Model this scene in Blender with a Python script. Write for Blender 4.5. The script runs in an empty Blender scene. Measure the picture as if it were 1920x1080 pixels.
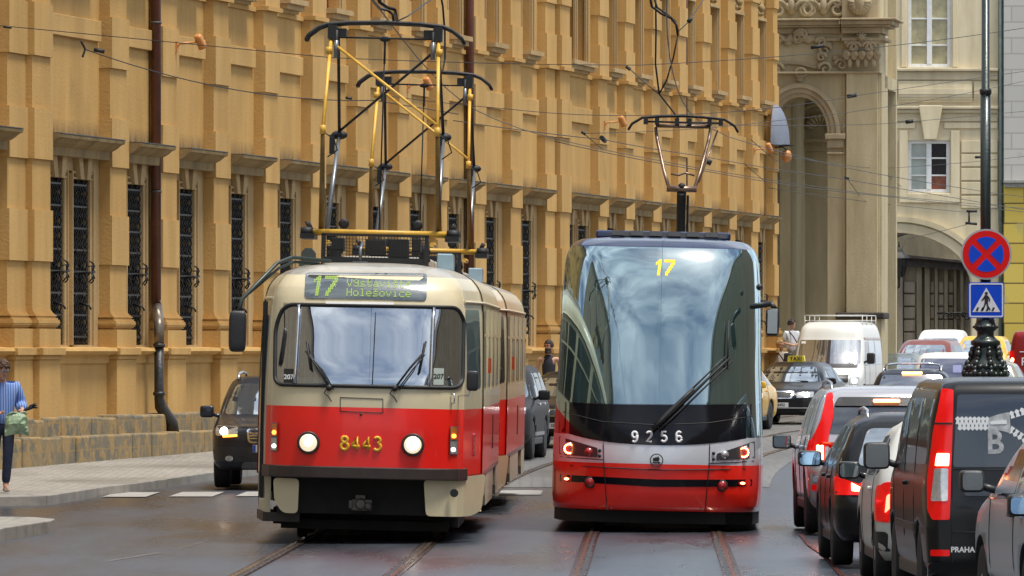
import bpy, bmesh, math, random
from mathutils import Vector, Matrix, Euler
from mathutils.bvhtree import BVHTree
random.seed(7)
sc = bpy.context.scene
COL = sc.collection
R = math.radians
F, HY, CH = 14000.0, 655.0, 2.1          # lens in pixels of a 1920 wide frame, eye line, eye height

def lerp(a, b, t): return a + (b - a) * t
def interp(tab, x):
    if x <= tab[0][0]: return tab[0][1]
    for (a, p), (b, q) in zip(tab, tab[1:]):
        if x <= b: return p + (q - p) * (x - a) / (b - a)
    return tab[-1][1]
RISE = [(110, 0), (160, .30), (200, .42), (233, .70), (280, 1.05), (340, 1.35)]
def rise(Y): return interp(RISE, Y)
def W(px, py, s): return Vector(((px - 960) / s, F / s, CH + (HY - py) / s))

# ------------------------------------------------------------------ materials
MATS = {}
def new_mat(name):
    m = bpy.data.materials.new(name); m.use_nodes = True
    return m, m.node_tree.nodes, m.node_tree.links, m.node_tree.nodes['Principled BSDF']
def mat(name, col, rough=.5, metal=0, coat=0, var=0., scale=6., bump=0., spec=.5, bscale=None, rvar=0.):
    """plain procedural material: colour broken up by two noises, optional bump and roughness variation"""
    if name in MATS: return MATS[name]
    m, N, L, P = new_mat(name)
    P.inputs['Base Color'].default_value = (*col, 1)
    P.inputs['Roughness'].default_value = rough
    P.inputs['Metallic'].default_value = metal
    P.inputs['Coat Weight'].default_value = coat
    P.inputs['Coat Roughness'].default_value = .06
    P.inputs['Specular IOR Level'].default_value = spec
    tc = N.new('ShaderNodeTexCoord')
    if var or rvar:
        n = N.new('ShaderNodeTexNoise'); n.inputs['Scale'].default_value = scale; n.inputs['Detail'].default_value = 6
        n.inputs['Roughness'].default_value = .65
        L.new(tc.outputs['Object'], n.inputs['Vector'])
    if var:
        cr = N.new('ShaderNodeMapRange')
        cr.inputs['From Min'].default_value = .3; cr.inputs['From Max'].default_value = .7
        cr.inputs['To Min'].default_value = 1 - var; cr.inputs['To Max'].default_value = 1 + var
        L.new(n.outputs['Fac'], cr.inputs['Value'])
        mx = N.new('ShaderNodeVectorMath'); mx.operation = 'SCALE'
        mx.inputs[0].default_value = col
        L.new(cr.outputs['Result'], mx.inputs['Scale'])
        L.new(mx.outputs['Vector'], P.inputs['Base Color'])
    if rvar:
        r = N.new('ShaderNodeMapRange')
        r.inputs['From Min'].default_value = .3; r.inputs['From Max'].default_value = .7
        r.inputs['To Min'].default_value = max(0, rough - rvar); r.inputs['To Max'].default_value = min(1, rough + rvar)
        L.new(n.outputs['Fac'], r.inputs['Value']); L.new(r.outputs['Result'], P.inputs['Roughness'])
    if bump:
        b = N.new('ShaderNodeTexNoise'); b.inputs['Scale'].default_value = bscale or scale * 6; b.inputs['Detail'].default_value = 5
        L.new(tc.outputs['Object'], b.inputs['Vector'])
        bp = N.new('ShaderNodeBump'); bp.inputs['Strength'].default_value = bump; bp.inputs['Distance'].default_value = .02
        L.new(b.outputs['Fac'], bp.inputs['Height']); L.new(bp.outputs['Normal'], P.inputs['Normal'])
    MATS[name] = m
    return m
def paint(name, col, metal=.25, dirt=.35, rough=.28, coat=.55):
    """car paint with clear coat, road film towards the sills and dried rain drops"""
    if name in MATS: return MATS[name]
    m, N, L, P = new_mat(name)
    P.inputs['Metallic'].default_value = metal; P.inputs['Roughness'].default_value = rough
    P.inputs['Specular IOR Level'].default_value = .35; P.inputs['Coat Weight'].default_value = coat; P.inputs['Coat Roughness'].default_value = .05
    tc = N.new('ShaderNodeTexCoord'); sep = N.new('ShaderNodeSeparateXYZ'); L.new(tc.outputs['Object'], sep.inputs[0])
    n = N.new('ShaderNodeTexNoise'); n.inputs['Scale'].default_value = 7; n.inputs['Detail'].default_value = 8
    L.new(tc.outputs['Object'], n.inputs['Vector'])
    h = N.new('ShaderNodeMapRange'); h.inputs['From Min'].default_value = .1; h.inputs['From Max'].default_value = .9
    h.inputs['To Min'].default_value = 1; h.inputs['To Max'].default_value = .12; L.new(sep.outputs['Z'], h.inputs['Value'])
    mu = N.new('ShaderNodeMath'); mu.operation = 'MULTIPLY'; L.new(h.outputs[0], mu.inputs[0]); L.new(n.outputs['Fac'], mu.inputs[1])
    m2 = N.new('ShaderNodeMath'); m2.operation = 'MULTIPLY'; m2.inputs[1].default_value = dirt; L.new(mu.outputs[0], m2.inputs[0])
    mix = N.new('ShaderNodeMix'); mix.data_type = 'RGBA'
    mix.inputs[6].default_value = (*col, 1); mix.inputs[7].default_value = (.13, .11, .085, 1)
    L.new(m2.outputs[0], mix.inputs[0]); L.new(mix.outputs[2], P.inputs['Base Color'])
    v = N.new('ShaderNodeTexVoronoi'); v.inputs['Scale'].default_value = 55; L.new(tc.outputs['Object'], v.inputs['Vector'])
    vr = N.new('ShaderNodeMapRange'); vr.inputs['From Max'].default_value = .3; vr.inputs['To Min'].default_value = 1; vr.inputs['To Max'].default_value = 0
    L.new(v.outputs['Distance'], vr.inputs['Value'])
    bp = N.new('ShaderNodeBump'); bp.inputs['Strength'].default_value = .12; bp.inputs['Distance'].default_value = .004
    L.new(vr.outputs[0], bp.inputs['Height']); L.new(bp.outputs['Normal'], P.inputs['Coat Normal'])
    MATS[name] = m
    return m
def emis(name, col, strength, base=None):
    if name in MATS: return MATS[name]
    m, N, L, P = new_mat(name)
    P.inputs['Base Color'].default_value = (*(base or col), 1); P.inputs['Roughness'].default_value = .2
    P.inputs['Emission Color'].default_value = (*col, 1); P.inputs['Emission Strength'].default_value = strength
    MATS[name] = m
    return m
def glass(name, tint, refl, through=False, rough=.015, gc=(.92, .96, 1), graz=.5):
    """window glass: a mirror share plus either a tinted see-through or a dark body"""
    if name in MATS: return MATS[name]
    m = bpy.data.materials.new(name); m.use_nodes = True
    N, L = m.node_tree.nodes, m.node_tree.links
    N.clear(); out = N.new('ShaderNodeOutputMaterial')
    g = N.new('ShaderNodeBsdfGlossy'); g.inputs['Roughness'].default_value = rough; g.inputs['Color'].default_value = (*gc, 1)
    if through:
        b = N.new('ShaderNodeBsdfTransparent'); b.inputs['Color'].default_value = (*tint, 1)
    else:
        b = N.new('ShaderNodeBsdfPrincipled'); b.inputs['Base Color'].default_value = (*tint, 1); b.inputs['Roughness'].default_value = .3
    mx = N.new('ShaderNodeMixShader')
    lw = N.new('ShaderNodeLayerWeight'); lw.inputs['Blend'].default_value = .35
    mr = N.new('ShaderNodeMapRange'); mr.inputs['To Min'].default_value = refl; mr.inputs['To Max'].default_value = min(1, refl + graz)
    L.new(lw.outputs['Facing'], mr.inputs['Value']); L.new(mr.outputs[0], mx.inputs[0])
    L.new(b.outputs[0], mx.inputs[1]); L.new(g.outputs[0], mx.inputs[2]); L.new(mx.outputs[0], out.inputs[0])
    MATS[name] = m
    return m

# ------------------------------------------------------------------ objects
def tag(o, label=None, cat=None, group=None, kind=None):
    if label: o['label'] = label
    if cat: o['category'] = cat
    if group: o['group'] = group
    if kind: o['kind'] = kind
    return o
def empty(name, loc=(0, 0, 0), rz=0, parent=None, rx=0, ry=0):
    o = bpy.data.objects.new(name, None); COL.objects.link(o)
    o.location = loc; o.rotation_euler = (rx, ry, rz); o.empty_display_size = .2
    if parent: o.parent = parent
    return o
def thing(name, label, cat, loc=(0, 0, 0), rz=0, group=None, ry=0):
    return tag(empty(name, loc, rz, ry=ry), label, cat, group)
def link(name, me, parent=None):
    o = bpy.data.objects.new(name, me); COL.objects.link(o)
    if parent: o.parent = parent
    return o
def copy_tree(o, parent=None):
    c = o.copy(); COL.objects.link(c); c.parent = parent
    for ch in list(o.children): copy_tree(ch, c)
    return c
def bake(o):
    """apply modifiers into a fresh mesh"""
    dg = bpy.context.evaluated_depsgraph_get(); dg.update()
    me = bpy.data.meshes.new_from_object(o.evaluated_get(dg), preserve_all_data_layers=True, depsgraph=dg)
    o.modifiers.clear(); o.data = me
    return o

class MB:
    """collects simple shapes and builds them as one mesh object"""
    def __init__(s): s.v = []; s.f = []; s.m = []; s.sm = []
    def add(s, vs, fs, mi=0, smooth=False):
        b = len(s.v); s.v += [tuple(p) for p in vs]
        for f in fs: s.f.append([b + i for i in f]); s.m.append(mi); s.sm.append(smooth)
        return s
    def box(s, x0, x1, y0, y1, z0, z1, mi=0, M=None):
        vs = [(x, y, z) for z in (z0, z1) for y in (y0, y1) for x in (x0, x1)]
        if M: vs = [M @ Vector(p) for p in vs]
        return s.add(vs, [(0, 2, 3, 1), (4, 5, 7, 6), (0, 1, 5, 4), (2, 6, 7, 3), (0, 4, 6, 2), (1, 3, 7, 5)], mi)
    def prism(s, pts, axis, a, b, mi=0, smooth=False):
        """extrude a polygon; axis x: pts (y,z); axis y: pts (x,z); axis z: pts (x,y)"""
        def pt(p, t):
            return {'x': (t, p[0], p[1]), 'y': (p[0], t, p[1]), 'z': (p[0], p[1], t)}[axis]
        n = len(pts); vs = [pt(p, a) for p in pts] + [pt(p, b) for p in pts]
        ar = sum(pts[i][0] * pts[(i + 1) % n][1] - pts[(i + 1) % n][0] * pts[i][1] for i in range(n))
        fl = (ar > 0) ^ (axis == 'y') ^ (b < a)
        fs = [tuple(range(n))[::-1 if fl else 1], tuple(range(n, 2 * n))[::1 if fl else -1]]
        s.add(vs, fs, mi)
        b0 = len(s.v) - 2 * n
        for i in range(n):
            j = (i + 1) % n; q = [b0 + i, b0 + j, b0 + n + j, b0 + n + i]
            s.f.append(q if fl else q[::-1]); s.m.append(mi); s.sm.append(smooth)
        return s
    def tube(s, pts, r, n=6, mi=0, cap=True, closed=False):
        pts = [Vector(p) for p in pts]; k = len(pts); rings = []
        rs = r if isinstance(r, (list, tuple)) else [r] * k
        up = None
        for i, p in enumerate(pts):
            a = pts[i - 1] if (i > 0 or closed) else p; b = pts[(i + 1) % k] if (i < k - 1 or closed) else p
            d = (b - a)
            d = d.normalized() if d.length > 1e-9 else Vector((0, 0, 1))
            if up is None: up = Vector((0, 0, 1)) if abs(d.z) < .9 else Vector((1, 0, 0))
            u = d.cross(up)
            u = u.normalized() if u.length > 1e-6 else d.orthogonal().normalized()
            w = u.cross(d).normalized(); up = w
            rings.append([p + (u * math.cos(2 * math.pi * j / n) + w * math.sin(2 * math.pi * j / n)) * rs[i] for j in range(n)])
        vs = [q for rg in rings for q in rg]; fs = []
        for i in range(k if closed else k - 1):
            for j in range(n):
                a = i * n + j; b = i * n + (j + 1) % n; i2 = (i + 1) % k
                fs.append((a, b, i2 * n + (j + 1) % n, i2 * n + j))
        s.add(vs, fs, mi, True)
        if cap and not closed:
            b0 = len(s.v) - len(vs)
            s.f.append([b0 + j for j in range(n)][::-1]); s.m.append(mi); s.sm.append(False)
            s.f.append([b0 + (k - 1) * n + j for j in range(n)]); s.m.append(mi); s.sm.append(False)
        return s
    def lathe(s, prof, n=20, c=(0, 0, 0), mi=0, axis='z', smooth=True, cap=True):
        vs = []
        for r, h in prof:
            for j in range(n):
                a = 2 * math.pi * j / n; x, y = r * math.cos(a), r * math.sin(a)
                p = {'z': (x, y, h), 'y': (y, h, x), 'x': (h, x, y)}[axis]
                vs.append((p[0] + c[0], p[1] + c[1], p[2] + c[2]))
        fs = [(i * n + j, i * n + (j + 1) % n, (i + 1) * n + (j + 1) % n, (i + 1) * n + j) for i in range(len(prof) - 1) for j in range(n)]
        s.add(vs, fs, mi, smooth)
        if cap:
            b0 = len(s.v) - len(vs)
            for k, rev in ((0, True), (len(prof) - 1, False)):
                if prof[k][0] > 1e-6:
                    q = [b0 + k * n + j for j in range(n)]
                    s.f.append(q[::-1] if rev else q); s.m.append(mi); s.sm.append(False)
        return s
    def sphere(s, c, r, n=10, mi=0, sc3=(1, 1, 1)):
        prof = [(math.sin(math.pi * i / n), -math.cos(math.pi * i / n)) for i in range(n + 1)]
        b0 = len(s.v); s.lathe(prof, n * 2, (0, 0, 0), mi, cap=False)
        for i in range(b0, len(s.v)):
            p = s.v[i]; s.v[i] = (c[0] + p[0] * r * sc3[0], c[1] + p[1] * r * sc3[1], c[2] + p[2] * r * sc3[2])
        return s
    def disc(s, c, r, n=20, mi=0, axis='y', th=.01):
        return s.lathe([(r, -th), (r, 0)] if True else None, n, c, mi, axis, False)
    def mesh(s, name, mats):
        me = bpy.data.meshes.new(name); me.from_pydata(s.v, [], s.f)
        for m in (mats if isinstance(mats, (list, tuple)) else [mats]): me.materials.append(m)
        me.polygons.foreach_set('material_index', s.m); me.polygons.foreach_set('use_smooth', s.sm)
        me.validate(); me.update()
        return me
    def build(s, name, mats, parent=None, bevel=0, fix=False):
        me = s.mesh(name, mats)
        if fix or bevel:
            bm = bmesh.new(); bm.from_mesh(me)
            bmesh.ops.remove_doubles(bm, verts=bm.verts, dist=1e-5)
            bmesh.ops.recalc_face_normals(bm, faces=bm.faces)
            bm.to_mesh(me); bm.free()
        o = link(name, me, parent)
        if bevel:
            md = o.modifiers.new('b', 'BEVEL'); md.width = bevel; md.segments = 2; md.limit_method = 'ANGLE'; md.harden_normals = False
            bake(o)
        return o

def superbox(c, h, e=.38, n=14):
    """soft cornered box: superellipsoid shell"""
    mb = MB(); pw = lambda v: math.copysign(abs(v) ** e, v); vs = []
    for i in range(n + 1):
        ph = math.pi * (i / n - .5)
        for j in range(2 * n):
            a = math.pi * j / n; vs.append((c[0] + h[0] * pw(math.cos(ph)) * pw(math.cos(a)), c[1] + h[1] * pw(math.cos(ph)) * pw(math.sin(a)), c[2] + h[2] * pw(math.sin(ph))))
    m = 2 * n
    mb.add(vs, [(i * m + j, i * m + (j + 1) % m, (i + 1) * m + (j + 1) % m, (i + 1) * m + j) for i in range(n) for j in range(m)], 0, True)
    return mb
def rnd(pts, r, n=4):
    """round the corners of a polygon"""
    out = []; k = len(pts)
    for i in range(k):
        p = Vector(pts[i]); a = Vector(pts[i - 1]); b = Vector(pts[(i + 1) % k])
        rr = min(r if not isinstance(r, (list, tuple)) else r[i], (a - p).length * .48, (b - p).length * .48)
        p1 = p + (a - p).normalized() * rr; p2 = p + (b - p).normalized() * rr
        for j in range(n + 1):
            t = j / n; q = p1 * (1 - t) ** 2 + p * 2 * t * (1 - t) + p2 * t * t
            out.append((q.x, q.y))
    return out
def rect(a0, a1, b0, b1, r=0, n=3):
    p = [(a0, b0), (a1, b0), (a1, b1), (a0, b1)]
    return rnd(p, r, n) if r else p
def circ(a, b, r, n=20, ky=1): return [(a + r * math.cos(2 * math.pi * i / n), b + ky * r * math.sin(2 * math.pi * i / n)) for i in range(n)]

def bvh_of(o):
    bm = bmesh.new(); bm.from_mesh(o.data); t = BVHTree.FromBMesh(bm); bm.free(); return t
VIEWS = {'front': (Vector((0, 1, 0)), lambda a, b: Vector((a, -30, b)), 1), 'rear': (Vector((0, 1, 0)), lambda a, b: Vector((a, -30, b)), 1), 'nose': (Vector((0, -1, 0)), lambda a, b: Vector((a, 60, b)), 1),
         'left': (Vector((1, 0, 0)), lambda a, b: Vector((-30, a, b)), 0), 'right': (Vector((-1, 0, 0)), lambda a, b: Vector((30, a, b)), 0),
         'top': (Vector((0, 0, -1)), lambda a, b: Vector((a, b, 30)), 2)}
def panel(name, bvh, pts, view, m, parent=None, off=.004, th=.012, step=.1, build=True, mb=None, mi=0):
    """lay an outline on a curved body: cut into cells, shoot each vertex onto the body, give it thickness"""
    d, org, ax = VIEWS[view]
    bm = bmesh.new()
    vs = [bm.verts.new((p[0], p[1], 0)) for p in pts]
    bm.faces.new(vs)
    for k in (0, 1):
        lo, hi = min(p[k] for p in pts), max(p[k] for p in pts)
        n = int((hi - lo) / step)
        for i in range(1, n + 1):
            co = [0, 0, 0]; co[k] = lo + (hi - lo) * i / (n + 1); no = [0, 0, 0]; no[k] = 1
            bmesh.ops.bisect_plane(bm, geom=bm.verts[:] + bm.edges[:] + bm.faces[:], plane_co=co, plane_no=no)
    bmesh.ops.triangulate(bm, faces=[f for f in bm.faces if len(f.verts) > 4])
    bm.verts.ensure_lookup_table(); bm.verts.index_update()
    outer = []; miss = []
    for v in bm.verts:
        o = org(v.co.x, v.co.y); h = bvh.ray_cast(o, d)
        outer.append(h[0]); miss.append(h[0] is None)
    hits = [(v.co.copy(), p) for v, p in zip(bm.verts, outer) if p is not None]
    for i, v in enumerate(bm.verts):
        if miss[i]:
            o = org(v.co.x, v.co.y)
            if hits:
                q = min(hits, key=lambda h: (h[0] - v.co).length_squared)[1]
                o[ax] = q[ax]
            outer[i] = o
    top = [p - d * off for p in outer]; bot = [p + d * th for p in outer]
    fs = [[v.index for v in f.verts] for f in bm.faces]
    # orient to face the viewer
    def nrm(f):
        a, b, c = (top[f[0]], top[f[1]], top[f[2]]); return (b - a).cross(c - a)
    fs = [f if nrm(f).dot(d) < 0 else f[::-1] for f in fs]
    w = mb or MB()
    w.add(top, fs, mi, True)
    be = [e for e in bm.edges if e.is_boundary]
    for e in be:
        a, b = e.verts[0].index, e.verts[1].index
        w.add([top[a], top[b], bot[b], bot[a]], [(0, 1, 2, 3)], mi)
    bm.free()
    if not build: return w
    return w.build(name, m, parent)

def text_mesh(txt, size, m, parent, name, place, bold=0., bvh=None, view='front', off=.006, ext=.002, align='CENTER', sx=1., shear=0.):
    """lettering; place = (a, b) centre in the view plane, thrown onto the body, or a Matrix for flat letters"""
    cu = bpy.data.curves.new(name, 'FONT'); cu.body = txt; cu.size = size; cu.align_x = align; cu.align_y = 'CENTER'
    cu.offset = bold; cu.space_character = 1.06 if bold > .004 else 1; cu.extrude = ext if bvh is None else 0; cu.shear = shear; cu.resolution_u = 3
    o = bpy.data.objects.new(name, cu); COL.objects.link(o)
    dg = bpy.context.evaluated_depsgraph_get(); dg.update()
    me = bpy.data.meshes.new_from_object(o.evaluated_get(dg)); bpy.data.objects.remove(o); bpy.data.curves.remove(cu)
    me.materials.clear(); me.materials.append(m)
    if bvh is not None:
        d, org, ax = VIEWS[view]; fl = -1 if view in ('nose', 'left') else 1
        for v in me.vertices:
            og = org(place[0] + fl * v.co.x * sx, place[1] + v.co.y); h = bvh.ray_cast(og, d)
            v.co = (h[0] if h[0] is not None else og + d * 29) - d * off
    else:
        for v in me.vertices: v.co = place @ Vector((v.co.x * sx, v.co.y, v.co.z))
    return link(name, me, parent)

def arc(cx, cy, rx, ry, a0, a1, n=10): return [(cx + rx * math.cos(R(lerp(a0, a1, i / n))), cy + ry * math.sin(R(lerp(a0, a1, i / n)))) for i in range(n + 1)]
DIG = {'8': [arc(.3, .74, .20, .20, 90, 450, 14), arc(.3, .27, .25, .25, 90, 450, 14)], '4': [[(.42, .02), (.42, .95), (.04, .34), (.04, .27), (.58, .27)]],
       '3': [arc(.28, .73, .21, .21, 150, -80, 12) + arc(.28, .27, .25, .25, 75, -150, 12)], '9': [arc(.3, .68, .23, .27, 0, 360, 14), arc(.3, .34, .23, .32, -140, 0, 6) + [(.53, .68)]],
       '2': [arc(.3, .70, .23, .25, 160, -30, 10) + [(.06, .05), (.56, .05)]], '5': [[(.50, .95), (.14, .95), (.09, .52)] + arc(.29, .32, .25, .27, 120, -150, 12)],
       '6': [arc(.3, .30, .24, .26, 0, 360, 14), arc(.3, .62, .24, .34, 40, 180, 6) + [(.06, .30)]]}
def digits(txt, x, z, h, r, at, m, parent, name, gap=.78, kx=1.):
    """painted numerals as rounded strokes laid on a curved front; (x, z) is the centre"""
    w_ = h * kx; tot = (len(txt) - 1) * gap * w_ + .6 * w_; x0 = x - tot / 2; mb = MB()
    for i, ch_ in enumerate(txt):
        for st in DIG[ch_]: 
            p = [at(x0 + (i * gap + a) * w_, z + (b - .5) * h) for a, b in st]; mb.tube(p, r, 6)
    return mb.build(name, [m], parent)
def loft(rings, cap=True):
    """closed rings of equal point count -> smooth shell"""
    mb = MB(); n = len(rings[0]); vs = [p for r in rings for p in r]
    fs = [(i * n + j, i * n + (j + 1) % n, (i + 1) * n + (j + 1) % n, (i + 1) * n + j) for i in range(len(rings) - 1) for j in range(n)]
    mb.add(vs, fs, 0, True)
    if cap:
        mb.f.append(list(range(n))[::-1]); mb.m.append(0); mb.sm.append(False)
        k = (len(rings) - 1) * n
        mb.f.append([k + j for j in range(n)]); mb.m.append(0); mb.sm.append(True)
    return mb
def spline(tab, ts):
    """monotone cubic through rows (t, a, b, c...) sampled at ts"""
    n = len(tab); k = len(tab[0]); sl = []
    for c in range(1, k):
        d = [(tab[i + 1][c] - tab[i][c]) / (tab[i + 1][0] - tab[i][0]) for i in range(n - 1)]
        m = [d[0]] + [0 if d[i - 1] * d[i] <= 0 else 2 * d[i - 1] * d[i] / (d[i - 1] + d[i]) for i in range(1, n - 1)] + [d[-1]]
        sl.append(m)
    out = []
    for t in ts:
        i = max(j for j in range(n - 1) if tab[j][0] <= t + 1e-9) if t > tab[0][0] else 0
        h = tab[i + 1][0] - tab[i][0]; u = min(1, max(0, (t - tab[i][0]) / h)); row = [t]
        for c in range(1, k):
            m = sl[c - 1]; y0, y1 = tab[i][c], tab[i + 1][c]
            row.append((2 * u ** 3 - 3 * u * u + 1) * y0 + (u ** 3 - 2 * u * u + u) * h * m[i] + (-2 * u ** 3 + 3 * u * u) * y1 + (u ** 3 - u * u) * h * m[i + 1])
        out.append(row)
    return out
def cut(o, cutter_mb, mats=None):
    c = cutter_mb.build('cutter', mats or [o.data.materials[0]], None, fix=True)
    c.matrix_world = Matrix.Identity(4); pm = o.parent; o.parent = None
    md = o.modifiers.new('c', 'BOOLEAN'); md.operation = 'DIFFERENCE'; md.object = c; md.solver = 'MANIFOLD'
    if mats: md.material_mode = 'TRANSFER'
    bake(o); o.parent = pm
    bpy.data.objects.remove(c)
    return o

# ------------------------------------------------------------------ shared materials
BLACK = mat('black_rubber', (.012, .012, .013), .6, var=.2)
DARK = mat('dark_underbody', (.02, .019, .018), .8, var=.3)
TYRE = mat('tyre_rubber', (.018, .018, .018), .75, var=.3, bump=.3, scale=12)
ALLOY = mat('alloy', (.5, .5, .52), .3, .9, var=.15)
CHROME = mat('chrome', (.75, .76, .78), .15, 1., var=.06)
PLAST = mat('black_plastic', (.022, .022, .024), .42, var=.15, bump=.15, scale=10)
GREYP = mat('grey_plastic', (.14, .14, .145), .5, var=.15)
REDL = emis('red_lens', (1, .0, .0), .2, (.60, .003, .002))
REDD = mat('red_lens_unlit', (.35, .01, .01), .12, coat=1, var=.1)
BRAKE = emis('brake_lamp_lit', (1, .09, .05), 7)
BRAKEY = emis('brake_lamp_bright', (1, .32, .12), 9)
HEAD = emis('headlamp_lit', (1, .93, .8), 9)
HEADW = emis('headlamp_warm', (1, .84, .58), .75, (.4, .38, .3))
LENS = mat('clear_lens', (.5, .5, .5), .08, .6, coat=1, var=.2, scale=30)
AMBER = emis('amber_lamp_lit', (1, .25, .03), 5)
AMBERD = mat('amber_lens', (.6, .16, .02), .15, coat=1, var=.1)
PLATE = mat('plate_white', (.7, .7, .68), .4, var=.08)
PLATEB = mat('plate_blue', (.02, .06, .4), .4, var=.08)
TXT = mat('plate_letters', (.02, .02, .02), .5, var=.1)
CARGL = glass('car_glass_dark', (.010, .013, .020), .07)
CARGLB = glass('car_glass_skyward', (.05, .08, .09), .33)
# ================================================================== camera, light
cam = bpy.data.cameras.new('camera'); camo = bpy.data.objects.new('camera', cam); COL.objects.link(camo)
camo.location = (0, 0, CH); camo.rotation_euler = (R(90), 0, 0)
cam.sensor_width = 36; cam.lens = 36 * F / 1920; cam.shift_y = (HY - 540) / 1920; cam.clip_end = 3000; cam.clip_start = 1
sc.camera = camo
w = bpy.data.worlds.new('World'); sc.world = w; w.use_nodes = True
N, L = w.node_tree.nodes, w.node_tree.links; bg = N['Background']
SUN_EL, SUN_AZ = R(72), R(122)      # azimuth from +Y towards +X: behind the viewer, to the right
sky = N.new('ShaderNodeTexSky'); sky.sky_type = 'NISHITA'; sky.sun_disc = False
sky.sun_elevation = SUN_EL; sky.sun_rotation = SUN_AZ; sky.dust_density = 1.5
tc = N.new('ShaderNodeTexCoord'); mp = N.new('ShaderNodeMapping'); mp.inputs['Scale'].default_value = (1, 1, 2.6)
mp.inputs['Location'].default_value = (.35, .2, .1)
nz = N.new('ShaderNodeTexNoise'); nz.inputs['Scale'].default_value = 2.3; nz.inputs['Detail'].default_value = 6; nz.inputs['Roughness'].default_value = .55
nz.inputs['Distortion'].default_value = .6
L.new(tc.outputs['Generated'], mp.inputs[0]); L.new(mp.outputs[0], nz.inputs['Vector'])
mr = N.new('ShaderNodeMapRange'); mr.inputs['From Min'].default_value = .36; mr.inputs['From Max'].default_value = .64
L.new(nz.outputs['Fac'], mr.inputs['Value'])
n2 = N.new('ShaderNodeTexNoise'); n2.inputs['Scale'].default_value = 4.5; n2.inputs['Detail'].default_value = 6; L.new(mp.outputs[0], n2.inputs['Vector'])
ccol = N.new('ShaderNodeMix'); ccol.data_type = 'RGBA'; ccol.inputs[6].default_value = (7.6, 8.3, 9.4, 1); ccol.inputs[7].default_value = (11., 11.5, 12.0, 1)
m3 = N.new('ShaderNodeMapRange'); m3.inputs['From Min'].default_value = .35; m3.inputs['From Max'].default_value = .65; L.new(n2.outputs['Fac'], m3.inputs['Value'])
L.new(m3.outputs[0], ccol.inputs[0])
mx = N.new('ShaderNodeMix'); mx.data_type = 'RGBA'
L.new(mr.outputs[0], mx.inputs[0]); L.new(sky.outputs[0], mx.inputs[6]); L.new(ccol.outputs[2], mx.inputs[7])
L.new(mx.outputs[2], bg.inputs['Color']); bg.inputs['Strength'].default_value = .108
sun = bpy.data.lights.new('sun', 'SUN'); sun.energy = 3.6; sun.angle = R(16); sun.color = (1, .95, .86)
so = bpy.data.objects.new('sun', sun); COL.objects.link(so)
sd = Vector((math.sin(SUN_AZ) * math.cos(SUN_EL), math.cos(SUN_AZ) * math.cos(SUN_EL), math.sin(SUN_EL)))
so.rotation_euler = sd.to_track_quat('Z', 'Y').to_euler()
sc.view_settings.view_transform = 'Standard'; sc.view_settings.look = 'None'; sc.view_settings.exposure = 0.32
sc.cycles.max_bounces = 6; sc.cycles.transparent_max_bounces = 12; sc.cycles.sample_clamp_indirect = 6

# ================================================================== ground
def rough_ground(name, c1, c2, wetc, wet=.5, scale=.35, bump=.25, r_dry=.5, r_wet=.12, stretch=(1, .18, 1), brick=None):
    m, N, L, P = new_mat(name)
    g = N.new('ShaderNodeNewGeometry'); mp = N.new('ShaderNodeMapping'); mp.inputs['Scale'].default_value = stretch
    L.new(g.outputs['Position'], mp.inputs[0])
    a = N.new('ShaderNodeTexNoise'); a.inputs['Scale'].default_value = scale; a.inputs['Detail'].default_value = 8; a.inputs['Roughness'].default_value = .62
    L.new(mp.outputs[0], a.inputs['Vector'])
    f = N.new('ShaderNodeTexNoise'); f.inputs['Scale'].default_value = 9; f.inputs['Detail'].default_value = 6; L.new(g.outputs['Position'], f.inputs['Vector'])
    wetm = N.new('ShaderNodeMapRange'); wetm.inputs['From Min'].default_value = wet - .15; wetm.inputs['From Max'].default_value = wet + .15
    L.new(a.outputs['Fac'], wetm.inputs['Value'])
    c = N.new('ShaderNodeMix'); c.data_type = 'RGBA'; c.inputs[6].default_value = (*c1, 1); c.inputs[7].default_value = (*c2, 1)
    fr = N.new('ShaderNodeMapRange'); fr.inputs['From Min'].default_value = .3; fr.inputs['From Max'].default_value = .7; L.new(f.outputs['Fac'], fr.inputs['Value'])
    L.new(fr.outputs[0], c.inputs[0]); last = c.outputs[2]; hgt = f.outputs['Fac']
    if brick:
        b = N.new('ShaderNodeTexVoronoi'); b.feature = 'DISTANCE_TO_EDGE'; b.inputs['Scale'].default_value = brick; b.inputs['Randomness'].default_value = .35
        L.new(g.outputs['Position'], b.inputs['Vector'])
        br = N.new('ShaderNodeMapRange'); br.inputs['From Max'].default_value = .09; br.inputs['To Min'].default_value = .45; L.new(b.outputs['Distance'], br.inputs['Value'])
        sc_ = N.new('ShaderNodeVectorMath'); sc_.operation = 'SCALE'; L.new(last, sc_.inputs[0]); L.new(br.outputs[0], sc_.inputs['Scale']); last = sc_.outputs[0]
        hgt = br.outputs[0]
    w_ = N.new('ShaderNodeMix'); w_.data_type = 'RGBA'; L.new(wetm.outputs[0], w_.inputs[0]); L.new(last, w_.inputs[6]); w_.inputs[7].default_value = (*wetc, 1)
    L.new(w_.outputs[2], P.inputs['Base Color'])
    r = N.new('ShaderNodeMapRange'); r.inputs['To Min'].default_value = r_dry; r.inputs['To Max'].default_value = r_wet
    L.new(wetm.outputs[0], r.inputs['Value']); L.new(r.outputs[0], P.inputs['Roughness'])
    bp = N.new('ShaderNodeBump'); bp.inputs['Strength'].default_value = bump; bp.inputs['Distance'].default_value = .006
    L.new(hgt, bp.inputs['Height']); L.new(bp.outputs['Normal'], P.inputs['Normal'])
    return m
ASPH = rough_ground('wet_asphalt', (.030, .037, .050), (.062, .072, .092), (.018, .018, .020), wet=.54, r_dry=.38, r_wet=.16, bump=.7)
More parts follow.
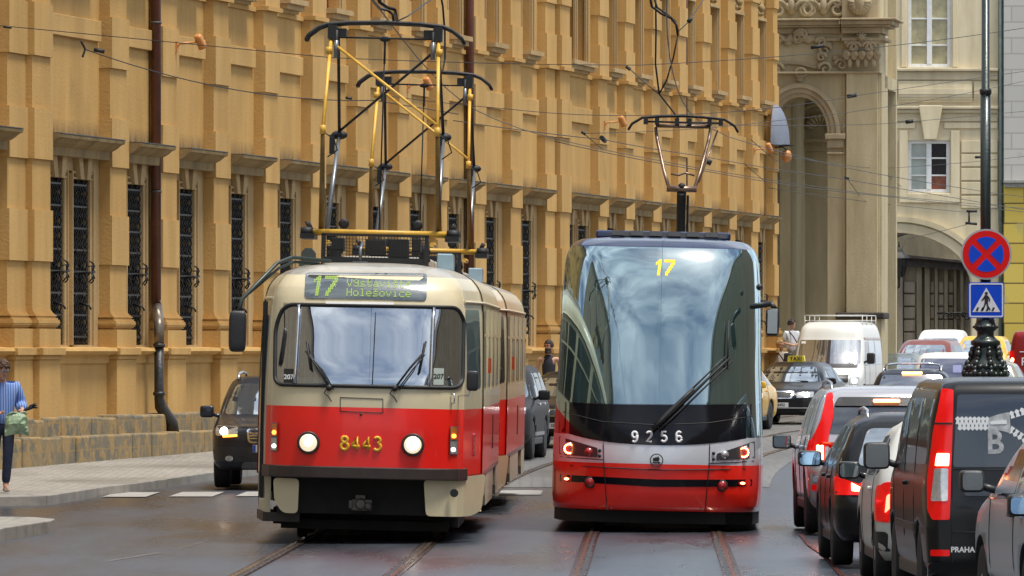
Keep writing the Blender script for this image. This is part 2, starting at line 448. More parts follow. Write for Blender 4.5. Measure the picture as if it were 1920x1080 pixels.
COBB = rough_ground('cobbles', (.10, .098, .095), (.2, .195, .185), (.05, .048, .045), wet=.60, brick=5.5, bump=.8, r_dry=.5, r_wet=.3)
PAVE = rough_ground('mosaic_pavement', (.22, .205, .18), (.40, .375, .33), (.14, .13, .11), wet=.60, brick=7, bump=.9, r_dry=.6, r_wet=.4, stretch=(1, .5, 1))
KERB = mat('kerb_granite', (.26, .24, .21), .6, var=.25, scale=2, bump=.3)
LINE = mat('road_marking', (.34, .33, .31), .5, var=.35, scale=3, bump=.2)

YS = [-150, -50, 0, 30] + [40 + 5 * i for i in range(62)] + [420, 600, 900]
def strip(name, m, fl, fr, y0, y1, zo, nx=1):
    ys = [y0] + [y for y in YS if y0 < y < y1] + [y1]; mb = MB(); vs = []
    for y in ys:
        a, b = fl(y), fr(y)
        for i in range(nx + 1): vs.append((lerp(a, b, i / nx), y, rise(y) + zo))
    k = nx + 1
    mb.add(vs, [(j * k + i, j * k + i + 1, (j + 1) * k + i + 1, (j + 1) * k + i) for j in range(len(ys) - 1) for i in range(nx)])
    return tag(mb.build(name, m), kind='structure')
strip('ground', COBB, lambda y: -500, lambda y: 500, -150, 900, -.02)
T1 = [(30, -2.9), (45, -2.5), (60, -2.08), (68.6, -1.86), (81, -1.62), (95.8, -1.36), (109.5, -1.02), (117.6, -.74), (130.7, .03), (145, 1.35), (165, 3.75), (200, 9.4), (240, 16.6), (300, 28)]
T2 = [(30, .2), (45, .68), (60, 1.1), (68.6, 1.31), (86, 1.65), (104, 2.13), (120, 2.75), (136.7, 3.87), (143.4, 4.55), (165, 7.1), (200, 12.9), (240, 20.2), (300, 31.6)]
def track(tab):
    sp = spline(tab, [30 + 2 * i for i in range(136)]); return [(r[0], r[1]) for r in sp]
TR1, TR2 = track(T1), track(T2)
KL = [(99.9, -7), (101, -6.3), (108, -5.85), (117, -4.8), (132, -2.6), (145, -1.2), (165, 1.6), (175, 3.3), (195, 6.7), (205, 7.6), (230, 12), (300, 26)]
KR = [(-100, 9.5), (60, 9.5), (90, 10.3), (120, 12), (150, 15), (200, 22), (250, 31), (300, 41)]
strip('road', ASPH, lambda y: interp(KL, y) - .0 if y > 99.9 else -30, lambda y: interp(KR, y), -100, 300, -.012)
strip('tramway_paving', COBB, lambda y: interp(TR1, y) - 1.35, lambda y: interp(TR2, y) + 1.45, 113, 290, -.006)
RAILM = mat('rail_steel_rusty', (.06, .028, .018), .25, .5, var=.5, scale=4, rvar=.12)
RHEAD = mat('polished_rail_head', (.62, .52, .42), .16, .9, var=.25, scale=3)
GROOVE = mat('rail_groove', (.012, .010, .009), .5, var=.2)
RBED = mat('rail_joint_wet', (.022, .014, .011), .25, var=.5, scale=5)
for tr, nm in ((TR1, 'tram_track'), (TR2, 'tram_track')):
    mb = MB()
    for side in (-1, 1):
        for (o0, o1, zz, mi) in ((-.085, .085, -.004, 2), (-.05, -.035, 0.0, 0), (-.035, .006, .002, 3), (.0, .02, 0.0, 0), (.02, .055, -.001, 1), (.055, .075, 0, 0)):
            vs = []
            for (y, x) in tr:
                c = x + side * .7175
                a, b = (o0, o1) if side < 0 else (-o1, -o0)
                vs += [(c + a, y, rise(y) + zz), (c + b, y, rise(y) + zz)]
            mb.add(vs, [(2 * i, 2 * i + 1, 2 * i + 3, 2 * i + 2) for i in range(len(tr) - 1)], mi)
    tag(mb.build('tram_track', [RAILM, GROOVE, RBED, RHEAD]), kind='structure')
# zebra stripes and other marks, painted on the asphalt
mb = MB()
for i in range(8):
    x = -5.84 + .94 * i
    if -3.2 < x + .3 < 10:
        pass
    y0, y1 = 106.4 + .25 * i, 109.8 + .25 * i
    mb.add([(x, y0, .0), (x + .62, y0, .0), (x + .66, y1, .0), (x + .04, y1, .0)], [(0, 1, 2, 3)])
tag(mb.build('road_marking', LINE), kind='structure')
mb = MB(); SEAM = mat('road_seam', (.28, .26, .23), .6, var=.6, scale=3)
for (pa, pb) in (((420, 1010), (452, 995)), ((330, 1030), (395, 1012)), ((200, 1052), (300, 1036))):
    p, q = [(lambda s: W(a, b, s))((b - HY) / CH) for a, b in (pa, pb)]
    mb.add([(p.x, p.y, .001), (q.x, q.y, .001), (q.x, q.y + .12, .001), (p.x, p.y + .1, .001)], [(0, 1, 2, 3)])
tag(mb.build('road_seam', SEAM), kind='structure')
mb = MB(); TARM = mat('tar_seam', (.10, .03, .022), .2, var=.4)  # tar line; the red it reflects is put into its base colour
pl = [(1500, 1000), (1518, 1022), (1545, 1040), (1562, 1060), (1580, 1080)]
for a, b in zip(pl, pl[1:]):
    p, q = [W(c[0], c[1], (c[1] - HY) / CH) for c in (a, b)]
    mb.add([(p.x - .025, p.y, .001), (p.x + .025, p.y, .001), (q.x + .025, q.y, .001), (q.x - .025, q.y, .001)], [(0, 1, 2, 3)])
tag(mb.build('tar_seam', TARM), kind='structure')

# pavements with kerbs
def slab(name, outline, h=.12, kerb=None):
    """pavement polygon; outline in plan"""
    mb = MB(); n = len(outline)
    vs = [(x, y, rise(y) + h) for x, y in outline] + [(x, y, rise(y) - .05) for x, y in outline]
    bm = bmesh.new(); bv = [bm.verts.new(v) for v in vs[:n]]; bm.faces.new(bv); bmesh.ops.triangulate(bm, faces=bm.faces[:])
    mb.add([v.co for v in bm.verts], [[v.index for v in f.verts] for f in bm.faces]) if not bm.verts.index_update() else 0
    bm.free()
    for i in range(n):
        j = (i + 1) % n; mb.add([vs[i], vs[j], vs[n + j], vs[n + i]], [(0, 1, 2, 3)], 1)
    o = mb.build(name, [PAVE, KERB], fix=True); tag(o, kind='structure')
    if kerb:
        k = MB()
        for (a, b) in zip(kerb, kerb[1:]):
            d = Vector((b[0] - a[0], b[1] - a[1])); nn = int(max(1, d.length / 1.1))
            for i in range(nn):
                p = Vector(a) + d * i / nn; q = Vector(a) + d * ((i + 1) / nn - .03 / d.length)
                w_ = Vector((-d.y, d.x)).normalized() * .28
                z = rise(p.y) + h + .004
                vs = [(p.x, p.y, z), (q.x, q.y, z), (q.x + w_.x, q.y + w_.y, z), (p.x + w_.x, p.y + w_.y, z)]
                lo = [(v[0], v[1], v[2] - .14) for v in vs]
                o1 = Vector((d.y, -d.x)).normalized() * .02
                vs[0] = (p.x + o1.x, p.y + o1.y, z); vs[1] = (q.x + o1.x, q.y + o1.y, z)
                lo[0] = (vs[0][0], vs[0][1], z - .16); lo[1] = (vs[1][0], vs[1][1], z - .16)
                k.add(vs + lo, [(0, 1, 2, 3), (0, 4, 5, 1), (1, 5, 6, 2), (3, 2, 6, 7), (0, 3, 7, 4)])
        tag(k.build('kerb', KERB, fix=True, bevel=.012), kind='structure')
kl = [(interp(KL, y), y) for y in (101, 104, 108, 112, 117, 124, 132, 138, 145, 155, 165, 175, 185, 195, 205)]
slab('pavement', [(-60, 100.2), (-7.4, 100)] + kl + [(7.6, 232), (-2, 232), (-60, 150)], .12, [(-30, 100.2), (-7.4, 100)] + kl)
cor = [(-5.75, 40), (-5.72, 60), (-5.66, 80), (-5.62, 82.4), (-5.42, 84.6), (-5.32, 85.6), (-5.32, 86.6), (-5.6, 87.5), (-6.4, 88), (-30, 88.6)]
slab('pavement', [(-30, -60), (-5.9, -60)] + cor, .13, cor)
krp = [(interp(KR, y), y) for y in (-60, 0, 40, 60, 80, 100, 120, 150, 180, 200, 220, 250)]
slab('pavement', krp + [(60, 250), (60, -60)], .12, krp[::-1])

# ================================================================== long ochre palace
def plaster(name, c1, c2, dirt=(.12, .095, .06), stain=True):
    m, N, L, P = new_mat(name); P.inputs['Roughness'].default_value = .85; P.inputs['Specular IOR Level'].default_value = .15
    g = N.new('ShaderNodeNewGeometry'); mp = N.new('ShaderNodeMapping'); mp.inputs['Scale'].default_value = (1, 1, .22); L.new(g.outputs['Position'], mp.inputs[0])
    a = N.new('ShaderNodeTexNoise'); a.inputs['Scale'].default_value = 1.6; a.inputs['Detail'].default_value = 10; a.inputs['Roughness'].default_value = .66; L.new(mp.outputs[0], a.inputs['Vector'])
    mr = N.new('ShaderNodeMapRange'); mr.inputs['From Min'].default_value = .34; mr.inputs['From Max'].default_value = .66; L.new(a.outputs['Fac'], mr.inputs['Value'])
    c = N.new('ShaderNodeMix'); c.data_type = 'RGBA'; c.inputs[6].default_value = (*c1, 1); c.inputs[7].default_value = (*c2, 1); L.new(mr.outputs[0], c.inputs[0])
    last = c.outputs[2]
    m_ = N.new('ShaderNodeMapping'); m_.inputs['Scale'].default_value = (.9, .35, .07); L.new(g.outputs['Position'], m_.inputs[0])
    d_ = N.new('ShaderNodeTexNoise'); d_.inputs['Scale'].default_value = 2.2; d_.inputs['Detail'].default_value = 5; L.new(m_.outputs[0], d_.inputs['Vector'])
    dr = N.new('ShaderNodeMapRange'); dr.inputs['From Min'].default_value = .35; dr.inputs['From Max'].default_value = .65; dr.inputs['To Min'].default_value = .90; dr.inputs['To Max'].default_value = 1.07; L.new(d_.outputs['Fac'], dr.inputs['Value'])
    sv = N.new('ShaderNodeVectorMath'); sv.operation = 'SCALE'; L.new(last, sv.inputs[0]); L.new(dr.outputs[0], sv.inputs['Scale']); last = sv.outputs[0]
    if stain:
        sep = N.new('ShaderNodeSeparateXYZ'); L.new(g.outputs['Position'], sep.inputs[0])
        up = N.new('ShaderNodeMapRange'); up.inputs['From Min'].default_value = 5.66; up.inputs['From Max'].default_value = 6.02; up.inputs['To Min'].default_value = 1; up.inputs['To Max'].default_value = 0
        L.new(sep.outputs['Z'], up.inputs['Value'])
        lo = N.new('ShaderNodeMath'); lo.operation = 'GREATER_THAN'; lo.inputs[1].default_value = 5.55; L.new(sep.outputs['Z'], lo.inputs[0])
        st = N.new('ShaderNodeTexNoise'); st.inputs['Scale'].default_value = 6; st.inputs['Detail'].default_value = 6; L.new(mp.outputs[0], st.inputs['Vector'])
        s1 = N.new('ShaderNodeMath'); s1.operation = 'MULTIPLY'; L.new(up.outputs[0], s1.inputs[0]); L.new(lo.outputs[0], s1.inputs[1])
        s2 = N.new('ShaderNodeMath'); s2.operation = 'MULTIPLY'; L.new(s1.outputs[0], s2.inputs[0]); L.new(st.outputs['Fac'], s2.inputs[1])
        s3 = N.new('ShaderNodeMath'); s3.operation = 'MULTIPLY'; s3.inputs[1].default_value = 1.9; s3.use_clamp = True; L.new(s2.outputs[0], s3.inputs[0])
        dx = N.new('ShaderNodeMix'); dx.data_type = 'RGBA'; L.new(s3.outputs[0], dx.inputs[0]); L.new(last, dx.inputs[6]); dx.inputs[7].default_value = (*dirt, 1)
        last = dx.outputs[2]
    b = N.new('ShaderNodeTexNoise'); b.inputs['Scale'].default_value = 22; b.inputs['Detail'].default_value = 6; L.new(g.outputs['Position'], b.inputs['Vector'])
    bp = N.new('ShaderNodeBump'); bp.inputs['Strength'].default_value = .35; bp.inputs['Distance'].default_value = .02; L.new(b.outputs['Fac'], bp.inputs['Height']); L.new(bp.outputs['Normal'], P.inputs['Normal'])
    L.new(last, P.inputs['Base Color'])
    return m
OCH = plaster('ochre_plaster', (.455, .268, .090), (.53, .328, .118))
OCHP = plaster('ochre_plaster_panel', (.475, .285, .098), (.55, .35, .135), stain=False)
TRIM = plaster('stone_trim', (.36, .245, .115), (.50, .35, .175), stain=False)
CORN = plaster('weathered_cornice', (.19, .135, .065), (.35, .25, .12), stain=False)
LEADM = mat('lead_flashing', (.07, .07, .065), .6, var=.3)
def masonry(name, cols, bw=.9, bh=.45, mortar=(.25, .17, .07)):
    m, N, L, P = new_mat(name); P.inputs['Roughness'].default_value = .85
    tc = N.new('ShaderNodeTexCoord'); sp = N.new('ShaderNodeSeparateXYZ'); cb = N.new('ShaderNodeCombineXYZ'); L.new(tc.outputs['Object'], sp.inputs[0]); L.new(sp.outputs['X'], cb.inputs['X']); L.new(sp.outputs['Z'], cb.inputs['Y'])
    nn = N.new('ShaderNodeTexNoise'); nn.inputs['Scale'].default_value = 1.3; L.new(tc.outputs['Object'], nn.inputs['Vector'])
    ad = N.new('ShaderNodeVectorMath'); ad.operation = 'MULTIPLY_ADD'; ad.inputs[1].default_value = (.25, .06, 0); L.new(nn.outputs['Color'], ad.inputs[0]); L.new(cb.outputs[0], ad.inputs[2])
    b = N.new('ShaderNodeTexBrick'); b.inputs['Scale'].default_value = 1; b.inputs['Brick Width'].default_value = bw; b.inputs['Row Height'].default_value = bh
    b.inputs['Mortar Size'].default_value = .018; b.inputs['Mortar Smooth'].default_value = .5; b.inputs['Color1'].default_value = (*cols[0], 1); b.inputs['Color2'].default_value = (*cols[1], 1); b.inputs['Mortar'].default_value = (*mortar, 1)
    L.new(ad.outputs[0], b.inputs['Vector'])
    a = N.new('ShaderNodeTexNoise'); a.inputs['Scale'].default_value = 2.6; a.inputs['Detail'].default_value = 9; a.inputs['Roughness'].default_value = .7; L.new(tc.outputs['Object'], a.inputs['Vector'])
    mr = N.new('ShaderNodeMapRange'); mr.inputs['From Min'].default_value = .47; mr.inputs['From Max'].default_value = .56; L.new(a.outputs['Fac'], mr.inputs['Value'])
    c = N.new('ShaderNodeMix'); c.data_type = 'RGBA'; L.new(mr.outputs[0], c.inputs[0]); L.new(b.outputs['Color'], c.inputs[6]); c.inputs[7].default_value = (*cols[2], 1)
    L.new(c.outputs[2], P.inputs['Base Color'])
    bp = N.new('ShaderNodeBump'); bp.inputs['Strength'].default_value = .7; bp.inputs['Distance'].default_value = .05; L.new(a.outputs['Fac'], bp.inputs['Height']); L.new(bp.outputs['Normal'], P.inputs['Normal'])
    return m
PLIN = masonry('plinth_stone', ((.13, .12, .09), (.22, .165, .085), (.31, .20, .075)))
IRON = mat('wrought_iron', (.018, .016, .014), .5, .3, var=.3)
VOIDM = mat('dark_window_glass', (.016, .016, .018), .15, var=.3)
PIPE = mat('brown_downpipe', (.115, .042, .026), .4, .2, var=.3, scale=3)
PIPEB = mat('black_downpipe', (.03, .028, .026), .4, .2, var=.6, scale=4, bump=.4)
UPGL = mat('brown_blind_behind_glass', (.21, .15, .06), .25, var=.25, scale=1.5, coat=.4)
REDW = mat('red_brown_window_frame', (.19, .05, .02), .5, var=.2)

TH = math.atan(2640 / 14000); CT = math.cos(TH)
def U(px): return (14000 / (.032 * (3600 - px)) - 124.4) / CT
pal = thing('palace', 'long ochre plastered palace with banded pilasters and barred ground floor windows behind the trams', 'building', (-7.984, 124.437, 0), R(90) - TH)
edges = [84, 238, 332, 429, 521, 608, 691, 768, 839, 909, 977, 1060, 1139, 1188, 1238, 1287, 1332, 1379, 1422, 1458]
PW = 1.22
right = [U(e) for e in edges]
pil = []          # (u_right, extra proud)
gaps = []         # (u0, u1, double)
uA = U(14)
x = uA
left = []
while x > -24: left.append((x - 2.88, 0)); gaps.append((x - 2.88, x, False)); x -= 2.88 + PW
pil += [(l[0], 0) for l in left]
pil.append((uA + PW, 0)); pil.append((0, .11))
for i in range(1, len(right)):
    a, b = right[i - 1], right[i]
    if i == 11:
        pa = U(1023); gaps.append((a, pa, False)); pil.append((pa + PW, 0)); pil.append((b, .11)); continue
    w_ = PW if i < 19 else .8
    gaps.append((a, b - w_, i in (1, 12))); pil.append((b, 0))
UE = right[-1]; U0 = min(g[0] for g in gaps) - PW; ZT = 13.4
def pilaster_mesh(wd):
    mb = MB(); c = 0
    def bl(z0, z1, pr, ww, mi=0): mb.box(-ww / 2, ww / 2, -pr, .05, z0, z1, mi)
    bl(2.13, 2.44, .34, wd + .2)
    for k in range(7):      # torus and flare
        a = math.pi * (k + .5) / 7 - math.pi / 2; e = .08 * math.cos(a)
        bl(2.44 + .03 * k, 2.47 + .03 * k, .25 + e, wd + .06 + 2 * e)
    for k in range(10): e = .09 * (1 - k / 10) ** 2.0; bl(2.65 + .014 * k, 2.664 + .014 * k, .19 + e, wd + 2 * e)
    bands = [(2.79, 3.56, 0), (3.56, 4.41, 1), (4.41, 5.25, 0), (5.25, 6.09, 1), (6.09, 6.96, 0), (6.96, 7.84, 1), (7.84, 8.5, 0)]
    bands += [(8.58, 9.3, 1), (9.3, 10.0, 0), (10.0, 10.73, 1), (10.73, 11.4, 0), (11.4, 12.1, 1), (12.1, ZT, 0)]
    for z0, z1, b in bands: bl(z0, z1 - (.0 if b else .003), .232 if b else .19, wd + (.03 if b else 0), b)
    bl(8.5, 8.58, .29, wd + .06)
    return mb.mesh('pilaster', [OCH, OCHP])
pm = pilaster_mesh(PW)
for u, ex in pil:
    o = link('pilaster', pm, pal); o.location = (u - PW / 2 if u < UE - .1 else u - .4, -ex, 0)
    if u >= UE - .1: o.scale = (.8 / PW, 1, 1)
# wall with openings
mb = MB()
gw = {}
def winspans(g):
    a, b, dbl = g; m = (a + b) / 2
    return ([(m - 1.52, m - .28), (m + .28, m + 1.52)], [(m - 1.42, m - .07), (m + .07, m + 1.42)]) if dbl else ([(m - .6, m + .6)],) * 2
us = sorted(gaps)
DEP = .45
for g in us:
    a, b, dbl = g; lo, hi = winspans(g)
    cur = a
    for (p, q) in lo:
        mb.box(cur, p, 0, DEP, 2.13, 5.4, 1); mb.box(p, q, 0, DEP, 5.0, 5.4, 1); mb.box(p, q, 0, DEP, 2.0, 2.17, 1); cur = q
    mb.box(cur, b, 0, DEP, 2.13, 5.4, 1)
    mb.box(a, b, 0, DEP, 5.4, 8.8, 0)
    cur = a
    for (p, q) in hi: mb.box(cur, p, 0, DEP, 8.8, 11.0, 0); cur = q
    mb.box(cur, b, 0, DEP, 8.8, 11.0, 0); mb.box(a, b, 0, DEP, 11.0, ZT, 0)
for u, ex in pil: mb.box(u - PW - .001, u + .001, -ex * .9, DEP, 2.0, ZT, 0)
mb.box(U0 - .3, UE, .9, 14, -.3, ZT + 4, 0); mb.box(U0 - .3, UE, 0, .9, ZT, ZT + 4, 0)
mb.box(U0 - .3, U0 + .02, 0, .9, -.3, ZT, 0); mb.box(UE - .02, UE, .05, .9, -.3, ZT, 0)
mb.build('wall', [OCH, TRIM], pal)
mb = MB(); mb.prism([(-.9, ZT + 3.2), (-.9, ZT + 3.5), (-.3, ZT + 4), (7, ZT + 9), (14.3, ZT + 4), (14.3, ZT + 3.6)], 'x', U0 - .6, UE + .3)
mb.build('roof', mat('roof_tile', (.22, .08, .045), .8, var=.3), pal)
# dado, ledge, plinth
mb = MB()
mb.box(U0 - .2, UE, -.16, .4, .9, 2.0)
for u, ex in pil:
    ww = .1; mb.box(u - PW - ww + .02, u + ww, -.34 - ex, 0, .9, 1.93); mb.box(u - PW - ww - .02, u + ww + .02, -.37 - ex, 0, 1.93, 2.0); mb.box(u - PW - ww - .05, u + ww + .05, -.42 - ex, 0, 2.0, 2.13)
mb.build('dado', [OCH], pal, bevel=.012)
mb = MB(); cur = U0 - .2
prof = [(0, 1.86), (-.20, 1.86), (-.21, 1.99), (-.32, 2.02), (-.37, 2.07), (-.35, 2.12), (-.1, 2.14), (0, 2.14)]
mb.prism(prof, 'x', U0 - .2, UE, smooth=False)
mb.build('ledge', [OCH], pal)
mb = MB()
rr = random.Random(3); xx = U0 - .5
mb.box(U0 - .4, UE, -.42, .2, .62, .93)
while xx < UE:
    l = rr.uniform(.7, 1.3); mb.box(xx, min(xx + l - .015, UE), -.50 - rr.uniform(0, .05), .2, .60, .93 + rr.uniform(0, .05)); xx += l
mb.build('plinth_course', [PLIN], pal, bevel=.035)
mb = MB(); xx = U0 - .6
while xx < UE:
    l = rr.uniform(.7, 1.5); mb.box(xx, min(xx + l - .012, UE), -.72 - rr.uniform(0, .05), .2, -.3, .64 + rr.uniform(0, .03)); xx += l
mb.build('plinth_base', [PLIN], pal, bevel=.03)
# cornices over the ground floor windows
mb = MB(); mp_ = MB(); mt = MB()
prof = [(0, 5.36), (-.20, 5.36), (-.21, 5.50), (-.26, 5.52), (-.33, 5.56), (-.40, 5.62), (-.46, 5.64), (-.47, 5.69), (-.44, 5.70), (0, 5.74)]
for g in us:
    if g[1] < -8: continue
    c = MB(); c.prism(prof, 'x', g[0] + .01, g[1] - .01)
    c.box(g[0] + .01, g[1] - .01, -.475, 0, 5.70, 5.715, 1)
    c.build('window_cornice', [CORN, LEADM], pal, fix=True)
# light panels between storeys, string course
for g in us:
    MB().box(g[0] + .12, g[1] - .12, -.07, 0, 7.4, 7.76).build('panel', [OCHP], pal, bevel=.01) if g[1] > -8 else None
mb.box(U0, UE, -.05, 0, 8.47, 8.56)
mb.build('string_course', [OCH], pal)
# grille mesh, shared
def scroll(mb, y0, z0, r, turns, sgn, x, rad=.016):
    pts = []
    for i in range(22):
        t = i / 21; a = t * turns * 2 * math.pi; rr_ = r * (1 - .82 * t)
        pts.append((x, y0 - r + rr_ * math.cos(a) * 1.0, z0 + sgn * rr_ * math.sin(a)))
    mb.tube(pts, rad, 5)
gm = MB(); ns = 6
for i in range(ns):
    xc = -.5 + i * 1.0 / (ns - 1); pts = []
    for k in range(24):
        z = 2.2 + k * .122; pts.append((xc + (.075 if (k + i) % 2 else -.075), -.02 + (.02 if k % 2 else -.02), z))
    gm.tube(pts, .019, 4)
    pts2 = [(2 * xc - p[0], -.045, p[2]) for p in pts]; gm.tube(pts2, .015, 4)
for k in range(8): gm.box(-.6, .6, -.06, -.02, 2.3 + k * .37, 2.33 + k * .37)
for sx in (-.28, .28):
    for (y0, z0, r, sg) in ((-.05, 3.05, .22, 1), (-.05, 3.75, .24, -1), (-.05, 3.3, .12, -1), (-.05, 3.52, .12, 1)): scroll(gm, y0 - .02, z0, -r, 1.25, sg, sx)
gm.tube([(0, -.05, 3.4), (0, -.30, 3.42)], .02, 5)
for k in range(8):
    a = k * math.pi / 4; gm.tube([(0, -.28, 3.42), (.13 * math.cos(a), -.30, 3.42 + .15 * math.sin(a)), (.16 * math.cos(a + .3), -.24, 3.42 + .2 * math.sin(a + .3))], .014, 4)
gm.tube([(0, -.05, 2.9), (0, -.22, 2.85), (0, -.26, 2.78)], .018, 4)
grille = gm.mesh('grille', [IRON])
fm = MB()   # surround of one ground window, relative to the window centre
for s in (-1, 1):
    a, b = sorted((s * .6, s * .72)); fm.box(a, b, -.035, 0, 2.17, 5.0)
    a, b = sorted((s * .72, s * .76)); fm.box(a, b, -.07, 0, 2.17, 5.14)
    fm.prism([(s * .22 - .13, 5.0), (s * .22 + .13, 5.0), (s * .34 + .13, 5.36), (s * .34 - .15, 5.36)], 'y', -.11, 0) if s < 2 else 0
    fm.box(min(s * .45, s * .76), max(s * .45, s * .76), -.05, 0, 5.1, 5.13)
fm.box(-.72, .72, -.05, 0, 5.0, 5.035); fm.box(-.62, .62, -.06, .3, 2.13, 2.175)
surround = fm.mesh('window', [TRIM])
pv = MB().box(-.6, .6, .16, .20, 2.17, 5.0).mesh('pane', [VOIDM])
um = MB()
um.box(-.82, .82, -.30, 0, 8.72, 8.82); um.box(-.78, .78, -.22, 0, 8.62, 8.72); um.box(-.72, .72, -.12, 0, 8.56, 8.62)
for s in (-1, 1):
    a, b = sorted((s * .62, s * .70)); um.box(a, b, -.05, 0, 8.82, 11.0); a, b = sorted((s * .74, s * .80)); um.box(a, b, -.08, 0, 8.82, 11.1)
um.box(-.8, .8, -.10, 0, 11.0, 11.08)
upw = um.mesh('window', [TRIM])
ug = MB().box(-.66, .66, .22, .26, 8.8, 11.0).mesh('pane', [UPGL])
uf = MB()
for xq in (-.60, -.03, .55): uf.box(xq, xq + .05, .17, .22, 8.8, 11.0)
uf.box(-.6, .6, .18, .22, 10.2, 10.26); uf.box(-.6, .6, .18, .22, 8.8, 8.86)
upf = uf.mesh('window_frame', [REDW])
rm = MB()
for i in range(9):
    a = i * .7; rm.sphere((.45 * math.cos(a * 1.7) * (.3 + i / 9), -.04, 11.33 + .16 * math.sin(a)), .07, 5, sc3=(1, .8, 1))
rm.sphere((0, -.06, 11.33), .12, 6); relief = rm.mesh('relief', [CORN])
for g in us:
    if g[1] < -8: continue
    lo, hi = winspans(g)
    for (p, q) in lo:
        o = link('window', surround, pal); o.location = ((p + q) / 2, 0, 0)
        link('grille', grille, o).location = (0, .06, 0); link('pane', pv, o)
    for (p, q) in hi:
        o = link('window', upw, pal); o.location = ((p + q) / 2, 0, 0)
        link('pane', ug, o); link('window_frame', upf, o)
        if g[0] > 50: link('relief', relief, o)
# downpipes
def pipe(u, y, r, lowpart=True):
    mb = MB(); mb.tube([(u, y, ZT + 3), (u, y, 2.9)], r, 12); o = mb.build('downpipe', [PIPE], pal)
    if not lowpart: return
    m2 = MB(); m2.tube([(u, y, 2.95), (u, y - .02, 2.85), (u - .85, y - .25, 2.6), (u - .95, y - .28, 2.5), (u - .95, y - .28, 2.15)], r * 1.02, 12)
    m2.build('pipe_bend', [mat('zinc_pipe', (.16, .13, .10), .4, .5, var=.5, scale=5)], o)
    m3 = MB(); yy = y - .28; uu = u; u = u - .95
    m3.tube([(u, yy, 2.18), (u, yy, 1.25), (u + .02, yy - .02, 1.1), (u + .1, yy - .12, .92), (u + .14, yy - .2, .8), (u + .14, yy - .22, .64)], [r] * 2 + [r * 1.25] * 4, 12)
    for z in (2.17, 1.32): m3.lathe([(r * 1.25, -.03), (r * 1.25, .03)], 12, (u, yy, z))
    m3.build('pipe_shoe', [PIPEB], o)
    u = uu
    for z in (4.9, 7.9, 10.9): MB().lathe([(r * 1.15, -.02), (r * 1.15, .02)], 12, (u, y, z)).build('pipe_clamp', [LEADM], o)
pipe(U(302) - .10, -.13, .088)
pipe(U(889) - .12, -.13, .088, False)
pipe(U(1287) + .42, -.10, .06, False)
# floodlights and bell lamp on the palace front
ORL = mat('orange_lamp_housing', (.52, .22, .06), .4, var=.12)
plx = Matrix.Translation(pal.location) @ Matrix.Rotation(R(90) - TH, 4, 'Z')
fl0 = None
for k, (px, py, lab) in enumerate(((326, 82, 'orange cylinder floodlight on the palace wall beside the left brown downpipe'), (760, 160, 'orange cylinder floodlight on the palace seen between the two raised pantographs'),
                                   (1130, 230, 'orange cylinder floodlight on the palace just left of the modern tram pantograph'), (1410, 280, 'small orange floodlight near the far end of the palace'))):
    u = U(px); s = .032 * (3600 - px); p = plx @ Vector((u, -.24, CH + (HY - py) / s))
    if fl0 is None:
        t = thing('floodlight', lab, 'lamp', p, R(90) - TH, 'orange floodlights on the palace wall'); fl0 = t
        m1 = MB(); m1.tube([(0, 0, -.09), (0, -.06, 0), (.1, -.34, .03)], .022, 6); m1.box(-.04, .04, -.03, .02, -.16, .04); m1.build('bracket', [ORL], t)
        d = Vector((.25, -.12, -.38)).normalized(); c0 = Vector((.1, -.36, .16))
        h = MB(); h.tube([c0, c0 + d * .04, c0 + d * .24, c0 + d * .27], [.05, .075, .08, .085], 12); h.build('lamp_housing', [ORL], t)
        MB().tube([c0 + d * .268, c0 + d * .276], .07, 12).build('lens', [LENS], t)
    else:
        t = copy_tree(fl0); t.location = p; t['label'] = lab
p = plx @ Vector((U(1450), -.35, CH + (HY - 292) / 68.8))
t = thing('wall_lamp', 'orange bell shaped wall lamp at the far corner of the palace under the blue awning', 'lamp', p, R(90) - TH)
MB().lathe([(.02, .16), (.10, .13), (.14, .02), (.13, -.10), (.05, -.17), (0, -.18)], 14, (.1, -.2, 0)).build('lamp_shade', [ORL], t)
MB().tube([(.1, -.2, .15), (.05, -.1, .24), (0, .3, .22)], .02, 6).build('bracket', [IRON], t)
# blue awning
t = thing('awning', 'pale blue half dome awning on the far corner of the palace beside the church arch', 'awning', plx @ Vector((UE - .5, -.2, 0)), R(90) - TH)
mb = MB(); vs = []; n = 14
for i in range(10):
    e = math.pi / 2 * i / 9
    for j in range(n + 1):
        a = math.pi * j / n; vs.append((-.75 * math.cos(e) * math.cos(a) - .2, -.02 - .40 * math.cos(e) * math.sin(a), 7.66 + 1.12 * math.sin(e)))
mb.add(vs, [(i * (n + 1) + j, i * (n + 1) + j + 1, (i + 1) * (n + 1) + j + 1, (i + 1) * (n + 1) + j) for i in range(9) for j in range(n)], 0, True)
mb.build('canopy', [mat('blue_awning', (.17, .19, .24), .7, var=.12, scale=3, bump=.3)], t)
MB().tube([(-.95 + 1.5 * q / 8, -.05 - .52 * math.sin(math.pi * q / 8), 7.66) for q in range(9)], .015, 5).build('frame', [IRON], t)
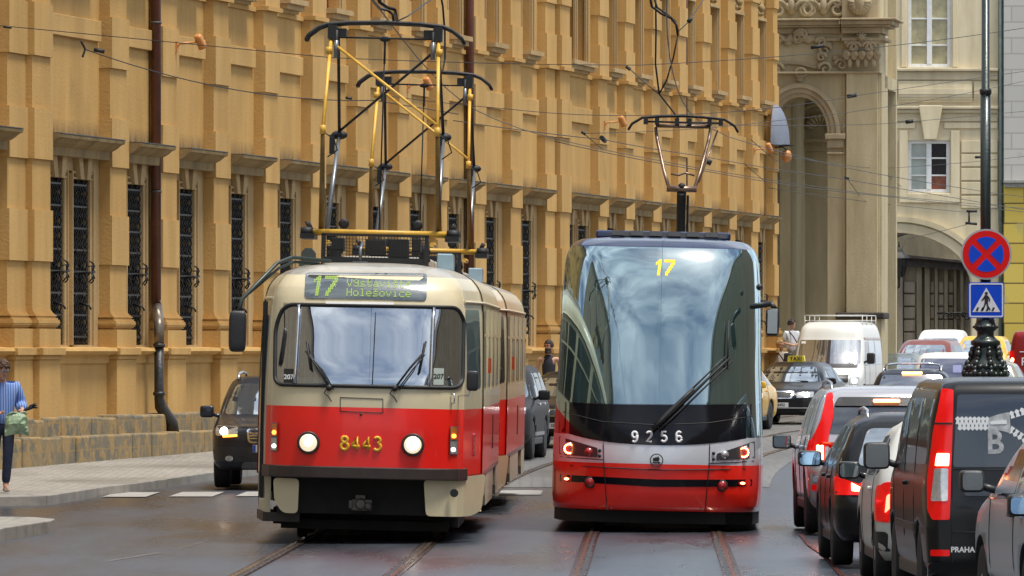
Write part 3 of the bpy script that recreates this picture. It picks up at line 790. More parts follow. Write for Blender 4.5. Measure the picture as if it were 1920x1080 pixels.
# ================================================================== church porch, pale house, passage, yellow house
CH1 = plaster('church_plaster', (.42, .35, .21), (.56, .48, .31), stain=False)
CH2 = plaster('church_stone_carving', (.33, .26, .16), (.48, .40, .26), stain=False)
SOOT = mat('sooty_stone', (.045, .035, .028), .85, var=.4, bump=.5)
def arch_pts(cx, zs, rx, rz, n=20, a0=0, a1=180):
    return [(cx + rx * math.cos(R(lerp(a0, a1, i / n))), zs + rz * math.sin(R(lerp(a0, a1, i / n)))) for i in range(n + 1)]
D0 = 209.0; sC = F / D0
def cx_(px): return (px - 960) / sC
def cz_(py): return CH + (HY - py) / sC
ch = thing('church_porch', 'tall church porch with a deep arched opening at the end of the palace', 'building', (cx_(1500), D0, 0), -R(8))
X = lambda px: (px - 1500) / sC / math.cos(R(8))
G = rise(D0) - .3
ax, rx, rz, zs = 0, 52 / sC, 70 / sC, cz_(252)
xl, xr = X(1435), X(1648)
mb = MB()   # front wall with arched opening
a = arch_pts(ax, zs, rx, rz, 24)
outl = [(xr, G), (xr, cz_(-60)), (xl, cz_(-60)), (xl, G), (ax - rx, G)] + a[::-1] + [(ax + rx, G)]
# split into convex-ish pieces
mb.box(ax + rx, xr, 0, 1.7, G, zs); mb.box(xl, ax - rx, 0, 1.1, G, zs)
top = [(xl, zs), (ax - rx, zs)] + a[::-1][1:-1] + [(ax + rx, zs), (xr, zs), (xr, cz_(-60)), (xl, cz_(-60))]
mb.prism(top, 'y', 0, 1.7)
mb.build('front_wall', [CH1], ch, fix=True)
mb = MB()   # inner room of the porch
mb.box(xl, xr, 5.2, 5.6, G, 15); mb.box(xl - .2, xl + .3, 1.1, 5.2, G, 15); mb.box(xl, xr, 1.1, 5.2, zs + 1.35, zs + 1.7); mb.box(xr - .35, xr, 1.6, 2.6, G, 15); mb.box(xl + .2, xl + .6, 1.1, 5.2, G, 15)
mb.box(xl, xr, 0, 1.2, cz_(-60), cz_(-60) + .2)
mb.build('inner_wall', [CH1], ch)
mb = MB()
mb.box(xl + .3, xr - .35, 4.95, 5.2, cz_(275), cz_(258)); mb.box(xl + .3, xr - .35, 4.8, 5.2, cz_(258), cz_(252))
for i in range(11):
    t0 = R(180 * i / 11); mb.tube([(ax + .1 + .2 * math.cos(t0), 5.1, zs + .25 + .2 * math.sin(t0)), (ax + .1 + .5 * math.cos(t0), 5.0, zs + .25 + .5 * math.sin(t0))], [.03, .08], 6)
mb.tube([(ax + p * 1, 5.1, q) for p, q in [(.75 * math.cos(R(k * 12)), zs + .15 + .85 * math.sin(R(k * 12))) for k in range(16)]], .07, 6)
mb.build('inner_niche', [CH2], ch)
mb = MB()   # archivolt rings
for k, (e0, e1, y) in enumerate(((0, .12, -.06), (.12, .26, -.12), (.26, .38, -.18))):
    p = arch_pts(ax, zs, rx + e0, rz + e0, 24); q = arch_pts(ax, zs, rx + e1, rz + e1, 24)
    for i in range(24): mb.prism([p[i], p[i + 1], q[i + 1], q[i]], 'y', y, 0)
mb.build('archivolt', [CH2], ch)
mb = MB()
for s in (-1, 1):
    a_, b_ = sorted((ax + s * (rx - .06), ax + s * (rx + .52)))
    mb.box(a_, b_, -.22, 1.16, cz_(262), cz_(251)); mb.box(a_ + .05, b_ - .05, -.14, 1.12, cz_(278), cz_(262)); mb.box(a_ + .04, b_ - .04, -.16, 1.13, cz_(290), cz_(286))
mb.build('impost', [CH2], ch, bevel=.03)
mb = MB()   # corner pilaster
p0, p1 = X(1588), X(1645)
mb.box(p0, p1, -.22, 0, G, cz_(138)); mb.box(X(1580), X(1584), -.05, 0, G, cz_(138)); mb.box(xr - .02, xr + .05, .1, 1.1, G, cz_(138))
mb.build('corner_pilaster', [CH1], ch)
mb = MB(); mb.box(X(1568), xr + .16, -.38, 1.3, cz_(598), cz_(586)); mb.build('corner_base', [SOOT], ch, bevel=.04)
mb = MB()   # astragal, entablature
mb.box(xl, xr + .05, -.27, 1.2, cz_(139), cz_(135))
for (y0, y1, pr) in ((78, 72, .30), (64, 52, .22), (52, 48, .40), (48, 40, .5), (40, 36, .62)):
    mb.box(xl, X(1576), -pr + .15, 1.2, cz_(y0), cz_(y1)); mb.box(X(1579), xr + pr - .1, -pr - .05, 1.2 + pr, cz_(y0), cz_(y1))
mb.build('entablature', [CH2], ch, bevel=.02)
def curl(mb, x, z, r, sg, turns=1.3, rad=.05, y=-.1):
    pts = [];  rs = []
    for i in range(18):
        t = i / 17; a_ = t * turns * 2 * math.pi; q = r * (1 - .8 * t); pts.append((x + sg * (q * math.cos(a_) - r), y - .03, z + q * math.sin(a_))); rs.append(rad * (1 - .5 * t))
    mb.tube(pts, rs, 6)
mb = MB()   # capital
for i in range(5):
    x_ = lerp(p0, p1, i / 4); mb.sphere((x_, -.3, cz_(105)), .14, 6, sc3=(.8, .7, 1)); mb.sphere((x_ + .05, -.34, cz_(103)), .09, 5)
for i in range(4):
    x_ = lerp(p0 + .1, p1 - .1, i / 3); mb.sphere((x_, -.28, cz_(119)), .1, 6, sc3=(.7, .6, 1.4))
for x_, sg in ((p0 + .02, 1), (p1 - .02, -1), ((p0 + p1) / 2 - .02, -1), ((p0 + p1) / 2 + .02, 1)): curl(mb, x_ + sg * .0, cz_(90), .15, -sg, y=-.32)
mb.sphere(((p0 + p1) / 2, -.36, cz_(72)), .1, 6)
for k in range(10):
    a_ = k * math.pi / 5; mb.tube([((p0 + p1) / 2, -.34, cz_(72)), ((p0 + p1) / 2 + .16 * math.cos(a_), -.36, cz_(72) + .16 * math.sin(a_))], [.03, .02], 5)
mb.box(p0 - .05, p1 + .05, -.34, 0, cz_(84), cz_(78))
mb.build('capital', [CH2], ch)
mb = MB()   # cartouche relief
cpath = [(1455, 78), (1480, 68), (1500, 72), (1520, 68), (1545, 82), (1553, 95), (1545, 118), (1530, 128), (1500, 120), (1480, 118), (1455, 122)]
mb.tube([(X(a_), -.06, cz_(b_)) for a_, b_ in cpath], .045, 6)
for (a_, b_, r_, sg) in ((1470, 76, .16, 1), (1490, 66, .2, -1), (1510, 74, .18, 1), (1530, 80, .15, -1), (1560, 95, .2, 1), (1566, 122, .18, -1), (1470, 130, .2, 1), (1492, 138, .17, -1), (1512, 138, .17, 1), (1535, 130, .2, -1), (1550, 108, .14, 1)):
    curl(mb, X(a_), cz_(b_), r_, sg, rad=.055)
for (a_, b_, r_) in ((1484, 72, .16), (1500, 62, .19), (1516, 74, .16), (1500, 138, .17), (1500, 148, .12), (1478, 80, .12), (1552, 84, .13), (1568, 110, .12), (1460, 126, .12)): mb.sphere((X(a_), -.06, cz_(b_)), r_, 6, sc3=(1, .6, .8))
mb.build('cartouche', [CH2], ch)
mb = MB()   # frieze above
for cxp in (1485, 1545):
    for k in range(-1, 2, 2):
        curl(mb, X(cxp + k * 6), cz_(18), .28, -k, 1.4, .07); curl(mb, X(cxp + k * 8), cz_(2), .25, -k, 1.2, .07)
    mb.sphere((X(cxp), -.08, cz_(10)), .2, 6, sc3=(.8, .6, 1.4))
for k in range(11):
    a_ = R(180 + k * 18); mb.tube([(X(1613), -.28, cz_(8)), (X(1613) + .32 * math.cos(a_), -.3, cz_(4) + .38 * math.sin(a_))], [.05, .08], 6)
mb.sphere((X(1613), -.28, cz_(6)), .22, 7, sc3=(.8, .5, 1.3))
mb.box(X(1580), xr - .02, -.22, 0, cz_(36), cz_(-60)); mb.box(X(1572), X(1575), -.06, 0, cz_(36), cz_(-60))
mb.build('carved_frieze', [CH2], ch)
# steps in front of the church
t = thing('church_steps', 'low stone steps between the palace corner and the church porch', 'steps', (7.4, 204.9, rise(206) + .1), -R(8))
mb = MB()
for i in range(3): mb.box(-1.3, .9, .45 * i, 2.2, .18 * i, .18 * (i + 1) - .002)
mb.build('step', [CH1], t, bevel=.02)

# pale classical house over the passage
DW = 292.0; sW = F / DW
hx = lambda px: (px - 960) / sW
hz = lambda py: CH + (HY - py) / sW
CRM = plaster('cream_plaster', (.62, .52, .33), (.74, .64, .44), stain=False)
CRM2 = plaster('cream_moulding', (.50, .42, .27), (.62, .53, .36), stain=False)
hs = thing('pale_house', 'pale cream house with a wide arched passage, white framed windows and a moulded band', 'building', (0, DW, 0), 0)
GW = rise(DW) - 1
xa, xb = hx(1600), hx(1872)
acx, arx, arz, azs = hx(1680), 143 / sW, 104 / sW, hz(540)
wins = [(hx(1703), hx(1781), hz(361), hz(263)), (hx(1703), hx(1783), hz(126), hz(-40))]
mb = MB()
A = arch_pts(acx, azs, arx, arz, 28)
z1 = hz(385)
mb.box(acx + arx, xb, 0, 1.0, GW, azs); mb.box(xa - 2, acx - arx, 0, 1.0, GW, azs)
mb.prism([(xa - 2, azs), (acx - arx, azs)] + A[::-1][1:-1] + [(acx + arx, azs), (xb, azs), (xb, z1), (xa - 2, z1)], 'y', 0, 1.0)
w0, w1 = wins
for (zz0, zz1, wn) in ((z1, hz(225), w0), (hz(225), hz(-120), w1)):
    mb.box(xa - 2, wn[0], 0, 1, zz0, zz1); mb.box(wn[1], xb, 0, 1, zz0, zz1); mb.box(wn[0], wn[1], 0, 1, zz0, wn[2]); mb.box(wn[0], wn[1], 0, 1, wn[3], zz1)
mb.box(xa - 2, xb, 1.0, 4, hz(385), hz(-120))
mb.build('wall', [CRM], hs, fix=True)
mb = MB()
for (y0, y1, pr) in ((134, 128, .3), (150, 134, .12), (205, 199, .28), (212, 205, .16), (228, 220, .1)): mb.box(xa - 2, xb - .02, -pr, 0, hz(y0), hz(y1))
mb.build('cornice', [CRM2], hs, bevel=.03)
mb = MB()   # bulged band between the cornices
for i in range(8):
    t0, t1 = i / 8, (i + 1) / 8; pr = .22 * math.sin(math.pi * (t0 + .06)) ; mb.box(hx(1684), hx(1822), -pr - .05, 0, hz(lerp(192, 152, t0)), hz(lerp(192, 152, t1)))
    mb.box(xa, hx(1680), -pr * .8, 0, hz(lerp(192, 152, t0)), hz(lerp(192, 152, t1))); mb.box(hx(1826), xb - .03, -pr * .8, 0, hz(lerp(192, 152, t0)), hz(lerp(192, 152, t1)))
mb.build('bulged_band', [CRM], hs)
mb = MB()
mb.prism([(hx(1732), hz(262)), (hx(1755), hz(262)), (hx(1767), hz(198)), (hx(1722), hz(198))], 'y', -.34, 0)
mb.build('keystone', [CRM], hs, bevel=.03)
mb = MB(); g_ = .035     # rusticated courses left and right of the lower window
ys = [262, 288, 314, 340, 366, 392]
for i in range(len(ys) - 1):
    for (a_, b_) in ((hx(1600), hx(1682)), (hx(1802), xb - .03)): mb.box(a_, b_, -.09, 0, hz(ys[i + 1]) + g_, hz(ys[i]) - g_)
for (a_, b_) in ((hx(1600), hx(1716)), (hx(1770), xb - .03)): mb.box(a_, b_, -.09, 0, hz(241), hz(230))
mb.box(hx(1686), hx(1703) - .03, -.13, 0, hz(380), hz(245)); mb.box(hx(1781) + .03, hx(1799), -.13, 0, hz(380), hz(245)); mb.box(hx(1703) - .03, hx(1781) + .03, -.13, 0, hz(380), hz(363))
mb.box(hx(1690), hx(1700), -.08, 0, hz(126), hz(-60)); mb.box(hx(1786), hx(1796), -.08, 0, hz(126), hz(-60))
mb.build('rusticated_course', [CRM], hs, bevel=.02)
mb = MB()
for (e0, e1, y) in ((0, .35, -.12), (.35, .42, -.05), (.42, .62, -.2)):
    p = arch_pts(acx, azs, arx + e0, arz + e0, 30); q = arch_pts(acx, azs, arx + e1, arz + e1, 30)
    for i in range(30): mb.prism([p[i], p[i + 1], q[i + 1], q[i]], 'y', y, 0)
mb.build('arch_moulding', [CRM2], hs)
WHT = mat('white_window_paint', (.72, .72, .70), .5, var=.1)
CURT = mat('net_curtain_glass', (.40, .44, .40), .12, var=.2, scale=1.5, coat=.3)
CURT2 = mat('beige_curtain_glass', (.38, .33, .18), .12, var=.3, scale=3, coat=.3)
DKRM = mat('dark_room_glass', (.02, .018, .022), .08, var=.2, coat=.3)
REDR = mat('red_room_wall', (.22, .06, .03), .2, var=.3, coat=.3)
def sash(nm, wn, rows, mats):
    x0, x1, z0, z1 = wn; o = None; mb = MB(); f = .13
    mb.box(x0, x0 + f, .12, .3, z0, z1); mb.box(x1 - f, x1, .12, .3, z0, z1); mb.box(x0 + f, x1 - f, .12, .3, z1 - f, z1); mb.box(x0 + f, x1 - f, .12, .3, z0, z0 + f)
    xm = (x0 + x1) / 2; mb.box(xm - .1, xm + .1, .10, .3, z0 + f, z1 - f)
    for t in rows: z = lerp(z0, z1, t); mb.box(x0 + f, xm - .1, .14, .29, z - .03, z + .03); mb.box(xm + .1, x1 - f, .14, .29, z - .03, z + .03)
    o = mb.build('window', [WHT], hs, bevel=.01)
    rr_ = [0] + list(rows) + [1]
    for c in range(2):
        for i in range(len(rr_) - 1):
            a_, b_ = (x0 + f, xm - .1) if c == 0 else (xm + .1, x1 - f)
            MB().box(a_, b_, .24, .27, lerp(z0, z1, rr_[i]) + .02, lerp(z0, z1, rr_[i + 1]) - .02).build('pane', [mats[c][i]], o)
sash('w', w0, (.33, .66), ((CURT, CURT, CURT), (REDR, DKRM, DKRM)))
sash('w', w1, (.25, .55, .86), ((CURT2,) * 4, (CURT2,) * 4))
ZN = mat('green_zinc_pipe', (.13, .17, .15), .45, .3, var=.25)
MB().tube([(hx(1876), -.2, hz(-120)), (hx(1876), -.2, GW)], .085, 10).build('downpipe', [ZN], hs)

# passage wall seen through the arch
t = thing('passage_wall', 'soot grey arcade wall with pilasters seen through the arched passage', 'wall', (0, 318, 0))
s2 = F / 318; gx = lambda px: (px - 960) / s2; gz = lambda py: CH + (HY - py) / s2
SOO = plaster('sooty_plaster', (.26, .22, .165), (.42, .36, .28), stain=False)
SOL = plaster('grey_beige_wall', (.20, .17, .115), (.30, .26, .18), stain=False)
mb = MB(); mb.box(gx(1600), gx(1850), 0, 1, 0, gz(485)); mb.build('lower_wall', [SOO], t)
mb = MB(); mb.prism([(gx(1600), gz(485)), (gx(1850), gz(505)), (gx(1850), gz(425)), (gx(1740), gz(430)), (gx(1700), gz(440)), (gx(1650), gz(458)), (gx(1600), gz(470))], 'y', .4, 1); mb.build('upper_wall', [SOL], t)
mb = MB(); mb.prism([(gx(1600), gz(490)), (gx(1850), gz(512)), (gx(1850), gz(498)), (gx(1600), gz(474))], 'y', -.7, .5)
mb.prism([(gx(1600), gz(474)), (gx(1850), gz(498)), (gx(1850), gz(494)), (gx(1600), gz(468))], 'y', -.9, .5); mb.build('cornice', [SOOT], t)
for a_, b_ in ((1662, 1676), (1682, 1692), (1718, 1728), (1733, 1743), (1752, 1758), (1770, 1777), (1788, 1793), (1800, 1806)):
    MB().box(gx(a_), gx(b_), -.35, 0, .3, gz(496)).build('pilaster', [SOL if a_ > 1715 else SOO], t, bevel=.03)
for a_, b_ in ((1694, 1716), (1744, 1751), (1759, 1769), (1778, 1787)):
    for k in range(5): MB().box(gx(a_), gx(b_), -.14, 0, gz(528 + 24 * k + 21), gz(528 + 24 * k)).build('panel', [SOO], t, bevel=.02)
MB().box(gx(1600), gx(1720), 1.2, 1.6, gz(470), gz(400)).build('eaves', [SOOT], t)
# side walls and ceiling of the passage
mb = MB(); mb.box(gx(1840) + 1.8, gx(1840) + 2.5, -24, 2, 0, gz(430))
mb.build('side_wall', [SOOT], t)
# lantern on a bracket in the passage
t = thing('wall_lantern', 'old iron lantern on a scrolled bracket in front of the passage wall', 'lantern', (gx(1685) * .985, 313, gz(500)))
mb = MB(); mb.lathe([(.16, -.5), (.2, -.45), (.36, .25), (.38, .3)], 6, smooth=False); mb.build('glass_body', [mat('dim_lantern_glass', (.05, .05, .045), .1, var=.3)], t)
mb = MB(); mb.lathe([(.46, .3), (.4, .38), (.2, .55), (.12, .7), (.05, .75), (.02, 1.0)], 6, smooth=False)
for k in range(6): a_ = k * math.pi / 3; mb.tube([(.2 * math.cos(a_), .2 * math.sin(a_), -.45), (.38 * math.cos(a_), .38 * math.sin(a_), .3)], .03, 4)
mb.build('cap', [IRON], t)
mb = MB(); mb.tube([(0, 0, -.5), (0, 0, -.9), (-.2, 0, -1.05), (-.9, 0, -1.05)], .05, 6); mb.tube([(-.9, .0, -1.5), (-.6, 0, -1.45), (-.3, 0, -1.05)], .04, 6); curl(mb, -.5, -1.3, .15, 1, y=0); mb.build('bracket', [IRON], t)
t = thing('scroll_bracket', 'scrolled iron bracket on the passage wall just left of the pedestrian sign', 'bracket', (gx(1795), 317.4, gz(592)))
mb = MB(); mb.tube([(-.9, 0, .1), (.5, 0, .12)], .05, 6)
for q in (-.5, 0, .4): curl(mb, q + .2, -.05, .2, 1, y=0)
mb.build('scroll', [IRON], t)
# stone post beside the passage
t = thing('stone_pier', 'low beige stone pier beside the passage entrance behind the white van', 'pier', (hx(1652) , 288, rise(288) - .3))
MB().box(-.35, .25, -.3, .3, 0, 2.3).build('shaft', [CH1], t, bevel=.03); MB().box(-.42, .32, -.38, .38, 2.3, 2.55).build('cap', [CH1], t, bevel=.04)

# grey and yellow house at the right edge
t = thing('yellow_house', 'peeling grey and yellow block built house at the right edge behind the street lamp', 'building', (0, 291.5, 0))
def blocks(name, c1, c2, mort, bw, bh, patch):
    m, N, L, P = new_mat(name); P.inputs['Roughness'].default_value = .85
    tc = N.new('ShaderNodeTexCoord'); sp = N.new('ShaderNodeSeparateXYZ'); cb = N.new('ShaderNodeCombineXYZ'); L.new(tc.outputs['Object'], sp.inputs[0]); L.new(sp.outputs['X'], cb.inputs['X']); L.new(sp.outputs['Z'], cb.inputs['Y'])
    b = N.new('ShaderNodeTexBrick'); b.inputs['Scale'].default_value = 1; b.inputs['Brick Width'].default_value = bw; b.inputs['Row Height'].default_value = bh; b.inputs['Mortar Size'].default_value = .03
    b.inputs['Color1'].default_value = (*c1, 1); b.inputs['Color2'].default_value = (*c2, 1); b.inputs['Mortar'].default_value = (*mort, 1); L.new(cb.outputs[0], b.inputs['Vector'])
    a = N.new('ShaderNodeTexNoise'); a.inputs['Scale'].default_value = .8; a.inputs['Detail'].default_value = 9; L.new(tc.outputs['Object'], a.inputs['Vector'])
    mr = N.new('ShaderNodeMapRange'); mr.inputs['From Min'].default_value = .58; mr.inputs['From Max'].default_value = .66; L.new(a.outputs['Fac'], mr.inputs['Value'])
    c = N.new('ShaderNodeMix'); c.data_type = 'RGBA'; L.new(mr.outputs[0], c.inputs[0]); L.new(b.outputs['Color'], c.inputs[6]); c.inputs[7].default_value = (*patch, 1); L.new(c.outputs[2], P.inputs['Base Color'])
    return m
GB = blocks('grey_peeling_blocks', (.46, .44, .40), (.50, .475, .43), (.36, .34, .30), 2.6, .62, (.40, .36, .30))
YB = blocks('yellow_blocks', (.55, .40, .07), (.62, .46, .09), (.16, .11, .03), 1.6, .78, (.46, .38, .14))
mb = MB(); mb.box(hx(1881), hx(2100), 0, 10, hz(338), hz(-160)); mb.build('upper_wall', [GB], t)
mb = MB(); mb.box(hx(1881), hx(2100), -.05, 10, -1, hz(375)); mb.box(hx(1881), hx(2100), -.03, 10, hz(375), hz(346)); mb.build('lower_wall', [YB], t)
mb = MB(); mb.box(hx(1879), hx(2100), -.35, 0, hz(344), hz(338)); mb.box(hx(1881), hx(2100), -.2, 0, hz(352), hz(344)); mb.build('cornice', [mat('grey_cornice', (.3, .29, .26), .7, var=.2)], t, bevel=.02)
mb = MB(); mb.box(hx(1881), hx(2100), -.25, -.05, -1, hz(655)); mb.build('plinth', [SOL], t)

# streets' other sides: seen in windscreens and from the side only
STN = plaster('beige_render', (.30, .25, .18), (.38, .32, .23), stain=False)
STR = mat('slate_roof', (.07, .07, .075), .7, var=.3)
def block(lab, x0, x1, y0, y1, h, m):
    t = thing('town_house', lab, 'building', ((x0 + x1) / 2, (y0 + y1) / 2, 0)); hw, hd = (x1 - x0) / 2, (y1 - y0) / 2
    MB().box(-hw, hw, -hd, hd, -.2, h).build('wall', [m], t)
    MB().prism([(-hw - .4, h), (hw + .4, h), (hw - 3, h + 4), (-hw + 3, h + 4)], 'y', -hd - .3, hd + .3).build('roof', [STR], t)
    side = hw if x0 < 0 else -hw
    n = int((y1 - y0) / 4); mbw = []
    for i in range(n):
        for k in range(int(h / 4)):
            yy = -hd + 2 + i * 4; zz = 1.2 + k * 4
            o = MB().box(side - .03, side + .05, yy - .6, yy + .6, zz, zz + 2.1)
            if i < 8: o.build('window', [VOIDM], t)
block('tall beige terrace on the left side, mirrored in the tram windscreens', -26, -13.5, 5, 88, 17, STN)
block('lower beige terrace on the right side, mirrored in the tram windscreens', 17, 30, -10, 120, 15, STN)
# ================================================================== trams
def hull(outline, levels, nz=44, mats=None, bands=(), taper=None):
    """outline: half plan (x,y) from the nose centre to the rear centre; levels: rows (z, width factor, nose shift, tail shift)"""
    Lh = max(p[1] for p in outline)
    z0, z1 = levels[0][0], levels[-1][0]
    zs = sorted(set([round(lerp(z0, z1, i / nz), 4) for i in range(nz + 1)] + [l[0] for l in levels] + list(bands)))
    rows = spline(levels, zs); rings = []
    for (z, k, sf, sr) in rows:
        full = [(x, y) for x, y in outline] + [(-x, y) for x, y in outline[::-1][1:-1]]
        rings.append([(x * k, sf + y * (Lh - sf - sr) / Lh, z) for x, y in full])
    return loft(rings), zs
def smooth_outline(pts, seg=4):
    """half outline rounded through its corners"""
    out = []
    p = [Vector(q) for q in pts]
    for i in range(len(p) - 1):
        a, b, c, d = p[max(0, i - 1)], p[i], p[i + 1], p[min(len(p) - 1, i + 2)]
        n = seg if (c - b).length < 3 else 14
        for k in range(n):
            t = k / n
            if (c - b).length >= 1.5: q = b.lerp(c, t)
            else: q = .5 * ((2 * b) + (-a + c) * t + (2 * a - 5 * b + 4 * c - d) * t * t + (-a + 3 * b - 3 * c + d) * t ** 3)
            out.append((q.x, q.y))
    out.append(tuple(p[-1])); return out
# 5x7 dot letters
DOTS = {'V': '10001 10001 10001 10001 01010 01010 00100', 'y': '00000 10001 10001 01111 00001 10001 01110', 's': '00000 00000 01111 10000 01110 00001 11110',
        't': '01000 01000 11110 01000 01000 01001 00110', 'a': '00000 00000 01110 00001 01111 10001 01111', 'v': '00000 00000 10001 10001 01010 01010 00100',
        'i': '00100 00000 01100 00100 00100 00100 01110', 'e': '00000 00000 01110 10001 11111 10000 01110', 'H': '10001 10001 10001 11111 10001 10001 10001',
        'o': '00000 00000 01110 10001 10001 10001 01110', 'l': '01100 00100 00100 00100 00100 00100 01110', 'c': '00000 00000 01111 10000 10000 10000 01111'}
ACC = {'ý': ('y', ((3, -1), (2, 0))), 'š': ('s', ((1, 0), (3, 0), (2, 1))), 'ě': ('e', ((1, 0), (3, 0), (2, 1)))}
def dot_text(mb, txt, x, z, p, at, d=.42):
    for ch_ in txt:
        base, acc = ACC.get(ch_, (ch_, ()))
        pts = [(c, r_) for r_, row in enumerate(DOTS[base].split()) for c, v in enumerate(row) if v == '1'] + list(acc)
        for c, r_ in pts: q = at(x + c * p, z - r_ * p); mb.box(q.x - d * p, q.x + d * p, q.y - .003, q.y, q.z - d * p, q.z + d * p)
        x += 6 * p
SEV = ['00110011111111', '01110011111111', '11110000000011', '10110000000111', '00110000000110', '00110000001110', '00110000001100', '00110000011100', '00110000011000', '00110000111000', '00110000110000', '00110000110000']
def dot17(mb, x, z, p, at, d=.42, sh=.0):
    for r_, row in enumerate(SEV):
        for c, v in enumerate(row):
            if v == '1': q = at(x + c * p + sh * (12 - r_) * p, z - r_ * p); mb.box(q.x - d * p, q.x + d * p, q.y - .004, q.y, q.z - d * p, q.z + d * p)
def shooter(bvh, view='front', off=.006):
    d, org, ax = VIEWS[view]
    def f(a, b):
        o = org(a, b); h = bvh.ray_cast(o, d)[0]
        return (h if h is not None else o + d * 30) - d * off
    return f

CAN = R(1.3)
def frame(s, x0):
    """picture tracing -> tram front plane (x, z), undoing the cant of the track"""
    def f(px, py):
        xi, zi = (px - 960) / s - x0, CH + (HY - py) / s
        return (xi * math.cos(CAN) - zi * math.sin(CAN), xi * math.sin(CAN) + zi * math.cos(CAN))
    return f
P3 = frame(173.0, -1.636)
CREAM = mat('tram_cream_paint', (.60, .52, .34), .38, coat=.25, var=.10, scale=1.2)
TRED = mat('tram_red_paint', (.86, .012, .005), .32, coat=.35, var=.08, scale=1.5)
TREDS = mat('tram_side_red_dirty', (.36, .012, .012), .3, coat=.7, var=.25, scale=1.5)
TROOF = mat('tram_grey_roof', (.36, .33, .27), .32, coat=.3, var=.35, scale=1.4)
BRWN = mat('brown_bumper_rubber', (.035, .022, .018), .5, var=.3, scale=4)
CABM = mat('cab_lining', (.42, .45, .43), .7, var=.25, scale=2)
WSH = glass('tram_windscreen', (.75, .82, .82), .50, through=True)
SIDEG = glass('tram_side_glass', (.018, .028, .028), .08, graz=.22)
GOLD = mat('gold_numerals', (.78, .45, .03), .35, var=.08)
WHN = mat('white_numerals', (.75, .76, .78), .4, var=.05)
LEDG = emis('green_led_dots', (.40, .56, .12), .5)
LEDO = emis('amber_led_dots', (1, .50, .02), 1.5)
DISP = glass('display_glass', (.012, .022, .018), .10, rough=.03)
YEL = mat('yellow_pantograph_paint', (.66, .38, .05), .4, var=.25, scale=5)
OLV = mat('olive_tube', (.17, .10, .02), .4, var=.3, scale=5)
GRYT = mat('grey_pantograph_tube', (.20, .21, .22), .35, .6, var=.3, scale=5)
BRNT = mat('brown_pantograph_tube', (.22, .15, .11), .35, .6, var=.4, scale=5)

def ring_seal(pts, w_):
    """outline widened by w_ around its centre line (for rubber seals)"""
    n = len(pts); out = []
    for i in range(n):
        a, b, c = Vector(pts[i - 1]), Vector(pts[i]), Vector(pts[(i + 1) % n]); t = (c - a)
        t = t.normalized() if t.length else Vector((1, 0)); out.append((b.x - t.y * w_, b.y + t.x * w_))
    return out
def seal(name, bvh, pts, wdt, view, m, parent, r=.02, off=.01):
    f = shooter(bvh, view, off); pp = []
    n = len(pts)
    for i in range(n):
        a, b = pts[i], pts[(i + 1) % n]; k = max(1, int(math.dist(a, b) / .12))
        for j in range(k): pp.append(f(lerp(a[0], b[0], j / k), lerp(a[1], b[1], j / k)))
    mb = MB(); mb.tube(pp, r, 6, closed=True)
    return mb.build(name, [m], parent)

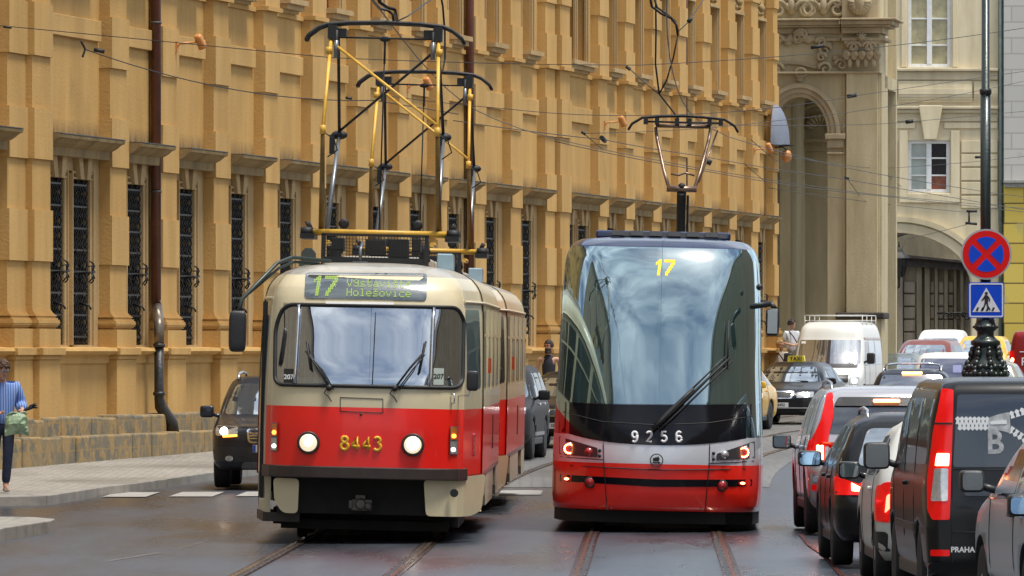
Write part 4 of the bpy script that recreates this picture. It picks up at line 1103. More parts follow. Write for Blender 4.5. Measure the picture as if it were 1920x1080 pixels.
def diamond_pantograph(y0, parent):
    t = empty('pantograph', (0, y0, 0), 0, parent)
    mb = MB()
    for y in (-.35, .35): mb.tube([(-.78, y, 3.42), (.78, y, 3.42)], .034, 10)
    mb.tube([(-.6, -.5, 3.3), (-.6, .5, 3.3)], .03, 6); mb.tube([(.6, -.5, 3.3), (.6, .5, 3.3)], .03, 6)
    mb.build('base_tube', [YEL], t)
    mb = MB()
    for sx in (-1, 1):
        for y in (-.35, .35): mb.lathe([(.05, -.07), (.06, 0), (.05, .07)], 10, (sx * .83, y, 3.42), axis='x'); mb.tube([(sx * .8, y, 3.45), (sx * .84, y, 3.54)], .02, 6)
        mb.box(sx * .82 - .08, sx * .82 + .08, -.5, .5, 3.34, 3.40)
        mb.lathe([(.02, -.05), (.06, -.05), (.06, .05), (.02, .05)], 12, (sx * .42, -.1, 3.52), axis='y')
    for x in (-.5, .5):
        for y in (-.45, .45): mb.lathe([(.06, 3.05), (.035, 3.09), (.06, 3.13), (.035, 3.17), (.06, 3.21), (.04, 3.3)], 10, (x, y, 0))
    mb.build('insulator', [BLACK], t)
    m1, m2, m3, m4 = MB(), MB(), MB(), MB()
    zk, zh = 4.56, 5.68
    for sx in (-1, 1):
        m1 = MB(); m2 = MB()
        m1.tube([(sx * .665, -.3, 3.45), (sx * .645, -1.05, zk)], [.036, .024], 8)
        m2.tube([(sx * .63 + .0, .3, 3.45), (sx * .60 + .06, 1.05, zk + .02)], [.032, .022], 8)
        m3.tube([(sx * .645, -1.05, zk), (sx * .61, -.1, zh)], .021, 8)
        m4.tube([(sx * .60 + .06, 1.05, zk), (sx * .57 + .03, .1, zh)], .018, 8)
        m1.build('lower_arm', [OLV], t); m2.build('lower_arm', [GRYT], t)
    m3.tube([(-.60, -.15, zh - .1), (.635, -1.02, zk + .08)], .017, 8); m3.tube([(-.645, -1.05, zk), (.645, -1.05, zk)], .014, 6) if False else 0
    m4.tube([(.58, .15, zh - .15), (-.53, 1.0, zk + .05)], .016, 8)
    for sx in (-1, 1): m3.lathe([(.034, -.05), (.034, .05)], 8, (sx * .645, -1.05, zk)); m3.lathe([(.038, -.04), (.038, .04)], 8, (sx * .625, -.3, zh - .2))
    m3.build('upper_arm', [YEL], t); 
    for sx in (-1, 1):
        m4.sphere((sx * .60 + .06, 1.05, zk), .06, 6, sc3=(1.6, 1, .9)); m4.tube([(sx * .645 + .0, -1.0, zk - .02), (sx * .645 + .12, -.9, zk - .1), (sx * .645 + .16, -.8, zk - .22), (sx * .645 + .05, -.8, zk - .3)], .008, 5)
        m4.box(sx * .62 - .03, sx * .62 + .03, .95, 1.1, zk - .22, zk)
    m4.build('upper_arm', [BLACK], t)
    mb = MB()
    for y in (-.16, .16):
        pts = [(-.90, y, 5.60), (-.87, y, 5.66), (-.76, y, 5.745), (-.66, y, 5.785), (-.4, y, 5.81), (0, y, 5.82), (.4, y, 5.81), (.66, y, 5.785), (.76, y, 5.745), (.87, y, 5.66), (.90, y, 5.60)]
        mb.tube(pts, .022, 7)
    for sx in (-1, 1):
        mb.box(sx * .60 - .05, sx * .60 + .05, -.2, .2, 5.62, 5.78); mb.box(sx * .50 - .06, sx * .50 + .06, -.16, .16, 5.64, 5.74); mb.tube([(sx * .9, -.16, 5.6), (sx * .9, .16, 5.6)], .014, 5)
        mb.tube([(sx * .55, -.18, 5.72), (sx * .55, -.18, 5.42)], .024, 6); mb.tube([(sx * .6, -.15, 5.7), (sx * .6, .1, 5.6)], .03, 6)
    mb.tube([(-.6, -.1, 5.64), (.6, -.1, 5.64)], .012, 6); mb.sphere((0, -.1, 5.63), .04, 6, sc3=(1.6, 1, .8)); mb.tube([(0, -.1, 5.62), (-.02, -.05, 3.45)], .009, 5)
    mb.tube([(0, -.1, 5.62), (0, -.1, 5.35)], .014, 5)
    mb.build('collector_head', [BLACK], t)
    mb = MB()
    for sx in (-1, 1): mb.tube([(sx * .55, -.19, 5.6), (sx * .55, -.19, 5.4)], .03, 6)
    mb.build('spring', [GRYT], t)
    return t

def make_t3():
    t = thing('tram', 'older red and cream tram with round headlamps, number 8443 and route 17', 'tram', (-1.636, 80.9, 0), R(-.9), ry=CAN)
    half = [(0, 0), (.35, .015), (.7, .07), (.95, .19), (1.06, .38), (1.09, .6), (1.24, 2.2), (1.25, 3), (1.25, 12.0), (1.22, 12.8), (1.05, 13.5), (.7, 13.85), (0, 13.95)]
    out = smooth_outline(half)
    lv = [(.70, 1, 0, 0), (1.2, 1, 0, 0), (1.47, 1, .01, .01), (1.68, .998, .03, .03), (2.2, .99, .15, .15), (2.62, .975, .27, .26), (2.76, .95, .33, .33), (2.90, .87, .47, .47), (3.0, .70, .80, .8), (3.05, .45, 1.5, 1.5), (3.07, .18, 2.6, 2.6)]
    mb, zs = hull(out, lv, 40, bands=(1.47, 2.66))
    n = len(out) * 2 - 2
    for i in range(len(mb.f)):
        z = mb.v[mb.f[i][0]][2] if i < len(mb.f) - 2 else (0 if i == len(mb.f) - 2 else 9)
        mb.m[i] = 3 if z < .6 else 0 if z < 1.465 else 1 if z < 2.90 else 2
    body = mb.build('body', [TRED, CREAM, TROOF, DARK, CABM], t, fix=True)
    bv = bvh_of(body)
    ws = rnd([P3(530, 570), P3(856, 576), P3(868, 600), P3(866, 728), P3(513, 721), P3(513, 610)], [.25, .2, .05, .12, .1, .2], 6)
    bodyB = bv
    c = MB(); c.prism(ws, 'y', -.6, 1.75); cut(body, c, [CABM])
    for sgn, view in ((1, 'right'),):   # look-through side lights of the cab
        pass
    panel('windscreen', bv, ws, 'front', [WSH], t, off=.002, th=.001, step=.09)
    seal('windscreen_seal', bv, ws, 0, 'front', BLACK, t, r=.022, off=.008)
    f = shooter(bv, 'front', .014)
    for a, b in ((P3(559, 571), P3(552, 719)), (P3(812, 577), P3(807, 726))): MB().tube([f(lerp(a[0], b[0], i / 6), lerp(a[1], b[1], i / 6)) for i in range(7)], .022, 6).build('chrome_strip', [CHROME], t)
    mb = MB()
    for a, b in ((P3(703, 586), P3(698, 724)),): mb.tube([f(lerp(a[0], b[0], i / 6), lerp(a[1], b[1], i / 6)) for i in range(7)], .006, 5)
    mb.build('windscreen_joint', [BLACK], t)
    # cab inside: desk, seat back, curtains, driver
    mb = MB(); mb.box(-.9, .95, .45, .9, 1.3, 1.78); mb.build('cab_desk', [mat('grey_desk', (.22, .25, .26), .5, var=.1)], t, bevel=.03)
    mb = MB(); 
    for i in range(7):
        x = .66 + i * .05; mb.tube([(x, .95 + .03 * (i % 2), 1.75), (x - .03, .98, 2.5)], .03, 6)
    for i in range(5):
        x = -.92 + i * .05; mb.tube([(x, .85 + .03 * (i % 2), 1.75), (x, .9, 2.5)], .03, 6)
    mb.build('curtain', [mat('cab_curtain', (.42, .36, .27), .8, var=.3)], t)
    MB().box(-.5, .55, 1.55, 1.62, 1.72, 2.5).build('cab_partition', [mat('cab_back_panel', (.16, .18, .18), .4, var=.2)], t)
    # stickers 207
    for (x, y, w_) in ((540, 707, .2), (822, 706, .2)):
        a, b = P3(x, y); st = panel('sticker', bv, rect(a - .055, a + .055, b - .09, b + .09), 'front', [TXT if x < 700 else mat('pale_sticker', (.35, .4, .36), .5, var=.1)], t, off=.006, th=.002)
        text_mesh('207', .072, WHN if x < 700 else TXT, st, 'numerals', (a, b), bold=.002, bvh=bv, off=.009)
    # destination display
    dp = rnd([P3(571, 512), P3(796, 514), P3(796, 561), P3(571, 556)], .03, 4)
    d = panel('destination_display', bv, ring_seal(dp, -.012), 'front', [BLACK], t, off=.006)
    dg = panel('display_glass', bv, ring_seal(dp, .014), 'front', [DISP], d, off=.012)
    at = shooter(bv, 'front', .018); mb = MB()
    a, b = P3(584, 517); dot17(mb, a, b, .0185, at, sh=.12)
    a, b = P3(649, 523); dot_text(mb, 'Výstaviště', a, b, .0119, at)
    a, b = P3(649, 541); dot_text(mb, 'Holešovice', a, b, .0119, at)
    mb.build('display_dots', [LEDG], d)
    panel('light_strip', bv, [P3(609, 565), P3(737, 567), P3(737, 571), P3(609, 569)], 'front', [WHT], t, off=.03)
    panel('sun_visor', bv, [P3(612, 577), P3(738, 579), P3(738, 586), P3(612, 584)], 'front', [BLACK], t, off=-.03)
    # bumper
    f = shooter(bv, 'front', 0); mb = MB(); top = []; 
    xs = [-1.125 + 2.25 * i / 24 for i in range(25)]
    pr = []
    for x in xs:
        q = f(max(-1.06, min(1.06, x)), .9); pr.append((x, q.y - .05 + (.26 if abs(x) > 1.1 else 0)))
    vs = [(x, y, .695) for x, y in pr] + [(x, y, .825) for x, y in pr] + [(x * .97, y + .14, .825) for x, y in pr] + [(x * .97, y + .14, .695) for x, y in pr]; k = 25
    mb.add(vs, [(r_ * k + i, r_ * k + i + 1, ((r_ + 1) % 4) * k + i + 1, ((r_ + 1) % 4) * k + i) for r_ in range(4) for i in range(24)] + [(0, 25, 50, 75), (24, 99, 74, 49)])
    mb.build('bumper', [BRWN], t, bevel=.012, fix=True)
    # lamps
    for px, py in ((578, 830), (774, 834)):
        a, b = P3(px, py); q = f(a, b)
        h = MB().lathe([(.125, .02), (.125, -.04), (.112, -.05), (.10, -.045)], 24, (a, q.y, b), axis='y').build('headlight', [BRWN], t)
        MB().lathe([(.10, -.04), (.085, -.055)], 24, (a, q.y, b), axis='y', cap=False).lathe([(.085, -.055), (.05, -.066), (0, -.07)], 24, (a, q.y, b), 0, 'y').lathe([(.062 if px > 700 else .04, -.068), (0, -.073)], 16, (a, q.y, b), 1, 'y').build('lens', [HEADW, HEAD], h)
    for x0, x1, y0, y1 in ((506, 518, 793, 846), (844, 857, 800, 853)):
        p0, p1 = P3(x0, y0), P3(x1, y1); r_ = rect(p0[0], p1[0], p1[1], p0[1])
        b = panel('marker_lamp', bv, r_, 'front', [GREYP], t, off=.03, th=.03)
        m_ = (p0[1] + p1[1]) / 2
        panel('lens', bv, rect(p0[0] + .006, p1[0] - .006, m_ + .01, p0[1] - .01), 'front', [AMBERD], b, off=.035)
        cxx = (p0[0] + p1[0]) / 2
        panel('lens', bv, circ(cxx, m_ + .05, .024, 12), 'front', [AMBER], b, off=.04)
        panel('lens', bv, rect(p0[0] + .006, p1[0] - .006, p1[1] + .01, m_ - .01), 'front', [LENS], b, off=.035)
        panel('lens', bv, circ(cxx, p1[1] + .055, .02, 12), 'front', [HEAD], b, off=.04)
    a, b = P3(677, 831); digits('8443', a, b, .152, .0185, shooter(bv, 'front', .004), GOLD, t, 'number', gap=.78)
    # flap outline, latch
    mb = MB(); f = shooter(bv, 'front', .003)
    fl = [P3(638, 745), P3(718, 748), P3(718, 774), P3(638, 771)]
    for i in range(4):
        a, b = fl[i], fl[(i + 1) % 4]; mb.tube([f(lerp(a[0], b[0], j / 4), lerp(a[1], b[1], j / 4)) for j in range(5)], .004, 4)
    a, b = P3(677, 777); mb.sphere(f(a, b), .015, 5); mb.build('flap_joint', [BRWN], t)
    # wipers
    for pts, bl in (([(617, 727), (596, 690), (572, 658)], [(574, 640), (582, 694)]), ([(740, 728), (768, 690), (792, 662)], [(798, 640), (786, 700)])):
        mb = MB(); f = shooter(bv, 'front', .05)
        p = [f(*P3(*q)) for q in pts]; mb.tube(p, .010, 6); mb.tube([q + Vector((.03, 0, -.015)) for q in p], .006, 5); mb.tube([q + Vector((.05, 0, -.02)) for q in p[:2]] + [p[2]], .006, 5)
        mb.tube([f(*P3(*q)) for q in bl], .012, 6); mb.tube([p[2], f(*P3(*[(a_ + b_) / 2 for a_, b_ in zip(*bl)]))], .008, 5)
        mb.sphere(p[0], .035, 6); mb.tube([p[0] + Vector((-.02, 0, 0)), p[0] + Vector((-.05, 0, -.06)), p[0] + Vector((.0, 0, -.10)), p[0] + Vector((.03, 0, -.15))], .006, 5); mb.build('wiper', [BLACK], t)
    # cream aprons under the bumper
    ap = MB()
    for pts, sg in ((((510, 896), (560, 898), (557, 963), (528, 962), (512, 940)), -1), (((794, 900), (906, 893), (898, 962), (880, 971), (798, 968)), 1)):
        q = [P3(*p) for p in pts]
        n_ = 8; vs = []; X0, X1 = min(p[0] for p in q), max(p[0] for p in q)
        def yy(x):
            h = bv.ray_cast(Vector((min(abs(x), 1.07), -5, .9)), Vector((0, 1, 0)))[0]; return (h.y if h else .4) + max(0, abs(x) - 1.07) * 4.5 + .05
        bm = bmesh.new(); vv = [bm.verts.new((p[0], p[1], 0)) for p in rnd(q, .05, 3)]; bm.faces.new(vv)
        for i in range(1, 9): bmesh.ops.bisect_plane(bm, geom=bm.verts[:] + bm.edges[:] + bm.faces[:], plane_co=(lerp(X0, X1, i / 9), 0, 0), plane_no=(1, 0, 0))
        bm.verts.index_update(); v3 = [(v.co.x, yy(v.co.x), v.co.y) for v in bm.verts]; v4 = [(a_, b_ + .04, c_) for a_, b_, c_ in v3]
        fc = [[v.index for v in f_.verts] for f_ in bm.faces]; nv = len(v3)
        m_ = MB(); m_.add(v3 + v4, fc + [[nv + i for i in g_][::-1] for g_ in fc] + [[e.verts[0].index, e.verts[1].index, nv + e.verts[1].index, nv + e.verts[0].index] for e in bm.edges if e.is_boundary]); bm.free()
        o = m_.build('apron', [CREAM], t, fix=True)
    a, b = P3(851, 925); MB().lathe([(.045, -.02), (.045, .03)], 14, (a, .17, b), axis='y').build('towing_hole', [BLACK], t)
    # skirts along the sides, wheels, underframe
    for sg in (-1, 1):
        for (y0, y1, z0) in ((2.35, 2.7, .32), (4.6, 9.2, .34), (11.1, 13.0, .34)):
            m_ = MB(); x0, x1 = sorted((sg * 1.20, sg * 1.245)); m_.prism([(y0, .70), (y0 + .02, z0 + .12), (y0 + .22, z0), (y1 - .22, z0), (y1 - .02, z0 + .12), (y1, .70)], 'x', x0, x1); m_.build('skirt', [CREAM], t)
    m_ = MB(); m_.box(-1.0, 1.0, .75, 13.3, .42, .70); m_.box(-.95, .95, .55, .8, .3, .69); m_.box(-1.1, 1.1, 2.0, 12.5, .5, .72); m_.build('underframe', [DARK], t)
    m_ = MB()
    MB().box(-.92, .92, 1.0, 1.1, .12, .22).build('guard_bar', [DARK], t); MB().box(-1.02, 1.02, 1.3, 4.2, .16, .34).build('bogie', [DARK], t); MB().box(-1.02, 1.02, 9.8, 12.6, .16, .34).build('bogie', [DARK], t)
    for y in (1.9, 3.8, 10.2, 12.1):
        m_ = MB()
        for sg in (-1, 1): m_.lathe([(.2, -.05), (.35, -.05), (.35, .05), (.2, .06)], 22, (sg * .72, y, .35), axis='x')
        m_.tube([(-.7, y, .35), (.7, y, .35)], .08, 8); m_.build('wheelset', [mat('wheel_steel', (.10, .08, .07), .5, .6, var=.3)], t)
    # coupler
    m_ = MB(); a, b = P3(677, 946)
    m_.box(a - .11, a + .11, .18, .42, b - .07, b + .05); m_.box(a - .14, a - .10, .16, .3, b - .05, b + .04); m_.lathe([(.05, .14), (.07, .2), (.06, .4)], 10, (a - .01, 0, b), axis='y'); m_.box(a - .07, a + .04, .2, .34, b + .05, b + .10); m_.tube([(a, .4, b), (a, 1.6, .5)], .06, 8)
    m_.lathe([(.03, .15), (.05, .18)], 10, (a + .07, 0, b - .02), axis='y'); m_.build('coupler', [mat('cast_coupler', (.10, .085, .075), .5, .4, var=.4, scale=8)], t, bevel=.008)
    # folding door at the image left, its step
    dr = panel('door', bv, rect(.66, 1.95, .72, 2.56), 'left', [CREAM], t, off=.012, step=.3)
    panel('door_glass', bv, rect(.72, 1.26, 1.0, 2.45, .06), 'left', [SIDEG], dr, off=.02, step=.3); panel('door_glass', bv, rect(1.34, 1.88, 1.0, 2.45, .06), 'left', [SIDEG], dr, off=.02, step=.3)
    m_ = MB()
    for y in (.78, 1.15): x = -lerp(1.09, 1.22, (y - .6) / 1.6); m_.box(x - .04, x + .0, y - .03, y + .03, .45, 2.6)
    m_.build('door_seal', [BLACK], t)
    m_ = MB(); m_.prism([(-1.10, .6), (-1.24, 2.1), (-.7, 2.1), (-.7, .6)], 'z', .20, .30); m_.build('step', [BRWN], t)
    m_ = MB(); m_.prism([(-1.08, .62), (-1.22, 2.1), (-1.17, 2.1), (-1.02, .62)], 'z', .30, .70); m_.build('door_lower', [CREAM], t)
    # side windows with proud pillars
    def swin(view, y0, y1, wide=True):
        w_ = panel('window', bv, rect(y0, y1, 1.70, 2.56, .07), view, [SIDEG], t, off=.004, step=.5)
        x = 1.25 if view == 'right' else -1.25
        m_ = MB()
        if y0 > 2:
            for y in ((y1 + .095,) if wide else (y1 + .03,)): pr = .014 if wide else .003; m_.box(min(x * .985, x + math.copysign(pr, x)), max(x * .985, x + math.copysign(pr, x)), y - .03, y + .03, 1.66, 2.58)
            m_.box(min(x * .985, x * 1.003), max(x * .985, x * 1.003), y0, y1, 2.27, 2.30)
            m_.build('window_frame', [CREAM], w_)
    swin('right', .72, 2.0)
    y = 2.5
    k = 0
    while y < 12.2: swin('right', y, y + 1.05, k % 2 == 0); y += 1.24; k += 1
    for y in (2.5, 3.7, 4.9, 7.7, 8.9): swin('left', y, y + 1.05)
    for y in (6.3, 10.4): panel('door', bv, rect(y, y + 1.25, .72, 2.56), 'left', [SIDEG], t, off=.015, step=.5)
    m_ = MB(); f = shooter(bv, 'right', .012); m_.tube([f(lerp(.65, 13.2, i / 30), 2.64) for i in range(31)], .018, 5); f = shooter(bv, 'left', .012); m_.tube([f(lerp(.65, 13.2, i / 30), 2.64) for i in range(31)], .018, 5); m_.build('gutter', [CREAM], t)
    panel('side_indicator', bv, rect(3.9, 4.1, 1.86, 2.03), 'right', [mat('orange_red_marker', (.55, .08, .02), .4, var=.1)], t, off=.05, th=.05)
    panel('louvre', bv, rect(8.0, 8.4, .95, 1.35), 'right', [BRWN], t, off=.006); 
    panel('side_lamp', bv, rect(1.35, 1.45, .95, 1.2, .02), 'right', [REDD], t, off=.02)
    # mirrors
    m_ = MB(); A = [(-.45, 1.25, 3.06), (-.85, .85, 3.09), (-1.0, .55, 3.02), (-1.36, .25, 2.62), (-1.40, .2, 2.45)]
    m_.tube(A, .022, 6); m_.tube([(p[0] + .02, p[1] + .05, p[2] - .05) for p in A[:3]] + [A[3]], .016, 6); m_.build('mirror_arm', [mat('dark_green_arm', (.03, .045, .04), .4, var=.1)], t)
    superbox((-1.40, .18, 2.265), (.095, .07, .225)).build('mirror', [PLAST], t)
    m_ = MB(); m_.tube([(.93, .35, 1.62), (1.12, .2, 1.62), (1.17, .18, 1.75), (1.17, .2, 1.85)], .010, 6); m_.build('mirror_arm', [CHROME], t)
    superbox((1.165, .14, 1.785), (.065, .045, .11)).build('mirror', [PLAST], t)
    a, b = P3(846, 748); m_ = MB(); q = shooter(bv, 'front', .01)(a, b); m_.tube([(q.x, q.y, q.z + .05), (q.x + .03, q.y - .03, q.z + .05), (q.x + .03, q.y - .03, q.z - .05), (q.x, q.y, q.z - .05)], .01, 5); m_.build('handle', [CHROME], t)
    # roof kit: lamp, mesh guard, horn bracket, boxes
    m_ = MB(); m_.box(-.80, -.58, 1.25, 1.6, 3.0, 3.06); m_.prism([(-.78, 3.05), (-.62, 3.05), (-.66, 3.20), (-.74, 3.2)], 'y', 1.3, 1.6); m_.lathe([(.08, 1.28), (.085, 1.4), (.06, 1.55)], 14, (-.70, 0, 3.12), axis='y'); m_.build('roof_lamp', [mat('grey_lamp_case', (.06, .07, .06), .4, var=.2)], t)
    m_ = MB()
    for i in range(33): x = -.57 + 1.14 * i / 32; m_.box(x - .003, x + .003, 2.30, 2.306, 3.12, 3.36)
    for i in range(8): z = 3.12 + .24 * i / 7; m_.box(-.57, .57, 2.296, 2.30, z - .003, z + .003)
    m_.box(-.6, -.55, 2.28, 2.34, 3.02, 3.38); m_.box(.55, .6, 2.28, 2.34, 3.0, 3.38); m_.box(-.6, .6, 2.28, 2.33, 3.36, 3.385); m_.box(-.6, .6, 2.29, 2.34, 3.07, 3.12); m_.build('mesh_guard', [BLACK], t)
    m_ = MB()
    for (x0, x1, z0, z1) in ((-.5, -.36, 3.2, 3.34), (-.12, .1, 3.15, 3.33), (.14, .36, 3.12, 3.34), (.4, .5, 3.2, 3.35)): m_.box(x0, x1, 2.6, 3.1, z0, z1)
    m_.box(-.55, .55, 2.5, 3.2, 3.03, 3.12); m_.build('resistor_box', [DARK], t, bevel=.01)
    m_ = MB(); m_.tube([(-.14, 1.7, 3.03), (-.14, 1.7, 3.2), (-.12, 1.8, 3.27)], .02, 6); m_.box(-.22, -.06, 1.66, 1.8, 3.02, 3.07); m_.build('antenna', [GRYT], t)
    MB().box(.66, .84, 3.6, 4.4, 3.0, 3.20).build('blue_roof_box', [mat('pale_blue_box', (.32, .45, .52), .5, var=.1)], t, bevel=.015)
    for y0 in (6.2, 8.0, 9.8): MB().box(-.5, .5, y0, y0 + 1.1, 3.05, 3.18).build('roof_box', [TROOF], t, bevel=.03)
    diamond_pantograph(4.15, t)
    return t
t3 = make_t3()
t3b = copy_tree(t3); t3b.location = (-1.40, 95.85, 0); t3b.rotation_euler = (0, CAN, R(-1.4)); t3b['label'] = 'second car coupled behind the older red and cream tram'
for c in list(t3b.children):      # its own front plate is out of sight
    if c.name.startswith('number'): bpy.data.objects.remove(c)

# ------------------------------------------------------------------ low floor tram
P15 = frame(163.0, 1.65)
SILV = mat('silver_tram_paint', (.70, .72, .76), .3, .35, coat=.6, var=.06, scale=2)
RED15 = mat('bright_red_tram_paint', (.90, .022, .010), .3, coat=.6, var=.07, scale=2)
BLK15 = mat('gloss_black_panel', (.006, .006, .008), .12, spec=.3, var=.1)
WS15 = glass('modern_windscreen', (.010, .030, .026), .33, rough=.03, gc=(.72, .92, 1))
BLU15 = mat('dark_blue_roof_cowl', (.03, .045, .10), .25, .4, coat=.6, var=.2)
def make_15():
    t = thing('tram', 'modern low floor tram with tall dark windscreen, number 9256 and red bumper seen from behind', 'tram', (1.65, 85.9, 0), R(-1.4), ry=CAN)
    half = [(0, 0), (.35, .025), (.7, .11), (.95, .27), (1.10, .52), (1.18, .9), (1.23, 1.6), (1.23, 3), (1.23, 9.6), (1.23, 10.2), (0, 10.2)]
    out = smooth_outline(half[:-2]) + [(1.23, 10.2), (.6, 10.2), (0, 10.2)]
    lv = [(.24, .985, .10, 0), (.45, 1, .03, 0), (.80, 1, 0, 0), (1.06, .995, .02, 0), (1.35, .985, .09, 0), (2.0, .962, .27, 0), (2.7, .95, .50, 0), (3.15, .925, .74, 0), (3.30, .88, .88, 0), (3.38, .79, 1.1, 0), (3.42, .5, 1.8, .6), (3.43, .3, 2.6, 1.)]
    mb, zs = hull(out, lv, 44, bands=(.78, 1.10))
    for i in range(len(mb.f)):
        v = mb.v[mb.f[i][0]]; z = v[2]
        yc = sum(mb.v[q][1] for q in mb.f[i]) / len(mb.f[i])
        mb.m[i] = 3 if i == len(mb.f) - 2 else 2 if (z > 3.22 or i == len(mb.f) - 1) else 0 if z < .775 else 4 if (z > 1.09 and yc < 2.1 + (z - 1.1) * .3) else 1
    body = mb.build('body', [RED15, SILV, BLU15, DARK, WS15], t); bv = bvh_of(body)
    # windscreen: one sheet, split by the joint
    ws = rnd([P15(1078, 463), P15(1402, 465), P15(1411, 480), P15(1421, 640), P15(1426, 757), P15(1330, 758), P15(1230, 758), P15(1130, 757), P15(1042, 752), P15(1050, 620), P15(1070, 480)], [.06, .06, .2, .3, .01, .3, .5, .3, .01, .3, .2], 5)
    panel('windscreen', bv, ws, 'front', [WS15], t, off=.006, step=.07)
    bl = rnd([P15(1041, 753), P15(1130, 758), P15(1230, 759), P15(1330, 759), P15(1428, 758), P15(1431, 818), P15(1330, 833), P15(1230, 836), P15(1120, 828), P15(1034, 806)], [.01, .3, .5, .3, .01, .01, .3, .5, .3, .01], 5)
    panel('lower_screen', bv, bl, 'front', [BLK15], t, off=.007, step=.07)
    m_ = MB(); f = shooter(bv, 'front', .007)
    def line(pts, r_=.005, off=None):
        g = f if off is None else shooter(bv, 'front', off); q = []
        for a, b in zip(pts, pts[1:]):
            for j in range(6): q.append(g(*P15(lerp(a[0], b[0], j / 6), lerp(a[1], b[1], j / 6))))
        q.append(g(*P15(*pts[-1]))); m_.tube(q, r_, 5)
    line([(1041, 770), (1130, 791), (1230, 797), (1330, 793), (1426, 779)], .006)
    line([(1131, 829), (1132, 870), (1138, 958)]); line([(1331, 832), (1330, 872), (1322, 960)]); line([(1036, 872), (1230, 881), (1430, 880)], .006)
    line([(1034, 857), (1130, 862)]); line([(1331, 869), (1430, 865)])
    m_.build('panel_joint', [BLACK], t)
    # wrap-around tail of the screen in silver at both flanks
    # light clusters
    for pts, lamps in ((((1046, 819), (1120, 840), (1120, 858), (1046, 853)), ((1066, 842, 11, 0), (1104, 848, 8, 1))), (((1416, 828), (1417, 860), (1343, 863), (1344, 851)), ((1395, 849, 11, 0), (1358, 853, 8, 2)))):
        q = rnd([P15(*p) for p in pts], .012, 2); c = panel('light_cluster', bv, ring_seal(q, -.012), 'front', [SILV], t, off=.010)
        panel('cluster_recess', bv, q, 'front', [mat('dark_cluster_recess', (.05, .05, .055), .3, .3, coat=.5, var=.2)], c, off=.013)
        for (x, y, r_, k) in lamps:
            a, b = P15(x, y); r2 = r_ / 163; o = f(a, b)
            if k == 0:
                l_ = MB().lathe([(r2 * 1.15, .0), (r2 * 1.1, -.022), (r2 * .3, -.02)], 20, (a, o.y, b), axis='y').build('tail_lamp', [REDD], c)
                m2 = MB()
                for j in range(14): an = j * math.pi / 7; m2.sphere((a + r2 * .78 * math.cos(an), o.y - .03, b + r2 * .78 * math.sin(an)), r2 * .17, 4)
                m2.build('led', [BRAKEY], l_)
                m2 = MB(); m2.tube([(a + r2 * .78 * math.cos(j * .3), o.y - .024, b + r2 * .78 * math.sin(j * .3)) for j in range(21)], r2 * .13, 5, closed=True); m2.build('led_ring', [REDL], l_)
            else: MB().lathe([(r2 * 1.1, .0), (r2, -.02), (r2 * .5, -.035), (0, -.04)], 18, (a, o.y, b), axis='y').build('reversing_lamp' if k == 2 else 'fog_lamp', [LENS if k == 2 else REDD], c)
        for j in (0, 1):
            x, y = (1124, 845 + 10 * j) if pts[0][0] < 1200 else (1338, 850 + 11 * j); a, b = P15(x, y); MB().sphere(f(a, b), .02, 6).build('bolt', [BLACK], c)
    st = rnd([P15(1048, 891), P15(1100, 893), P15(1230, 899), P15(1411, 900), P15(1411, 912), P15(1375, 913), P15(1230, 913), P15(1092, 905), P15(1048, 904)], .01, 2)
    s_ = panel('bumper_stripe', bv, st, 'front', [BLK15], t, off=.008)
    for (x, y) in ((1061, 899), (1393, 907)): a, b = P15(x, y); panel('brake_lamp', bv, circ(a, b, .05, 14, .45), 'front', [REDL], s_, off=.014); panel('brake_core', bv, circ(a, b, .028, 12, .5), 'front', [BRAKEY], s_, off=.02)
    for (x, y) in ((1106, 905), (1354, 911)):
        a, b = P15(x, y); o = f(a, b); q = MB().lathe([(.068, .01), (.068, -.015), (.058, -.02)], 20, (a, o.y, b), axis='y').build('round_reflector', [BLACK], t); MB().lathe([(.057, -.015), (.04, -.03), (0, -.035)], 20, (a, o.y, b), axis='y').build('lens', [REDD], q)
    for x, y in ((1146, 953), (1314, 956)): a, b = P15(x, y); MB().sphere(f(a, b), .014, 5).build('bolt', [GRYT], t)
    for x, ch_ in zip((1190, 1217, 1245, 1273), '9256'): a, b = P15(x, 819); digits(ch_, a, b, .125, .0150, shooter(bv, 'front', .010), WHN, t, 'numeral')
    # winged arrow badge
    a, b = P15(1231, 863); o = f(a, b); m2 = MB(); m2.tube([(a + .072 * math.cos(j * .26), o.y - .012, b + .072 * math.sin(j * .26)) for j in range(24)], .006, 5, closed=True)
    m2.prism([(a - .045, b - .035), (a + .02, b - .035), (a + .02, b - .047), (a + .05, b - .03), (a + .02, b - .012), (a + .02, b - .022), (a - .045, b - .022)], 'y', o.y - .016, o.y)
    for k in range(4): m2.prism([(a + .022 - .016 * k, b - .014), (a + .036 - .018 * k, b + .012 + .004 * k), (a + .02 - .017 * k, b + .052 - .007 * k), (a + .006 - .016 * k, b + .02), (a + .008 - .016 * k, b - .014)], 'y', o.y - .016, o.y)
    m2.build('badge', [TXT], t)
    at = shooter(bv, 'front', .012); m2 = MB(); a, b = P15(1228, 486); dot17(m2, a, b, .0155, at, d=.46, sh=.12); m2.build('route_display', [LEDO], t)
    # wiper
    m2 = MB(); f2 = shooter(bv, 'front', .06)
    for dx, dy, r_ in ((0, 0, .016), (-6, -4, .010), (5, 6, .010)):
        q = [f2(*P15(lerp(1232, 1368, j / 6) + dx, lerp(800, 672, j / 6) + dy)) for j in range(7)]; m2.tube(q, r_, 6)
